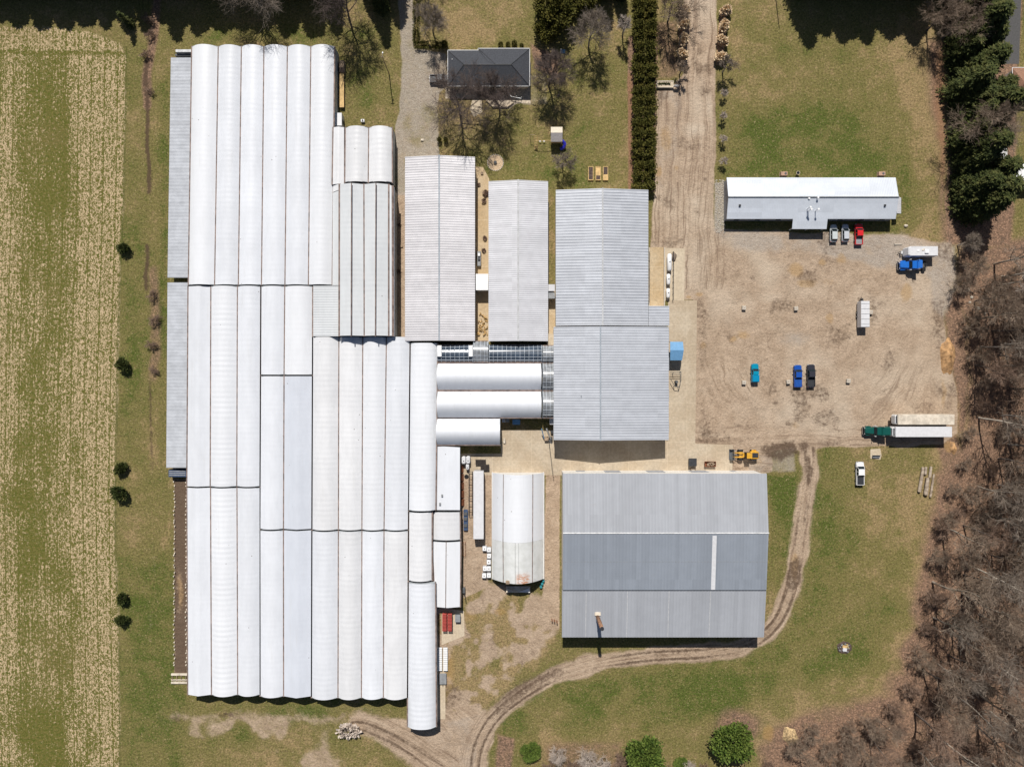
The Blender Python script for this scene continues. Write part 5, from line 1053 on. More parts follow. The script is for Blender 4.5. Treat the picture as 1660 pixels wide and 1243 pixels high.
# semi tractors
def semi(label, col, px, py, rz, sleeper=1.6, L=7.6, group='semi tractors'):
    t = thing('semi_tractor', label, 'semi truck', (0,0,0), group); pm = paint('tractor_paint', col, .3); f = L/2
    b = MB(); b.box(-.5,-.38,-f,f-1.2,.75,.98); b.box(.38,.5,-f,f-1.2,.75,.98)
    for y in (-f+.3,-f+1.7,-f+3): b.box(-.4,.4,y,y+.15,.76,.97)
    b.build('chassis', M['charcoal'], t)
    b = MB(); b.loft([[(-1.0,f-2.2,.7),(1.0,f-2.2,.7),(.95,f-.4,.7),(.6,f,.7),(-.6,f,.7),(-.95,f-.4,.7)],[(-.95,f-2.2,1.5),(.95,f-2.2,1.5),(.8,f-.4,1.45),(.55,f-.05,1.4),(-.55,f-.05,1.4),(-.8,f-.4,1.45)],[(-.7,f-2.2,1.85),(.7,f-2.2,1.85),(.55,f-.5,1.7),(.4,f-.2,1.65),(-.4,f-.2,1.65),(-.55,f-.5,1.7)]]); b.build('hood', pm, t)
    for s in (-1,1): b = MB(); b.cbox(s*1.0-.24,s*1.0+.24,f-1.75,f-.35,.75,1.25,.15,.1); b.build('fender', pm, t)
    yc = f-2.2; b = MB(); b.loft([[(-1.05,yc-1.5,.9),(1.05,yc-1.5,.9),(1.05,yc,.9),(-1.05,yc,.9)],[(-1.05,yc-1.5,1.9),(1.05,yc-1.5,1.9),(1.05,yc,1.9),(-1.05,yc,1.9)],[(-.98,yc-1.5,2.7),(.98,yc-1.5,2.7),(.92,yc-.45,2.7),(-.92,yc-.45,2.7)]]); b.build('cab', pm, t)
    b = MB(); b.loft([[(-.9,yc+.01,1.93),(.9,yc+.01,1.93),(.85,yc-.38,2.6),(-.85,yc-.38,2.6)],[(-.9,yc+.04,1.95),(.9,yc+.04,1.95),(.85,yc-.35,2.62),(-.85,yc-.35,2.62)]]); b.build('windscreen', M['glass_car'], t)
    if sleeper:
        b = MB(); ys = yc-1.52; b.loft([[(-1.1,ys-sleeper,.95),(1.1,ys-sleeper,.95),(1.1,ys,.95),(-1.1,ys,.95)],[(-1.1,ys-sleeper,3.0),(1.1,ys-sleeper,3.0),(1.1,ys,2.9),(-1.1,ys,2.9)],[(-.9,ys-sleeper,3.35),(.9,ys-sleeper,3.35),(.85,ys-.3,3.1),(-.85,ys-.3,3.1)]]); b.build('sleeper', pm, t)
    for s in (-1,1):
        b = MB(); b.tube((s*1.12,yc-1.6-sleeper*.1,1.0),(s*1.12,yc-1.6-sleeper*.1,3.5),.08,n=8); b.build('exhaust_stack', M['steel'], t)
        b = MB(); b.tube((s*.85,yc-1.4,.72),(s*.85,yc-.1,.72),.33,n=12); b.build('fuel_tank', M['steel'], t)
        b = MB(); b.cbox(s*1.32-.1,s*1.32+.1,yc-.15,yc,1.9,2.6,.03); b.build('mirror', M['white'], t)
        b = MB(); b.cbox(s*.72-.16,s*.72+.16,f-.2,f-.05,1.05,1.3,.04); b.build('headlight', M['lamp_clear'], t)
        wheel(t, s*.98, f-1.05, .5, .3)
        for y in (-f+.75,-f+2.05): wheel(t, s*.88, y, .5, .6)
    b = MB(); b.cbox(-.45,.45,-f+.9,-f+1.9,1.0,1.15,.15,.04); b.build('fifth_wheel', M['darkgrey'], t)
    b = MB(); b.cbox(-1.1,1.1,f-.1,f+.15,.4,.85,.2,.05); b.build('bumper', M['steel'], t)
    b = MB(); b.box(-.45,.45,f-.04,f+.01,.8,1.4); b.build('grille', M['charcoal'], t)
    t.location = at(px, py, 2.0); t.rotation_euler = (0,0,rz); return t
HP = math.pi/2
semi('bright blue semi tractor with a bare chassis parked against the white caravan', (.012,.13,.50), 1484, 429.5, HP, 1.0, 7.4)
semi('dark green semi tractor hitched to the grey white trailer', (.005,.075,.062), 1430, 698.5, HP, 1.9, 8.3)
def semitrailer(label, px, py, rz, L, mat, z=3.9, reefer=True, group='semi trailers'):
    t = thing('semi_trailer', label, 'semi trailer', (0,0,0), group); f = L/2; W = 1.29
    b = MB(); b.cbox(-W,W,-f,f,1.15,z,.06,.05); b.build('box', M[mat], t)
    b = MB(); b.box(-.5,.5,-f+.3,f-1.5,.95,1.16); b.build('frame', M['charcoal'], t)
    if reefer:
        b = MB(); b.cbox(-W+.12,W-.12,f+.01,f+.62,1.9,3.65,.25,.1); u = b.build('cooling_unit', M['white'], t)
        b = MB(); b.box(-W+.35,W-.35,f+.12,f+.5,3.64,3.68); b.build('grille', M['charcoal'], u)
    for s in (-1,1):
        b = MB(); b.box(s*.9-.08,s*.9+.08,f-2.8,f-2.6,.05,1.15); b.box(s*.9-.18,s*.9+.18,f-2.9,f-2.5,0,.06); b.build('landing_leg', M['steel'], t)
        for y in (-f+1.0,-f+2.3): wheel(t, s*.9, y, .5, .6)
    b = MB(); b.box(-W+.05,W-.05,-f-.03,-f-.001,1.2,z-.1); d = b.build('rear_door', M[mat], t)
    b = MB(); b.box(-W+.1,W-.1,-f-.12,-f,.5,.62); b.build('bumper', M['steel'], t)
    t.location = at(px, py, z); t.rotation_euler = (0,0,rz); return t
semitrailer('long semi trailer with a dirty beige roof parked beside the wood without a tractor', 1501.8, 680, HP, 14.2, 'dirty_white')
semitrailer('long grey white semi trailer hitched to the green tractor', 1497.8, 700, HP, 14.2, 'trailer_white')
semitrailer('narrow white box trailer standing between rusty posts and the storage tunnel', 775.6, 819, math.pi, 17.0, 'trailer_white', 3.6, False)
# cargo trailer with ribbed roof
t = thing('cargo_trailer', 'grey white cargo trailer with roof ribs alone in the dirt yard', 'trailer'); b = MB(); b.cbox(-1.1,1.1,-3.3,3.3,.6,2.55,.08,.06); b.build('box', M['trailer_white'], t)
for k in range(5): b = MB(); b.box(-1.05,1.05,-2.6+k*1.3,-2.53+k*1.3,2.55,2.6); b.build('roof_rib', M['midgrey'], t)
b = MB(); b.tube((-.7,3.3,.55),(0,4.4,.55),.06,n=6); b.tube((.7,3.3,.55),(0,4.4,.55),.06,n=6); b.cbox(-.2,.2,3.5,4.1,.6,1.2,.05); b.tube((0,4.3,.1),(0,4.3,.8),.05,n=6); b.build('tongue', M['charcoal'], t)
for y in (-.5,.45):
    for s in (-1,1): wheel(t, s*1.12, y, .36, .22)
t.location = at(1403, 509, 2.55)
# caravan
t = thing('caravan', 'white caravan with roof vents parked behind the blue semi tractor', 'caravan'); b = MB(); W = 1.22; f = 3.85
b.loft([[(-W,-f,.55),(W,-f,.55),(W,f-.5,.55),(W-.35,f,.55),(-W+.35,f,.55),(-W,f-.5,.55)],[(-W,-f,2.75),(W,-f,2.75),(W,f-.8,2.75),(W-.35,f-.3,2.6),(-W+.35,f-.3,2.6),(-W,f-.8,2.75)],[(-W+.08,-f+.05,2.85),(W-.08,-f+.05,2.85),(W-.08,f-.9,2.85),(W-.4,f-.6,2.8),(-W+.4,f-.6,2.8),(-W+.08,f-.9,2.85)]]); b.build('body', M['trailer_white'], t)
for x, y, a, z in ((.1,1.2,.25,.1),(.25,0,.2,.14),(-.2,-.9,.42,.3),(.5,-.3,.12,.2)): b = MB(); b.cbox(x-a,x+a,y-a*1.2,y+a*1.2,2.84,2.85+z,.05); b.build('roof_vent', M['dirty_white' if a < .22 else 'white'], t)
b = MB(); b.tube((-.6,f-.1,.5),(0,f+1.2,.5),.06,n=6); b.tube((.6,f-.1,.5),(0,f+1.2,.5),.06,n=6); b.build('tongue', M['charcoal'], t)
b = MB(); b.tube((-.2,f+.45,.55),(-.2,f+.45,1.1),.18,n=10); b.tube((.2,f+.45,.55),(.2,f+.45,1.1),.18,n=10); b.build('gas_bottles', M['white'], t)
for y in (-.5,.4):
    for s in (-1,1): wheel(t, s*1.1, y, .35, .22)
for y in (-2.4,1.8): b = MB(); b.box(-W-.015,-W-.001,y-.5,y+.5,1.5,2.1); b.build('window', M['glass_car'], t)
t.location = at(1496, 407, 2.8); t.rotation_euler = (0,0,HP)
# wheel loader, bucket to the left
t = thing('wheel_loader', 'yellow wheel loader with a dark bucket at the edge of the concrete yard', 'loader')
b = MB(); b.cbox(-.95,.95,-3.0,-.9,.9,2.0,.2,.15); b.build('engine_cover', M['yellow'], t); b = MB(); b.cbox(-.6,.6,-2.8,-1.3,2.0,2.12,.1,.03); b.build('engine_grille', M['charcoal'], t)
b = MB(); b.box(-.5,.5,-1.0,1.6,.75,1.35); b.cbox(-.8,.8,.9,1.8,.8,1.5,.1); b.build('front_frame', M['yellow'], t)
b = MB(); b.frus((-.8,.8,-1.0,.5,1.3),(-.65,.65,-.85,.3,3.0)); b.build('cab_glass', M['glass_car'], t); b = MB(); b.cbox(-.72,.72,-.95,.4,3.0,3.12,.1,.04); b.build('cab_roof', M['yellow'], t)
for s in (-1,1):
    b = MB(); b.tube((s*.5,.8,1.6),(s*.55,2.3,1.4),.16,n=6); b.tube((s*.55,2.3,1.4),(s*.55,3.1,.7),.15,n=6); b.build('lift_arm', M['yellow'], t)
    for y in (-1.9,1.3): wheel(t, s*1.05, y, .72, .55)
    b = MB(); b.cbox(s*1.05-.3,s*1.05+.3,-2.5,-1.3,1.48,1.56,.1,.03); b.build('mudguard', M['yellow' if s > 0 else 'charcoal'], t)
b = MB(); b.tube((0,1.0,1.7),(0,2.9,1.2),.1,n=6); b.build('tilt_ram', M['charcoal'], t)
b = MB(); sec = [(2.95,1.25),(2.95,.25),(3.9,.05),(4.0,.12),(3.15,.38),(3.1,1.25)]; b.loft([[(-1.35,y,z) for y,z in sec],[(1.35,y,z) for y,z in sec]]); b.box(-1.35,-1.28,3.0,3.9,.1,1.1); b.box(1.28,1.35,3.0,3.9,.1,1.1); b.build('bucket', M['darkgrey'], t)
t.location = at(1210, 737.5, 1.5); t.rotation_euler = (0,0,HP)

# ------------------------------------------------------------------ yard things
def boxy(name, label, cat, px, py, w, l, h, mat, z=None, c=.05, rz=0, group=None, base=0):
    q = P(px, py, h if z is None else z); t = thing(name, label, cat, (q.x, q.y, base), group); t.rotation_euler = (0,0,rz); return t
blk = [(1206.5,499,'concrete block at the top left of the parking yard, level with the lone trailer'),(1291,500,'concrete block by pale scuffed earth in the upper middle of the yard'),(1412,506,'concrete block hidden beside the grey white cargo trailer'),(1206.5,620,'concrete block left of the teal pickup'),(1278.5,619,'concrete block left of the deep blue pickup'),(1376,617.5,'concrete block standing alone right of the black pickup')]
def block():
    t = thing('concrete_block', '', 'concrete block'); MB().cbox(-.5,.5,-.5,.5,-.02,.75,.07,.07).build('block', M['concrete_block'], t); MB().tube((-.12,0,.78),(.12,0,.78),.03,n=5).tube((-.12,0,.72),(-.12,0,.79),.03,n=5).tube((.12,0,.72),(.12,0,.79),.03,n=5).build('lifting_loop', M['rust'], t); return t
bp = block()
for i, (x, y, lab) in enumerate(blk): q = at(x, y, .7); place(bp, q[0], q[1], .08*math.sin(i*2), (1,1.05,1), lab, 'concrete blocks in the yard')
# propane tanks
for x, y, L, r, lab in ((1085.6,425,3.9,.6,'longest white gas tank, topmost of three beside the loading ramp'),(1084,452.5,2.3,.5,'middle white gas tank of the three beside the loading ramp'),(1083.6,475,2.0,.5,'lowest white gas tank of the three, closest to the grey lean-to roof')):
    q = P(x, y, 1.3); t = thing('gas_tank', lab, 'gas tank', (q.x, q.y, 0), 'white gas tanks'); b = MB(); prev = []
    n = 14; ring = lambda yy, rr: [(math.cos(a)*rr, yy, 1.0+math.sin(a)*rr) for a in [2*math.pi*i/n for i in range(n)]]
    b.loft([ring(-L/2-r*.5,r*.15), ring(-L/2-r*.35,r*.65), ring(-L/2,r), ring(L/2,r), ring(L/2+r*.35,r*.65), ring(L/2+r*.5,r*.15)]); b.build('tank', M['white'], t, True)
    b = MB(); b.tube((0,.1,1.0+r-.05),(0,.1,1.0+r+.18),.16,n=10); b.build('valve_cap', M['midgrey'], t)
    for s in (-1,1): b = MB(); b.box(-r*.7,r*.7,s*L*.32-.12,s*L*.32+.12,0,.62); b.build('saddle', M['concrete_block'], t)
t = thing('pipe_fence', 'low black pipe fence beside the white gas tanks', 'fence', P(1090.5,447,0))
for k in range(9): q = P(1090.7-.05*k, 409+k*9.7, 0); b = MB(); b.tube((q.x,q.y,0),(q.x,q.y,1.1),.07,n=7); b.build('post', M['charcoal'], t)
for z in (.5,1.0): b = MB(); b.tube(P(1090.7,409,0)+Vector((0,0,z)), P(1090.3,487,0)+Vector((0,0,z)), .045, n=5); b.build('rail', M['charcoal'], t)
t = thing('ramp_wall', 'low concrete curbs and rail along both sides of the tan loading ramp', 'wall', P(1065,450,0))
for x0, x1 in ((1052,1053.4),(1076.4,1078)): a, c = P(x0,496,.5), P(x1,401,.5); b = MB(); b.box(a.x,c.x,a.y,c.y,-.05,.5); b.build('curb', M['concrete_block'], t)
a, c = P(1052.8,490,1.2), P(1053.3,408,1.2); b = MB(); b.tube(a, c, .04, n=5)
for k in range(7): q = Vector(a).lerp(c, k/6); b.tube((q.x,q.y,.4),(q.x,q.y,1.2),.04,n=5)
b.build('handrail', M['charcoal'], t)
t = thing('pile', 'dark gravel heap against the top gas tank on the pale pad', 'gravel heap', P(1092,417,0)); b = MB(); n = 12
for k in range(1): b.loft([[(q[0],q[1],z) for q in [(P(1092,417,0).x+math.cos(a)*r*(1+.2*math.sin(3*a)),P(1092,417,0).y+math.sin(a)*r*1.7) for a in [2*math.pi*i/n for i in range(n)]]] for r, z in ((.75,0),(.55,.3),(.2,.5))])
b.build('heap', plain('gravel_heap', (.20,.155,.12), .95, var=.4, sc=4), t, True)
# steel frame beside the grey hall
t = thing('pipe_rack', 'open angular steel pipe frame below the blue awning', 'steel frame', P(1095,615,0))
for q in (((1086.5,603.5),(1104,603.5)),((1086.5,607),(1104,607)),((1104,602),(1104,616)),((1104,616),(1101,627.5)),((1101,627.5),(1094,626)),((1094,626),(1087,614))): b = MB(); b.tube(P(*q[0],1.4), P(*q[1],1.4), .075, n=6); b.build('pipe', M['darkgrey'], t)
for x, y in ((1104,602.5),(1101,627),(1094,626),(1092,605)): q = P(x,y,1.4); b = MB(); b.tube((q.x,q.y,0),(q.x,q.y,1.4),.07,n=6); b.build('leg', M['darkgrey'], t)
q = P(1097,619,1); b = MB(); b.tube((q.x,q.y,0),(q.x,q.y,1.2),.42,.35,12); b.build('drum', M['darkgrey'], t)
# dumpster, skip, slats
q = P(1123,749,1.2); t = thing('dumpster', 'dark grey dumpster standing on the concrete near the big warehouse', 'dumpster', (q.x,q.y,0)); MB().frus((-.85,.85,-.75,.75,.12),(-1.0,1.0,-.95,.95,1.3)).build('bin', M['darkgrey'], t)
for s in (-.5,.5): MB().cbox(s-.48,s+.48,-1.0,1.0,1.3,1.38,.04,.02).build('lid', M['charcoal'], t)
for x in (-.7,.7):
    for y in (-.6,.6): MB().tube((x-.04,y,.08),(x+.04,y,.08),.08,n=8).build('caster', M['black'], t)
q = P(1124,762,.8); t = thing('crate', 'small tan crate by the warehouse wall below the dark dumpster', 'crate', (q.x,q.y,0)); MB().box(-.55,.55,-.4,.4,0,.12).box(-.55,-.47,-.4,.4,.12,.8).box(.47,.55,-.4,.4,.12,.8).box(-.47,.47,-.4,-.32,.12,.8).box(-.47,.47,.32,.4,.12,.8).build('box', M['oldwood'], t); MB().box(-.46,.46,-.31,.31,.125,.45).build('filling', M['dirty_white'], t)
q = P(1151.5,752,.9); t = thing('skip', 'rusty open skip full of scrap on the concrete yard', 'skip', (q.x,q.y,0)); MB().box(-1.3,1.3,-.6,.6,.1,.2).loft([[(-1.3,-.6,.2),(1.3,-.6,.2),(1.45,-.68,.95),(-1.45,-.68,.95)],[(-1.3,-.55,.2),(1.3,-.55,.2),(1.45,-.62,.95),(-1.45,-.62,.95)]]).loft([[(-1.3,.6,.2),(1.3,.6,.2),(1.45,.68,.95),(-1.45,.68,.95)],[(-1.3,.55,.2),(1.3,.55,.2),(1.45,.62,.95),(-1.45,.62,.95)]]).loft([[(-1.3,-.6,.2),(-1.3,.6,.2),(-1.45,.68,.95),(-1.45,-.68,.95)],[(-1.25,-.6,.2),(-1.25,.6,.2),(-1.39,.68,.95),(-1.39,-.68,.95)]]).loft([[(1.3,-.6,.2),(1.3,.6,.2),(1.45,.68,.95),(1.45,-.68,.95)],[(1.25,-.6,.2),(1.25,.6,.2),(1.39,.68,.95),(1.39,-.68,.95)]]).build('bin', M['rust'], t)
rg = random.Random(3); b = MB()
for k in range(14): x = rg.uniform(-1.1,1.1); y = rg.uniform(-.4,.4); a = rg.uniform(.1,.3); b.box(x-a,x+a,y-.12,y+.12,.5,.7+rg.random()*.3)
b.build('scrap', M['oldwood'], t)
q = P(1182,763.5,.3); t = tag(MB().box(q.x-1.3,q.x+1.3,q.y-.09,q.y+.09,.02,.3).box(q.x+.9,q.x+1.4,q.y-.16,q.y-.09,.02,.25).build('beam', M['rust']), 'rusty beam lying against the front wall of the big warehouse', 'beam')
# white intermediate tanks (totes)
def tote():
    t = thing('tote', '', 'tote'); MB().cbox(-.5,.5,-.58,.58,.14,1.12,.08,.06).build('bottle', M['white'], t); b = MB()
    for z in (.16,.5,.85,1.08):
        for s in (-1,1): b.box(s*.53-.02,s*.53+.02,-.62,.62,z,z+.03); b.box(-.55,.55,s*.61-.02,s*.61+.02,z+.005,z+.025)
    b.build('cage', M['steel'], t); MB().tube((0,0,1.1),(0,0,1.2),.13,n=10).build('cap', M['charcoal'], t); MB().box(-.55,.55,-.62,.62,0,.13).build('pallet', M['oldwood'], t); return t
tp_ = tote()
for i, (x, y, lab) in enumerate([(785.5,889,'white tote at the top left of the cluster beside the tunnel, casting a dark shadow'),(792.6,891,'white tote at the top of the right column beside the tunnel'),(792.8,901,'second white tote from the top in the right column beside the tunnel'),(792.3,911,'third white tote from the top in the right column beside the tunnel'),(786,921.5,'middle white tote of the left column beside the tunnel'),(792.5,921.5,'fourth white tote from the top in the right column beside the tunnel'),(784.8,933,'lowest white tote of the left column beside the tunnel'),(792.5,932.5,'lowest white tote of the right column touching the tunnel')]):
    q = P(x, y, 1.1); place(tp_, q.x, q.y, .03*math.sin(i*5), 1, lab, 'white totes beside the storage tunnel')
# tanks and rusty posts by the white shed
for x, y, s, lab in ((751.5,746,1,'left of two white upright tanks at the shed corner'),(758.7,745.5,1,'right one of two white upright tanks at the shed corner'),(757.5,757,.8,'small grey white tank below the two upright tanks')):
    q = P(x, y, 2); t = thing('storage_tank', lab, 'tank', (q.x,q.y,0), 'tanks at the shed corner'); MB().cbox(-.5*s,.5*s,-.95*s,.95*s,.1,1.9*s,.25,.15).build('tank', M['trailer_white'], t); MB().tube((0,-.2,1.88*s),(0,-.2,1.98*s),.14,n=9).build('cap', M['charcoal'], t); MB().box(-.5*s,.5*s,-.9*s,.9*s,-.02,.1).build('skid', M['darkgrey'], t)
for k in range(5): q = P(748.5+.3*k, 760+k*13.5, 0); t = tag(MB().loft([[(q.x-.3,q.y-.9,.02),(q.x+.5,q.y-.9,.02),(q.x+.5,q.y+.9,.02),(q.x-.3,q.y+.9,.02)],[(q.x-.4,q.y-.9,1.2+.1*(k%2)),(q.x-.1,q.y-.7,1.2),(q.x-.1,q.y+.9,1.2),(q.x-.4,q.y+.8,1.2)]]).build('rusty_panel', M['rust']), '%s rusty steel panel leaning on the plain white shed wall' % ('topmost','second','middle','fourth','lowest')[k], 'panel', 'rusty panels leaning on the shed')
q = P(756,772.5,.4); tag(MB().loft([[(q.x+math.cos(a)*r,q.y+math.sin(a)*r,z) for a in [2*math.pi*i/14 for i in range(14)]] for r, z in ((.5,0),(.55,.15),(.45,.28),(.28,.28),(.25,.1))]).build('tyre', M['black']), 'old black tyre lying beside the rusty panels', 'tyre')
q = P(754.8,843,.9); t = thing('flat_cart', 'long dark bluish cart by the aged white barrel roof', 'cart', (q.x,q.y,0)); MB().cbox(-.55,.55,-2.7,2.7,.55,.7,.04,.02).build('bed', M['dkblue'], t)
for y in (-1.4,.3,1.6): MB().cbox(-.4,.4,y-.4,y+.4,.7,1.0,.05).build('crate', M['darkgrey'], t)
for y in (-2,2):
    for s in (-1,1): wheel(t, s*.45, y, .28, .14)
q = P(763,800,.9); t = thing('pipe_rack', 'dark pipe rack standing along the narrow white box trailer', 'rack', (q.x,q.y,0))
for s in (-.45,.45): MB().tube((s,-5.6,.9),(s,5.6,.9),.07,n=6).build('rail', M['charcoal'], t)
for k in range(9): y = -5.6+k*1.4; MB().box(-.5,.5,y-.05,y+.05,.85,.93).box(-.5,-.42,y-.05,y+.05,0,.85).box(.42,.5,y-.05,y+.05,0,.85).build('stand', M['darkgrey'], t)
for lab, x, y, w, l in (('dark pallet stack at the concrete yard end of the white box trailer',779,749,2.6,1.3),('lower dark pallet stack overlapping the box trailer end',786,757.5,2.2,1.5)):
    q = P(x, y, .9); t = thing('pallet_stack', lab, 'pallets', (q.x,q.y,0), 'pallet stacks by the box trailer')
    for k in range(5):
        b = MB()
        for j in range(6): b.box(-w/2,w/2,-l/2+j*l/6,-l/2+j*l/6+l/9,k*.16+.1,k*.16+.13)
        for j in (-1,0,1): b.box(j*(w/2-.06)-.05,j*(w/2-.06)+.05,-l/2,l/2,k*.16,k*.16+.1)
        b.build('pallet', plain('dark_wood', (.05,.04,.035), .9) if k == 0 else bpy.data.materials['dark_wood'], t)
q = P(752.5,890,1); t = thing('hose_rack', 'small rectangular pipe frame by the white gabled greenhouse wall', 'frame', (q.x,q.y,0)); MB().tube((-.3,-1.7,.9),(.3,-1.7,.9),.05,n=5).tube((-.3,1.7,.9),(.3,1.7,.9),.05,n=5).tube((.3,-1.7,.9),(.3,1.7,.9),.05,n=5).tube((-.3,-1.7,.9),(-.3,1.7,.9),.05,n=5).build('rail', M['rust'], t)
for x in (-.3,.3):
    for y in (-1.7,1.7): MB().tube((x,y,0),(x,y,.9),.05,n=5).build('leg', M['rust'], t)
q = P(752.5,962,1.5); t = thing('pipe_stand', 'dark pole and hose stand beside the small white gabled greenhouse', 'stand', (q.x,q.y,0)); MB().tube((0,0,0),(.1,-.2,3.4),.11,n=6).build('pole', M['charcoal'], t); MB().cbox(-.5,.2,-.1,1.3,0,1.0,.1).build('box', M['darkgrey'], t)
# tunnel end: stove trailer and bits
q = P(840,957,1.4); t = thing('flatbed', 'dirty white flat trailer with folded ramps in the shadow below the storage tunnel', 'trailer', (q.x,q.y,0)); MB().box(-3.1,3.1,-.7,.9,.55,.72).build('bed', M['dirty_white'], t); MB().loft([[(-3.0,-.6,.74),(-.2,-.5,.74),(-2.9,.6,.74)],[(-3.0,-.6,1.15),(-.2,-.5,.82),(-2.9,.6,1.15)]]).build('ramp', M['dirty_white'], t); MB().loft([[(3.0,-.6,.74),(.2,-.5,.74),(2.9,.6,.74)],[(3.0,-.6,1.15),(.2,-.5,.82),(2.9,.6,1.15)]]).build('ramp', M['white'], t)
for y in (-.3,.5):
    for s in (-1,1): MB().tube((s*2.2-.35,y-.1,.35),(s*2.2+.35,y-.1,.35),.33,n=10).build('wheel', M['black'], t)
q = P(823,938,5.2); t = thing('chimney', 'brown stub chimney at the stained end of the storage tunnel', 'chimney', (q.x,q.y,0)); MB().tube((0,-.8,0),(0,-.8,5.4),.3,n=10).build('flue', plain('flue_brown', (.20,.14,.09), .8, var=.3), t); MB().cbox(-.5,.5,-1.2,-.3,5.4,5.8,.15,.1).build('cowl', M['oldwood'], t)
for x, y in ((879,946),(881,941),(877,951)): q = P(x,y,.9); tag(MB().tube((q.x,q.y,0),(q.x,q.y,.9),.32,n=12).tube((q.x,q.y,.9),(q.x,q.y,.94),.34,n=12).build('drum', M['tarp_teal']), 'teal plastic drum in the cluster at the storage tunnel corner', 'drum', 'teal drums at the tunnel corner')
# red racks, benches, cart
for x, lab in ((720.3,'left red slatted rack beyond the small gabled greenhouse'),(729,'right red slatted rack beyond the small gabled greenhouse')):
    q = P(x, 1009, 1.6); t = thing('slatted_rack', lab, 'rack', (q.x,q.y,0), 'red slatted racks')
    for z in (.5,1.0,1.55):
        b = MB()
        for k in range(12): y = -2.15+k*.37; b.box(-.55,.55,y,y+.26,z,z+.06)
        b.build('shelf', M['red'], t)
    for x_ in (-.5,.5):
        for y in (-2.1,0,2.1): MB().box(x_-.04,x_+.04,y-.04,y+.04,0,1.55).build('leg', M['red'], t)
q = P(742,1002,1.2); t = thing('metal_bin', 'dark lidded bin beside the red slatted racks', 'bin', (q.x,q.y,0)); MB().cbox(-.65,.65,-.9,.9,.05,1.2,.06).build('bin', M['darkgrey'], t); MB().cbox(-.68,.68,-.93,.93,1.2,1.27,.06,.02).build('lid', M['midgrey'], t)
for x, lab in ((713,'left white slatted bench on the path below the red racks'),(722,'right white slatted bench on the path below the red racks')):
    q = P(x, 1068, .8); t = thing('bench', lab, 'nursery bench', (q.x,q.y,0), 'white slatted benches'); b = MB()
    for k in range(11): y = -3+k*.55; b.box(-.55,.55,y,y+.44,.7,.76)
    b.build('slats', M['white'], t); MB().box(-.5,.5,-3,3,.6,.69).build('frame', M['midgrey'], t)
    for y in (-2.6,0,2.6):
        for s in (-.45,.45): MB().box(s-.04,s+.04,y-.04,y+.04,0,.6).build('leg', M['steel'], t)
q = P(717.5,1100.5,.8); t = thing('cart', 'grey flat cart with a tongue below the white slatted benches', 'cart', (q.x,q.y,0)); MB().cbox(-.95,.95,-1.4,1.4,.5,.62,.05,.02).build('deck', M['midgrey'], t); MB().tube((0,-1.4,.5),(0,-2.1,.3),.05,n=5).build('tongue', M['charcoal'], t)
for y in (-.8,.8):
    for s in (-1,1): wheel(t, s*.9, y, .28, .16)
# logs
for x, y, l, r, a, lab in ((1493.5,777,6.4,.42,.16,'leftmost long log by the wood'),(1501,763,2.0,.34,.10,'short log at the top of the log pile'),(1508.5,765,2.9,.36,.12,'upper slanting log right of the short one'),(1502,788,4.4,.52,.10,'thickest log in the middle of the pile'),(1511.5,787,6.0,.30,.16,'thin log on the right side of the pile')):
    q = P(x, y, .4); ca, sa = math.sin(a), math.cos(a); p0 = Vector((q.x-ca*l/2, q.y-sa*l/2, r*.95)); p1 = Vector((q.x+ca*l/2, q.y+sa*l/2, r*.9)); t = thing('log', lab, 'log', Vector((q.x,q.y,0)), 'logs by the wood')
    b = MB(); n = 10; d = (p1-p0).normalized(); u = d.orthogonal().normalized(); w = d.cross(u); rr = random.Random(int(x)); rings = []
    for i in range(7): c = p0.lerp(p1, i/6); rings.append([c+(u*math.cos(k*.628)+w*math.sin(k*.628))*r*(1-.03*i)*rr.uniform(.9,1.08) for k in range(n)])
    b.loft(rings).build('bark', M['log'], t, False)
    for p, s in ((p0,-1),(p1,1)): MB().tube(p+d*s*.005, p+d*s*.02, r*.8, n=10).build('cut_end', M['logend'], t)
# well pad, fire pit, dirt mound, stones
q = P(1419.5,735,0); sheet('concrete_pad', [(1411,728),(1427,727),(1429,738),(1427,745),(1411,743)], .02, M['concrete_light']); q = P(1421,740,.6); t = thing('bench', 'grey bench on a small pale pad on the grass below the trailers', 'bench', (q.x,q.y,0)); MB().box(-.95,.95,-.28,.28,.42,.5).build('seat', M['midgrey'], t); MB().box(-.95,.95,.28,.36,.5,.95).build('backrest', M['darkgrey'], t)
for s in (-.8,.8): MB().box(s-.06,s+.06,-.25,.3,0,.42).build('leg', M['darkgrey'], t)
q = P(1369,1050,.3); t = thing('fire_pit', 'burn pit with charred rim and debris on the grass', 'fire pit', (q.x,q.y,0)); b = MB(); n = 16; rr = random.Random(5)
b.loft([[(math.cos(i*2*math.pi/n)*r_*rr.uniform(.85,1.1), math.sin(i*2*math.pi/n)*r_*.85*rr.uniform(.85,1.1), z) for i in range(n)] for r_, z in ((2.0,-.02),(1.75,.22),(1.3,.16),(.6,.08))]); b.build('ash_rim', M['soil'], t, False)
b = MB(); b.box(-.45,.55,-.75,.05,.2,.55).rot(-.15); b.build('bin', M['trailer_white'], t); b = MB(); b.box(-.55,.65,.08,.7,.15,.4).rot(-.1); b.build('boards', M['wood'], t); b = MB(); b.box(.85,1.15,-.5,.5,.2,.32).rot(.3); b.box(.2,.9,.9,1.05,.2,.35); b.build('sticks', plain('burnt_wood', (.5,.38,.15), .9), t)
b = MB()
for k in range(22): a = k*.77; r_ = rr.uniform(.8,1.6); x_, y_ = math.cos(a)*r_, math.sin(a)*r_*.85; s = rr.uniform(.06,.16); b.box(x_-s,x_+s,y_-s*.6,y_+s*.6,.12,.26+s)
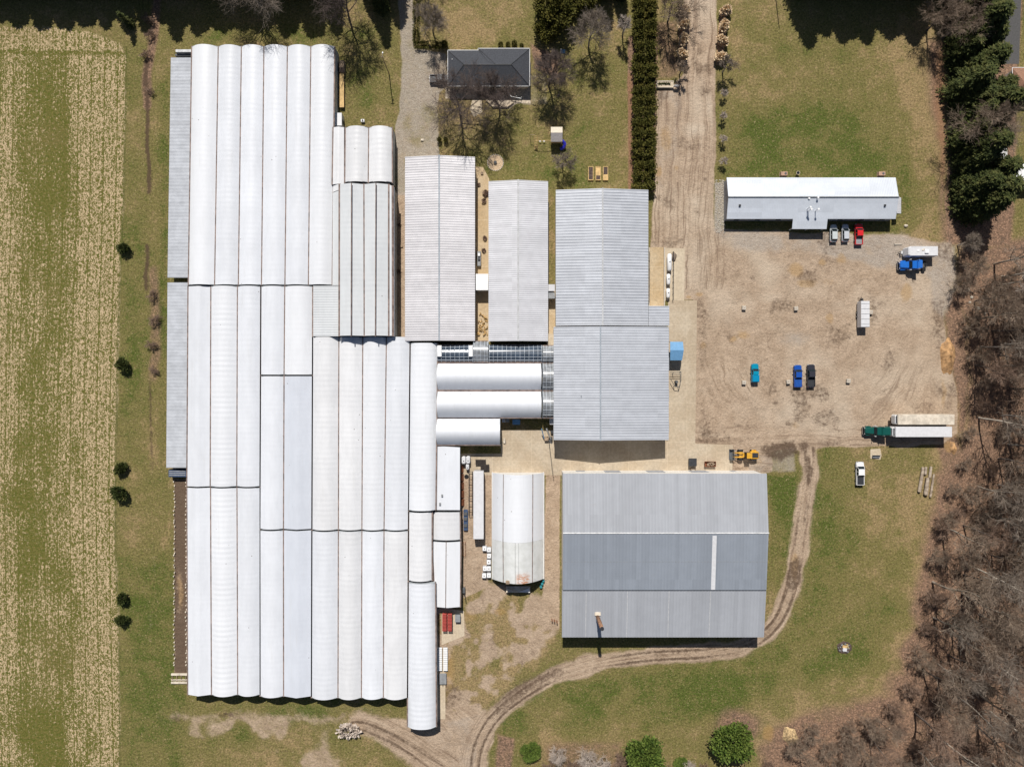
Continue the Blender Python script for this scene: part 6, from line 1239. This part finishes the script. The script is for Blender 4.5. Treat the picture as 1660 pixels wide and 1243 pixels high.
o = b.build('ash_debris', M['midgrey'], t); o['kind'] = 'stuff'
def mound(name, label, cx, cy, rx, ry, h, mat, seed, kind=None):
    b = MB(); n = 20; m = 7; vs = []; q = P(cx, cy, 0); rr = random.Random(seed); ph = [rr.random()*6 for _ in range(4)]
    for j in range(m+1):
        f = j/m
        for i in range(n): a = 2*math.pi*i/n; k = 1+.14*math.sin(2*a+ph[0])+.1*math.sin(5*a+ph[1]); vs.append((q.x+math.cos(a)*rx/S*k*(1-f), q.y+math.sin(a)*ry/S*k*(1-f), -.03+h*(1-(1-f)**1.6)*(1+.16*math.sin(3*a+ph[2]+f*4)) if j else -.05))
    fs = [(j*n+i, j*n+(i+1) % n, (j+1)*n+(i+1) % n, (j+1)*n+i) for j in range(m) for i in range(n)]
    b.add(vs, fs); return tag(b.build(name, mat, None, True), label, 'mound' if not kind else kind)
M['ochre'] = plain('orange_earth', (.40,.235,.11), .95, var=.4, sc=1.2, dirt=(.24,.15,.09), damt=1.0)
mound('earth_mound', 'orange brown earth bank at the yard edge beside the wood', 1536, 578, 11, 34, 1.6, M['ochre'], 4)
mound('earth_mound', 'small yellowish sand heap at the end of the semi trailers', 1545, 726, 6, 11, .7, M['ochre'], 9)
mound('straw_heap', 'heap of straw coloured debris in the brush left of the wood', 1281, 1193, 12, 16, 1.2, plain('straw_debris', (.42,.30,.16), .95, var=.5, sc=2), 11, 'heap')
rr = random.Random(9)
for k, (x, y, s) in enumerate([(1569,470,.5),(1575,482,.4),(1572,490,.35),(1586,500,.45),(1537,566,.5),(1541,573,.45),(1535,560,.4),(1596,508,.4)]):
    q = P(x, y, 0); b = MB(); n = 8; b.loft([[(q.x+math.cos(i*.785)*s*f*rr.uniform(.8,1.2), q.y+math.sin(i*.785)*s*f*rr.uniform(.8,1.2), z*s) for i in range(n)] for f, z in ((.85,-.05),(1,.3),(.7,.62),(.25,.75))]); tag(b.build('boulder', M['concrete_block']), 'pale boulder at the edge of the leafless wood' if x > 1560 else 'pale stone in the orange earth bank', 'boulder', 'boulders at the wood edge' if x > 1560 else 'stones in the earth bank')
b = leafy('brush_pile', 'pile of pale cut branches beside the track at the bottom', 'brush pile', 570, 2.6, 2.2, 1.2, 420, .9, 'drygrass', 0, 6, upb=.1); q = P(567,1182,0); b.location = (q.x,q.y,0)
[c for c in b.children if c.name.startswith('crown')][0].data.materials[0] = M['twig_pale']
# stones beside the office
rr = random.Random(19); b = MB()
for k in range(430):
    x, y = rr.uniform(1160,1175.5), rr.uniform(292,378); q = P(x,y,0); s = rr.uniform(.08,.2); b.add([(q.x-s,q.y-s*.7,0),(q.x+s,q.y-s,0),(q.x+s*.8,q.y+s,0),(q.x-s,q.y+s*.8,0),(q.x,q.y,s*1.1)], [(0,1,4),(1,2,4),(2,3,4),(3,0,4)])
o = b.build('pebbles', plain('pebbles', (.46,.42,.36), .9, var=.3, sc=5)); o['kind'] = 'stuff'
for x, lab in ((1271.5,'brown outdoor box on the grass near the left middle of the office back wall'),(1430,'brown outdoor box on the grass near the right end of the office back wall')):
    q = P(x, 281.5, .8); t = thing('cooling_box', lab, 'outdoor unit', (q.x,q.y,0), 'brown boxes behind the office'); MB().cbox(-.85,.85,-.5,.5,.08,.85,.04).build('casing', plain('brown_casing', (.44,.28,.20), .8) if x < 1300 else bpy.data.materials['brown_casing'], t); MB().tube((.3,0,.85),(.3,0,.9),.3,n=12).build('fan_guard', M['darkgrey'], t); MB().box(-.95,.95,-.6,.6,-.02,.08).build('pad', M['oldwood'], t)
q = P(1293,281,.5); t = thing('bird_bath', 'small pale bird bath on a worn patch behind the office', 'bird bath', (q.x,q.y,0)); MB().tube((0,0,0),(0,0,.7),.16,.1,8).build('stem', M['concrete_block'], t); MB().tube((0,0,.7),(0,0,.85),.22,.5,12).build('bowl', M['concrete_light'], t); MB().tube((0,0,.84),(0,0,.86),.4,n=12).build('water', M['glass_car'], t)
q = P(1469,366,.3); t = tag(MB().loft([[(q.x+math.cos(i)*.55*f,q.y+math.sin(i)*.4*f,z) for i in range(6)] for f, z in ((1,-.02),(.9,.35),(.4,.5))]).build('stone', M['dirty_white']), 'pale stone on the grass between office and caravan', 'stone')
q = P(1456,396,.2); tag(MB().loft([[(q.x-1.1,q.y-.25,-.02),(q.x+1.1,q.y-.2,-.02),(q.x+1.0,q.y+.2,-.02),(q.x-1.1,q.y+.2,-.02)],[(q.x-.9,q.y-.15,.28),(q.x+1.0,q.y-.12,.22),(q.x+.9,q.y+.12,.25),(q.x-1,q.y+.1,.3)]]).build('stone_slab', M['concrete_block']), 'flat grey stone slab at the gravel edge left of the caravan', 'stone')
# planter, play set, raised beds, fire ring, poles, flag
t = thing('planter', 'white planter box with a row of dark plants between hedge and road', 'planter', P(1078,137,0)); a, c = P(1064.5,142,.7), P(1092,131,.7); MB().box(a.x,c.x,a.y,a.y+.12,-.02,.7).box(a.x,c.x,c.y-.12,c.y,-.02,.7).box(a.x,a.x+.12,a.y+.12,c.y-.12,-.02,.7).box(c.x-.12,c.x,a.y+.12,c.y-.12,-.02,.7).build('box', M['dirty_white'], t); MB().box(a.x+.13,c.x-.13,a.y+.13,c.y-.13,0,.6).build('soil', M['concrete_light'], t)
V = []; F = []; rgn = np.random.RandomState(4); px_ = rgn.uniform(a.x+.5,c.x-.9,260); py_ = rgn.normal((a.y+c.y)/2+.1,.15,260); Vq, Fq = leaf_quads(np.stack([px_-t.location.x,py_-t.location.y,np.full(260,.6)],-1), rgn.normal(size=(260,3))*.7+np.array([[0,0,.7]]), np.full(260,.3), np.full(260,.2)); np_mesh('plants', Vq, Fq, M['spruce'], t)
a, c = P(1092.5,142,1.3), P(1101,136,1.3); t = thing('sign_board', 'white sign board on posts beside the planter box', 'sign', P(1097,139,0)); MB().box(a.x,c.x,(a.y+c.y)/2-.05,(a.y+c.y)/2+.05,.5,1.5).build('board', M['white'], t)
for x in (a.x+.15,c.x-.15): MB().box(x-.05,x+.05,(a.y+c.y)/2+.052,(a.y+c.y)/2+.15,0,1.55).build('post', M['charcoal'], t)
t = thing('play_set', 'wooden play set with shingled roof, ladder swing beam and blue slide', 'play set', P(895,235,0))
a, c, d, e = P(893,206,3.0), P(911.7,206,3.0), P(911.7,230,2.9), P(893,230,2.9); r0, r1 = P(893,215.3,3.9), P(911.9,215.3,3.9)
b = MB(); b.slab(a,c,r1,r0,.08); b.build('roof', plain('pale_shingle', (.62,.55,.45), .9, var=.15, sc=4), t); b = MB(); b.slab(e,d,r1-Vector((0,.02,0)),r0-Vector((0,.02,0)),.08); b.build('roof', plain('pale_shingle_shaded', (.40,.37,.36), .9, var=.15, sc=4), t)  # one shingle in two tones: sunward slope coloured lit, far slope coloured shaded
for q in (a,c,d,e): xx = q.x+(.15 if q.x < c.x-1 else -.15); yy = q.y+(.2 if q.y < a.y-1 else -.2); MB().box(xx-.07,xx+.07,yy-.07,yy+.07,0,3.0).build('post', M['wood'], t)
MB().box(a.x+.1,c.x-.1,d.y+.2,a.y-.2,1.35,1.45).build('platform', M['wood'], t)
MB().tube(P(893,228,2.4), P(868,228,2.4), .08, n=6).build('swing_beam', M['wood'], t)
b = MB()
for x in (866.5,871): q0, q1 = P(x,219,2.4), P(x,243,.3); b.tube(q0, q1, .07, n=5)
for k in range(9): b.tube(P(866.5,221+k*2.6,2.3-k*.23), P(871,221+k*2.6,2.3-k*.23), .05, n=5)
b.build('ladder', M['wood'], t); b = MB(); b.tube(P(867,219,2.4), P(859.5,218.8,2.2), .06, n=5); q = P(859.5,218.8,2.2); b.tube(q,(q.x,q.y,0),.06,n=5); b.build('side_bar', M['oldwood'], t)
for x in (875.5,882): q = P(x,229,.6); sw = MB().box(q.x-.22,q.x+.22,q.y-.12,q.y+.12,.55,.6).build('swing_seat', M['white'], t); q2 = P(x,228,2.38); MB().tube((q.x-.18,q.y,.6),(q2.x-.18,q2.y,2.35),.012,n=4).tube((q.x+.18,q.y,.6),(q2.x+.18,q2.y,2.35),.012,n=4).build('chain', M['steel'], sw)
q = P(912,236,1.0); b = MB(); n = 12; path = [(q.x-.5,q.y+1.0,1.5),(q.x+.3,q.y+.8,1.35),(q.x+.6,q.y+.1,1.0),(q.x+.2,q.y-.5,.6),(q.x-.5,q.y-.6,.3)]
for p0, p1 in zip(path, path[1:]): b.tube(p0, p1, .42, n=n)
b.build('slide', M['slide_blue'], t)
for k, (x, lab) in enumerate(((957.8,'left raised garden bed filled with dark soil'),(969.7,'middle raised garden bed with soil only at its lower end'),(981.7,'right raised garden bed with soil in its upper half'))):
    q = P(x, 281, .5); t = thing('raised_bed', lab, 'raised bed', (q.x,q.y,0), 'raised garden beds'); w, l = .66, 1.75
    MB().box(-w,w,-l,-l+.13,-.02,.5).box(-w,w,l-.13,l,-.02,.5).box(-w,-w+.13,-l+.13,l-.13,-.02,.5).box(w-.13,w,-l+.13,l-.13,-.02,.5).build('frame', M['wood'], t)
    if k == 0: MB().box(-w+.14,w-.14,-l+.14,l-.14,0,.40).build('soil', M['soil'], t)
    else:
        ys = (-l+.14, -.55) if k == 1 else (-.25, l-.14); yo = (-.55, l-.14) if k == 1 else (-l+.14, -.25)
        MB().box(-w+.14,w-.14,*ys,0,.40).build('soil', M['soil'], t); MB().box(-w+.14,w-.14,*yo,0,.36).build('boards', M['wood'], t)
q = P(803,263.5,.2); t = thing('fire_ring', 'round gravel circle with a small dark fire bowl on the lawn', 'fire ring', (q.x,q.y,0)); b = MB(); b.tube((0,0,-.05),(0,0,.05),2.05,2.0,28); b.build('gravel_disc', plain('disc_gravel', (.50,.37,.24), .95, var=.25, sc=3.5), t); MB().tube((0,0,.05),(0,0,.4),.35,.42,12).build('bowl', M['charcoal'], t); b = MB()
for i in range(28): a = i*2*math.pi/28; b.box(math.cos(a)*2.05-.12,math.cos(a)*2.05+.12,math.sin(a)*2.05-.12,math.sin(a)*2.05+.12,-.02,.14)
b.build('edging', M['concrete_block'], t)
def pole(label, px, py, h, r=.13, arm=True):
    q = P(px, py, 0); t = thing('utility_pole', label, 'pole', (q.x,q.y,0)); MB().tube((0,0,-.1),(0,0,h),r,r*.7,8).build('pole', M['oldwood'], t)
    if arm: MB().box(-.5,.5,-.06,.06,h-.6,h-.45).build('crossarm', M['oldwood'], t); MB().tube((0,0,h-.5),(.1,.9,h-.3),.04,n=5).build('lamp_arm', M['steel'], t); MB().cbox(-.05,.25,.8,1.2,h-.4,h-.25,.05).build('lamp', M['white'], t)
pole('wooden lamp pole on the grass between greenhouse and gravel driveway', 631, 121, 9.8); pole('wooden pole at the top edge beyond the big lawn', 1256, -14, 12, .13, False)
q = P(906.5,100,0); t = thing('flag_pole', 'white flag pole with a hanging blue flag beside the cedars', 'flag pole', (q.x,q.y,0)); MB().tube((0,0,0),(0,0,6.5),.05,n=6).build('pole', M['white'], t); b = MB()
for k in range(6): b.add([(.05+k*.18,.06*math.sin(k*1.7),6.4),(.05+(k+1)*.18,.06*math.sin((k+1)*1.7),6.4-.25),(.05+(k+1)*.18,.06*math.sin((k+1)*1.7)-.25,4.6),(.05+k*.18,.06*math.sin(k*1.7)-.2,4.8)], [(0,1,2,3)])
b.build('flag', paint('flag_blue', (.08,.25,.55), .7), t)
# staging beside the greenhouse, dirt strip frame
t = thing('staging', 'tan wooden staging along the right wall of the six bay greenhouse', 'staging', P(553,140,0)); a, c = P(550.5,174,1.0), P(557.5,119,1.0); b = MB(); b.box(a.x,c.x,a.y,c.y,.85,.95)
b.build('shelf', M['wood'], t)
for k in range(6): y = a.y+.3+(c.y-a.y-.6)*k/5; MB().box(a.x+.02,a.x+.12,y-.05,y+.05,0,.85).box(c.x-.12,c.x-.02,y-.05,y+.05,0,.85).build('leg', M['oldwood'], t)
t = thing('dark_cover', 'dark brown covered stack at the top end of the wooden staging', 'stack', P(553,108,0)); a, c = P(550,118,1.2), P(558,98,1.2); MB().cbox(a.x,c.x,a.y,c.y,0,1.3,.1).build('stack', M['oldwood'], t); MB().box(a.x+.05,c.x-.05,a.y+.1,a.y+1.2,1.3,1.36).build('board', M['soil'], t)
t = thing('porch', 'small white porch box between the six bay greenhouse and the short round bays', 'porch', P(547,192,0)); a, c = P(543,204,2.4), P(554,183,2.4); MB().cbox(a.x,c.x,a.y,c.y,-.05,2.4,.05).build('box', M['cover_warm'], t); MB().box(c.x+.002,c.x+.04,a.y+.8,a.y+1.8,0,2.0).build('door', M['darkgrey'], t)
t = thing('bed_frame', 'pale timber frame at the lower end of the brown dirt strip', 'frame', P(292,1097,0)); a, c = P(277,1108,.4), P(303,1089,.4)
for y in (a.y, a.y+.9, c.y-.9): MB().box(a.x,c.x,y,y+.5 if y != a.y+.9 else y+.15,.0,.35).build('board', M['dirty_white'], t)
for k in range(4): x = a.x+.2+k*1.15; MB().box(x,x+.15,a.y+.51,c.y-.91,.0,.3).build('crosspiece', M['oldwood'], t)
t = thing('edging', 'row of pale stakes along both sides of the brown dirt strip', 'edging', P(292,930,0)); rr = random.Random(31)
for x in (282.5,302):
    b = MB()
    for k in range(46): q = P(x+rr.uniform(-1,1)-.2, 782+k*6.6+rr.uniform(-2,2), .3); b.box(q.x-.13,q.x+.13,q.y-.16,q.y+.16,-.02,.3+rr.random()*.2)
    b.build('stakes', M['dirty_white'], t)
# bins below the cross barrels, ladder, small yard clutter
for x, y, w, l, h, m, lab in ((837,684,1.9,1.25,1.2,'blue_tarp','large light blue bin in the shade below the white cross barrel'),(816.5,681.5,.8,.9,1.2,'trailer_white','left small pale bin in the shade below the white cross barrel'),(823,681.5,.8,.9,1.2,'midgrey','small grey bin in the shade next to the pale bin'),(894.5,683,1.0,1.5,2.4,'trailer_white','white cabinet in the corner by the wide grey hall')):
    q = P(x, y, h); t = thing('bin', lab, 'bin', (q.x,q.y,0)); MB().cbox(-w/2,w/2,-l/2,l/2,0,h-.08,.06,.03).build('body', M[m], t); MB().cbox(-w/2-.03,w/2+.03,-l/2-.03,l/2+.03,h-.08,h,.06,.03).build('lid', M[m], t)
q = P(817.5,715,.9); t = thing('hand_cart', 'small pale hand cart beside the short white cross barrel', 'cart', (q.x,q.y,0)); MB().box(-.25,.25,-.6,.5,.25,.35).tube((-.25,.5,.3),(-.25,.75,1.1),.04,n=5).tube((.25,.5,.3),(.25,.75,1.1),.04,n=5).tube((-.25,.75,1.1),(.25,.75,1.1),.04,n=5).build('frame', M['dirty_white'], t)
for s in (-1,1): wheel(t, s*.3, -.3, .2, .1)
t = thing('conveyor', 'slanting blue and grey conveyor at the corner of the wide grey hall', 'conveyor', P(888,704,0))
MB().tube(P(878,695,2.4), P(882,711,.6), .12, n=6).build('boom', M['blue_tarp'], t); MB().tube(P(886,695,3.4), P(893,712,.8), .22, n=6).build('boom', M['steel'], t)
for x, y, w in ((886,711,.5),(893,711,.45),(895,700,.35)): q = P(x,y,1); MB().box(q.x-w,q.x+w,q.y-w,q.y+w,0,1).build('hopper', M['oldwood' if w > .46 else 'charcoal'], t)
q = P(889.5,712,0); t = thing('light_mast', 'slim dark mast by the conveyor, throwing a long thin shadow over the concrete', 'mast', (q.x,q.y,0)); MB().tube((0,0,0),(0,0,13.2),.09,.06,7).build('mast', M['darkgrey'], t)
for k in range(18): z = 1+k*.65; MB().box(-.16,.16,-.03,.03,z,z+.06).build('rung', M['darkgrey'], t)
q = P(776.5,419,1.2); t = thing('machine', 'grey wheeled machine parked in the alley beside the pinkish white shed', 'machine', (q.x,q.y,0)); MB().cbox(-.45,.45,-1.9,1.9,.35,1.0,.08).build('body', M['midgrey'], t); MB().cbox(-.3,.3,.5,1.3,1.0,1.5,.1).build('cowl', M['white'], t); MB().tube((0,-.2,1.0),(0,-.2,1.35),.3,n=10).build('drum', M['charcoal'], t)
for y in (-1.3,1.3):
    for s in (-1,1): wheel(t, s*.45, y, .3, .15)
dry = leafy('dry_plant', '', 'dry plant', 580, .6, .55, .7, 200, .3, 'drygrass', 0, 6)
[c for c in dry.children if c.name.startswith('crown')][0].data.materials[0] = M['twig_brown']
for i, (x, y, s, lab) in enumerate([(788,314,1.3,'largest dry brown plant in the paved alley'),(785,326,1.0,'dry brown plant right below the largest one in the alley'),(786,386,.9,'dry brown plant midway down the paved alley'),(784,406,.9,'dry brown plant above the grey machine in the alley'),(776,300,.7,'small dry plant at the top of the alley'),(648,365,.7,'dry weed in the sandy strip beside the pinkish white shed'),(647,440,.9,'dry weed low in the sandy strip beside the pinkish white shed')]):
    q = P(x, y, 0); place(dry, q.x, q.y, i, s, lab, 'dry plants in the alleys')
rr = random.Random(41); t = thing('rubble', 'heap of tan scrap and branches in the lower alley between pale sheds', 'rubble', P(782,525,0)); b = MB()
for k in range(46): q = P(rr.uniform(774,790), rr.uniform(508,546), 0); s = rr.uniform(.1,.4); bb = MB(); bb.box(q.x-s,q.x+s,q.y-s*.4,q.y+s*.4,0,.15+rr.random()*.4); bb.rot(rr.random()*3, (q.x,q.y)); b.add(bb.v, bb.f)
b.build('pieces', plain('tan_scrap', (.40,.26,.11), .9, var=.5, sc=1.5), t)
for x, y, lab in ((781.5,281,'small dark drain box on the pale paving at the top of the alley'),(650.5,399,'small dark drain box in the sandy strip beside the tall ridged glasshouse')):
    q = P(x, y, .3); tag(MB().cbox(q.x-.32,q.x+.32,q.y-.32,q.y+.32,-.02,.35,.05,.03).build('drain_box', M['oldwood']), lab, 'drain box')
q = P(588,196,.5); t = thing('ac_unit', 'little white outdoor fan unit on the grass above the short round bays', 'outdoor unit', (q.x,q.y,0)); MB().cbox(-.45,.45,-.35,.35,.05,.7,.05).build('casing', M['white'], t); MB().tube((0,0,.7),(0,0,.74),.25,n=10).build('fan_guard', M['charcoal'], t)
q = P(684.5,227,.2); tag(MB().box(q.x-.35,q.x+.35,q.y-.25,q.y+.25,-.02,.3).box(q.x-.3,q.x+.1,q.y-.2,q.y+.1,.3,.42).build('sand_bag', M['dirty_white']), 'pale sack lying on the gravel driveway', 'sack')
for x, y in ((895,1005),(899,1006),(903,1008)): q = P(x,y,1); tag(MB().tube((q.x,q.y,-.05),(q.x,q.y,1.5),.13,n=8).build('bollard', M['rust']), 'rusty post at the lower left corner of the big warehouse', 'post', 'rusty posts at the warehouse corner')
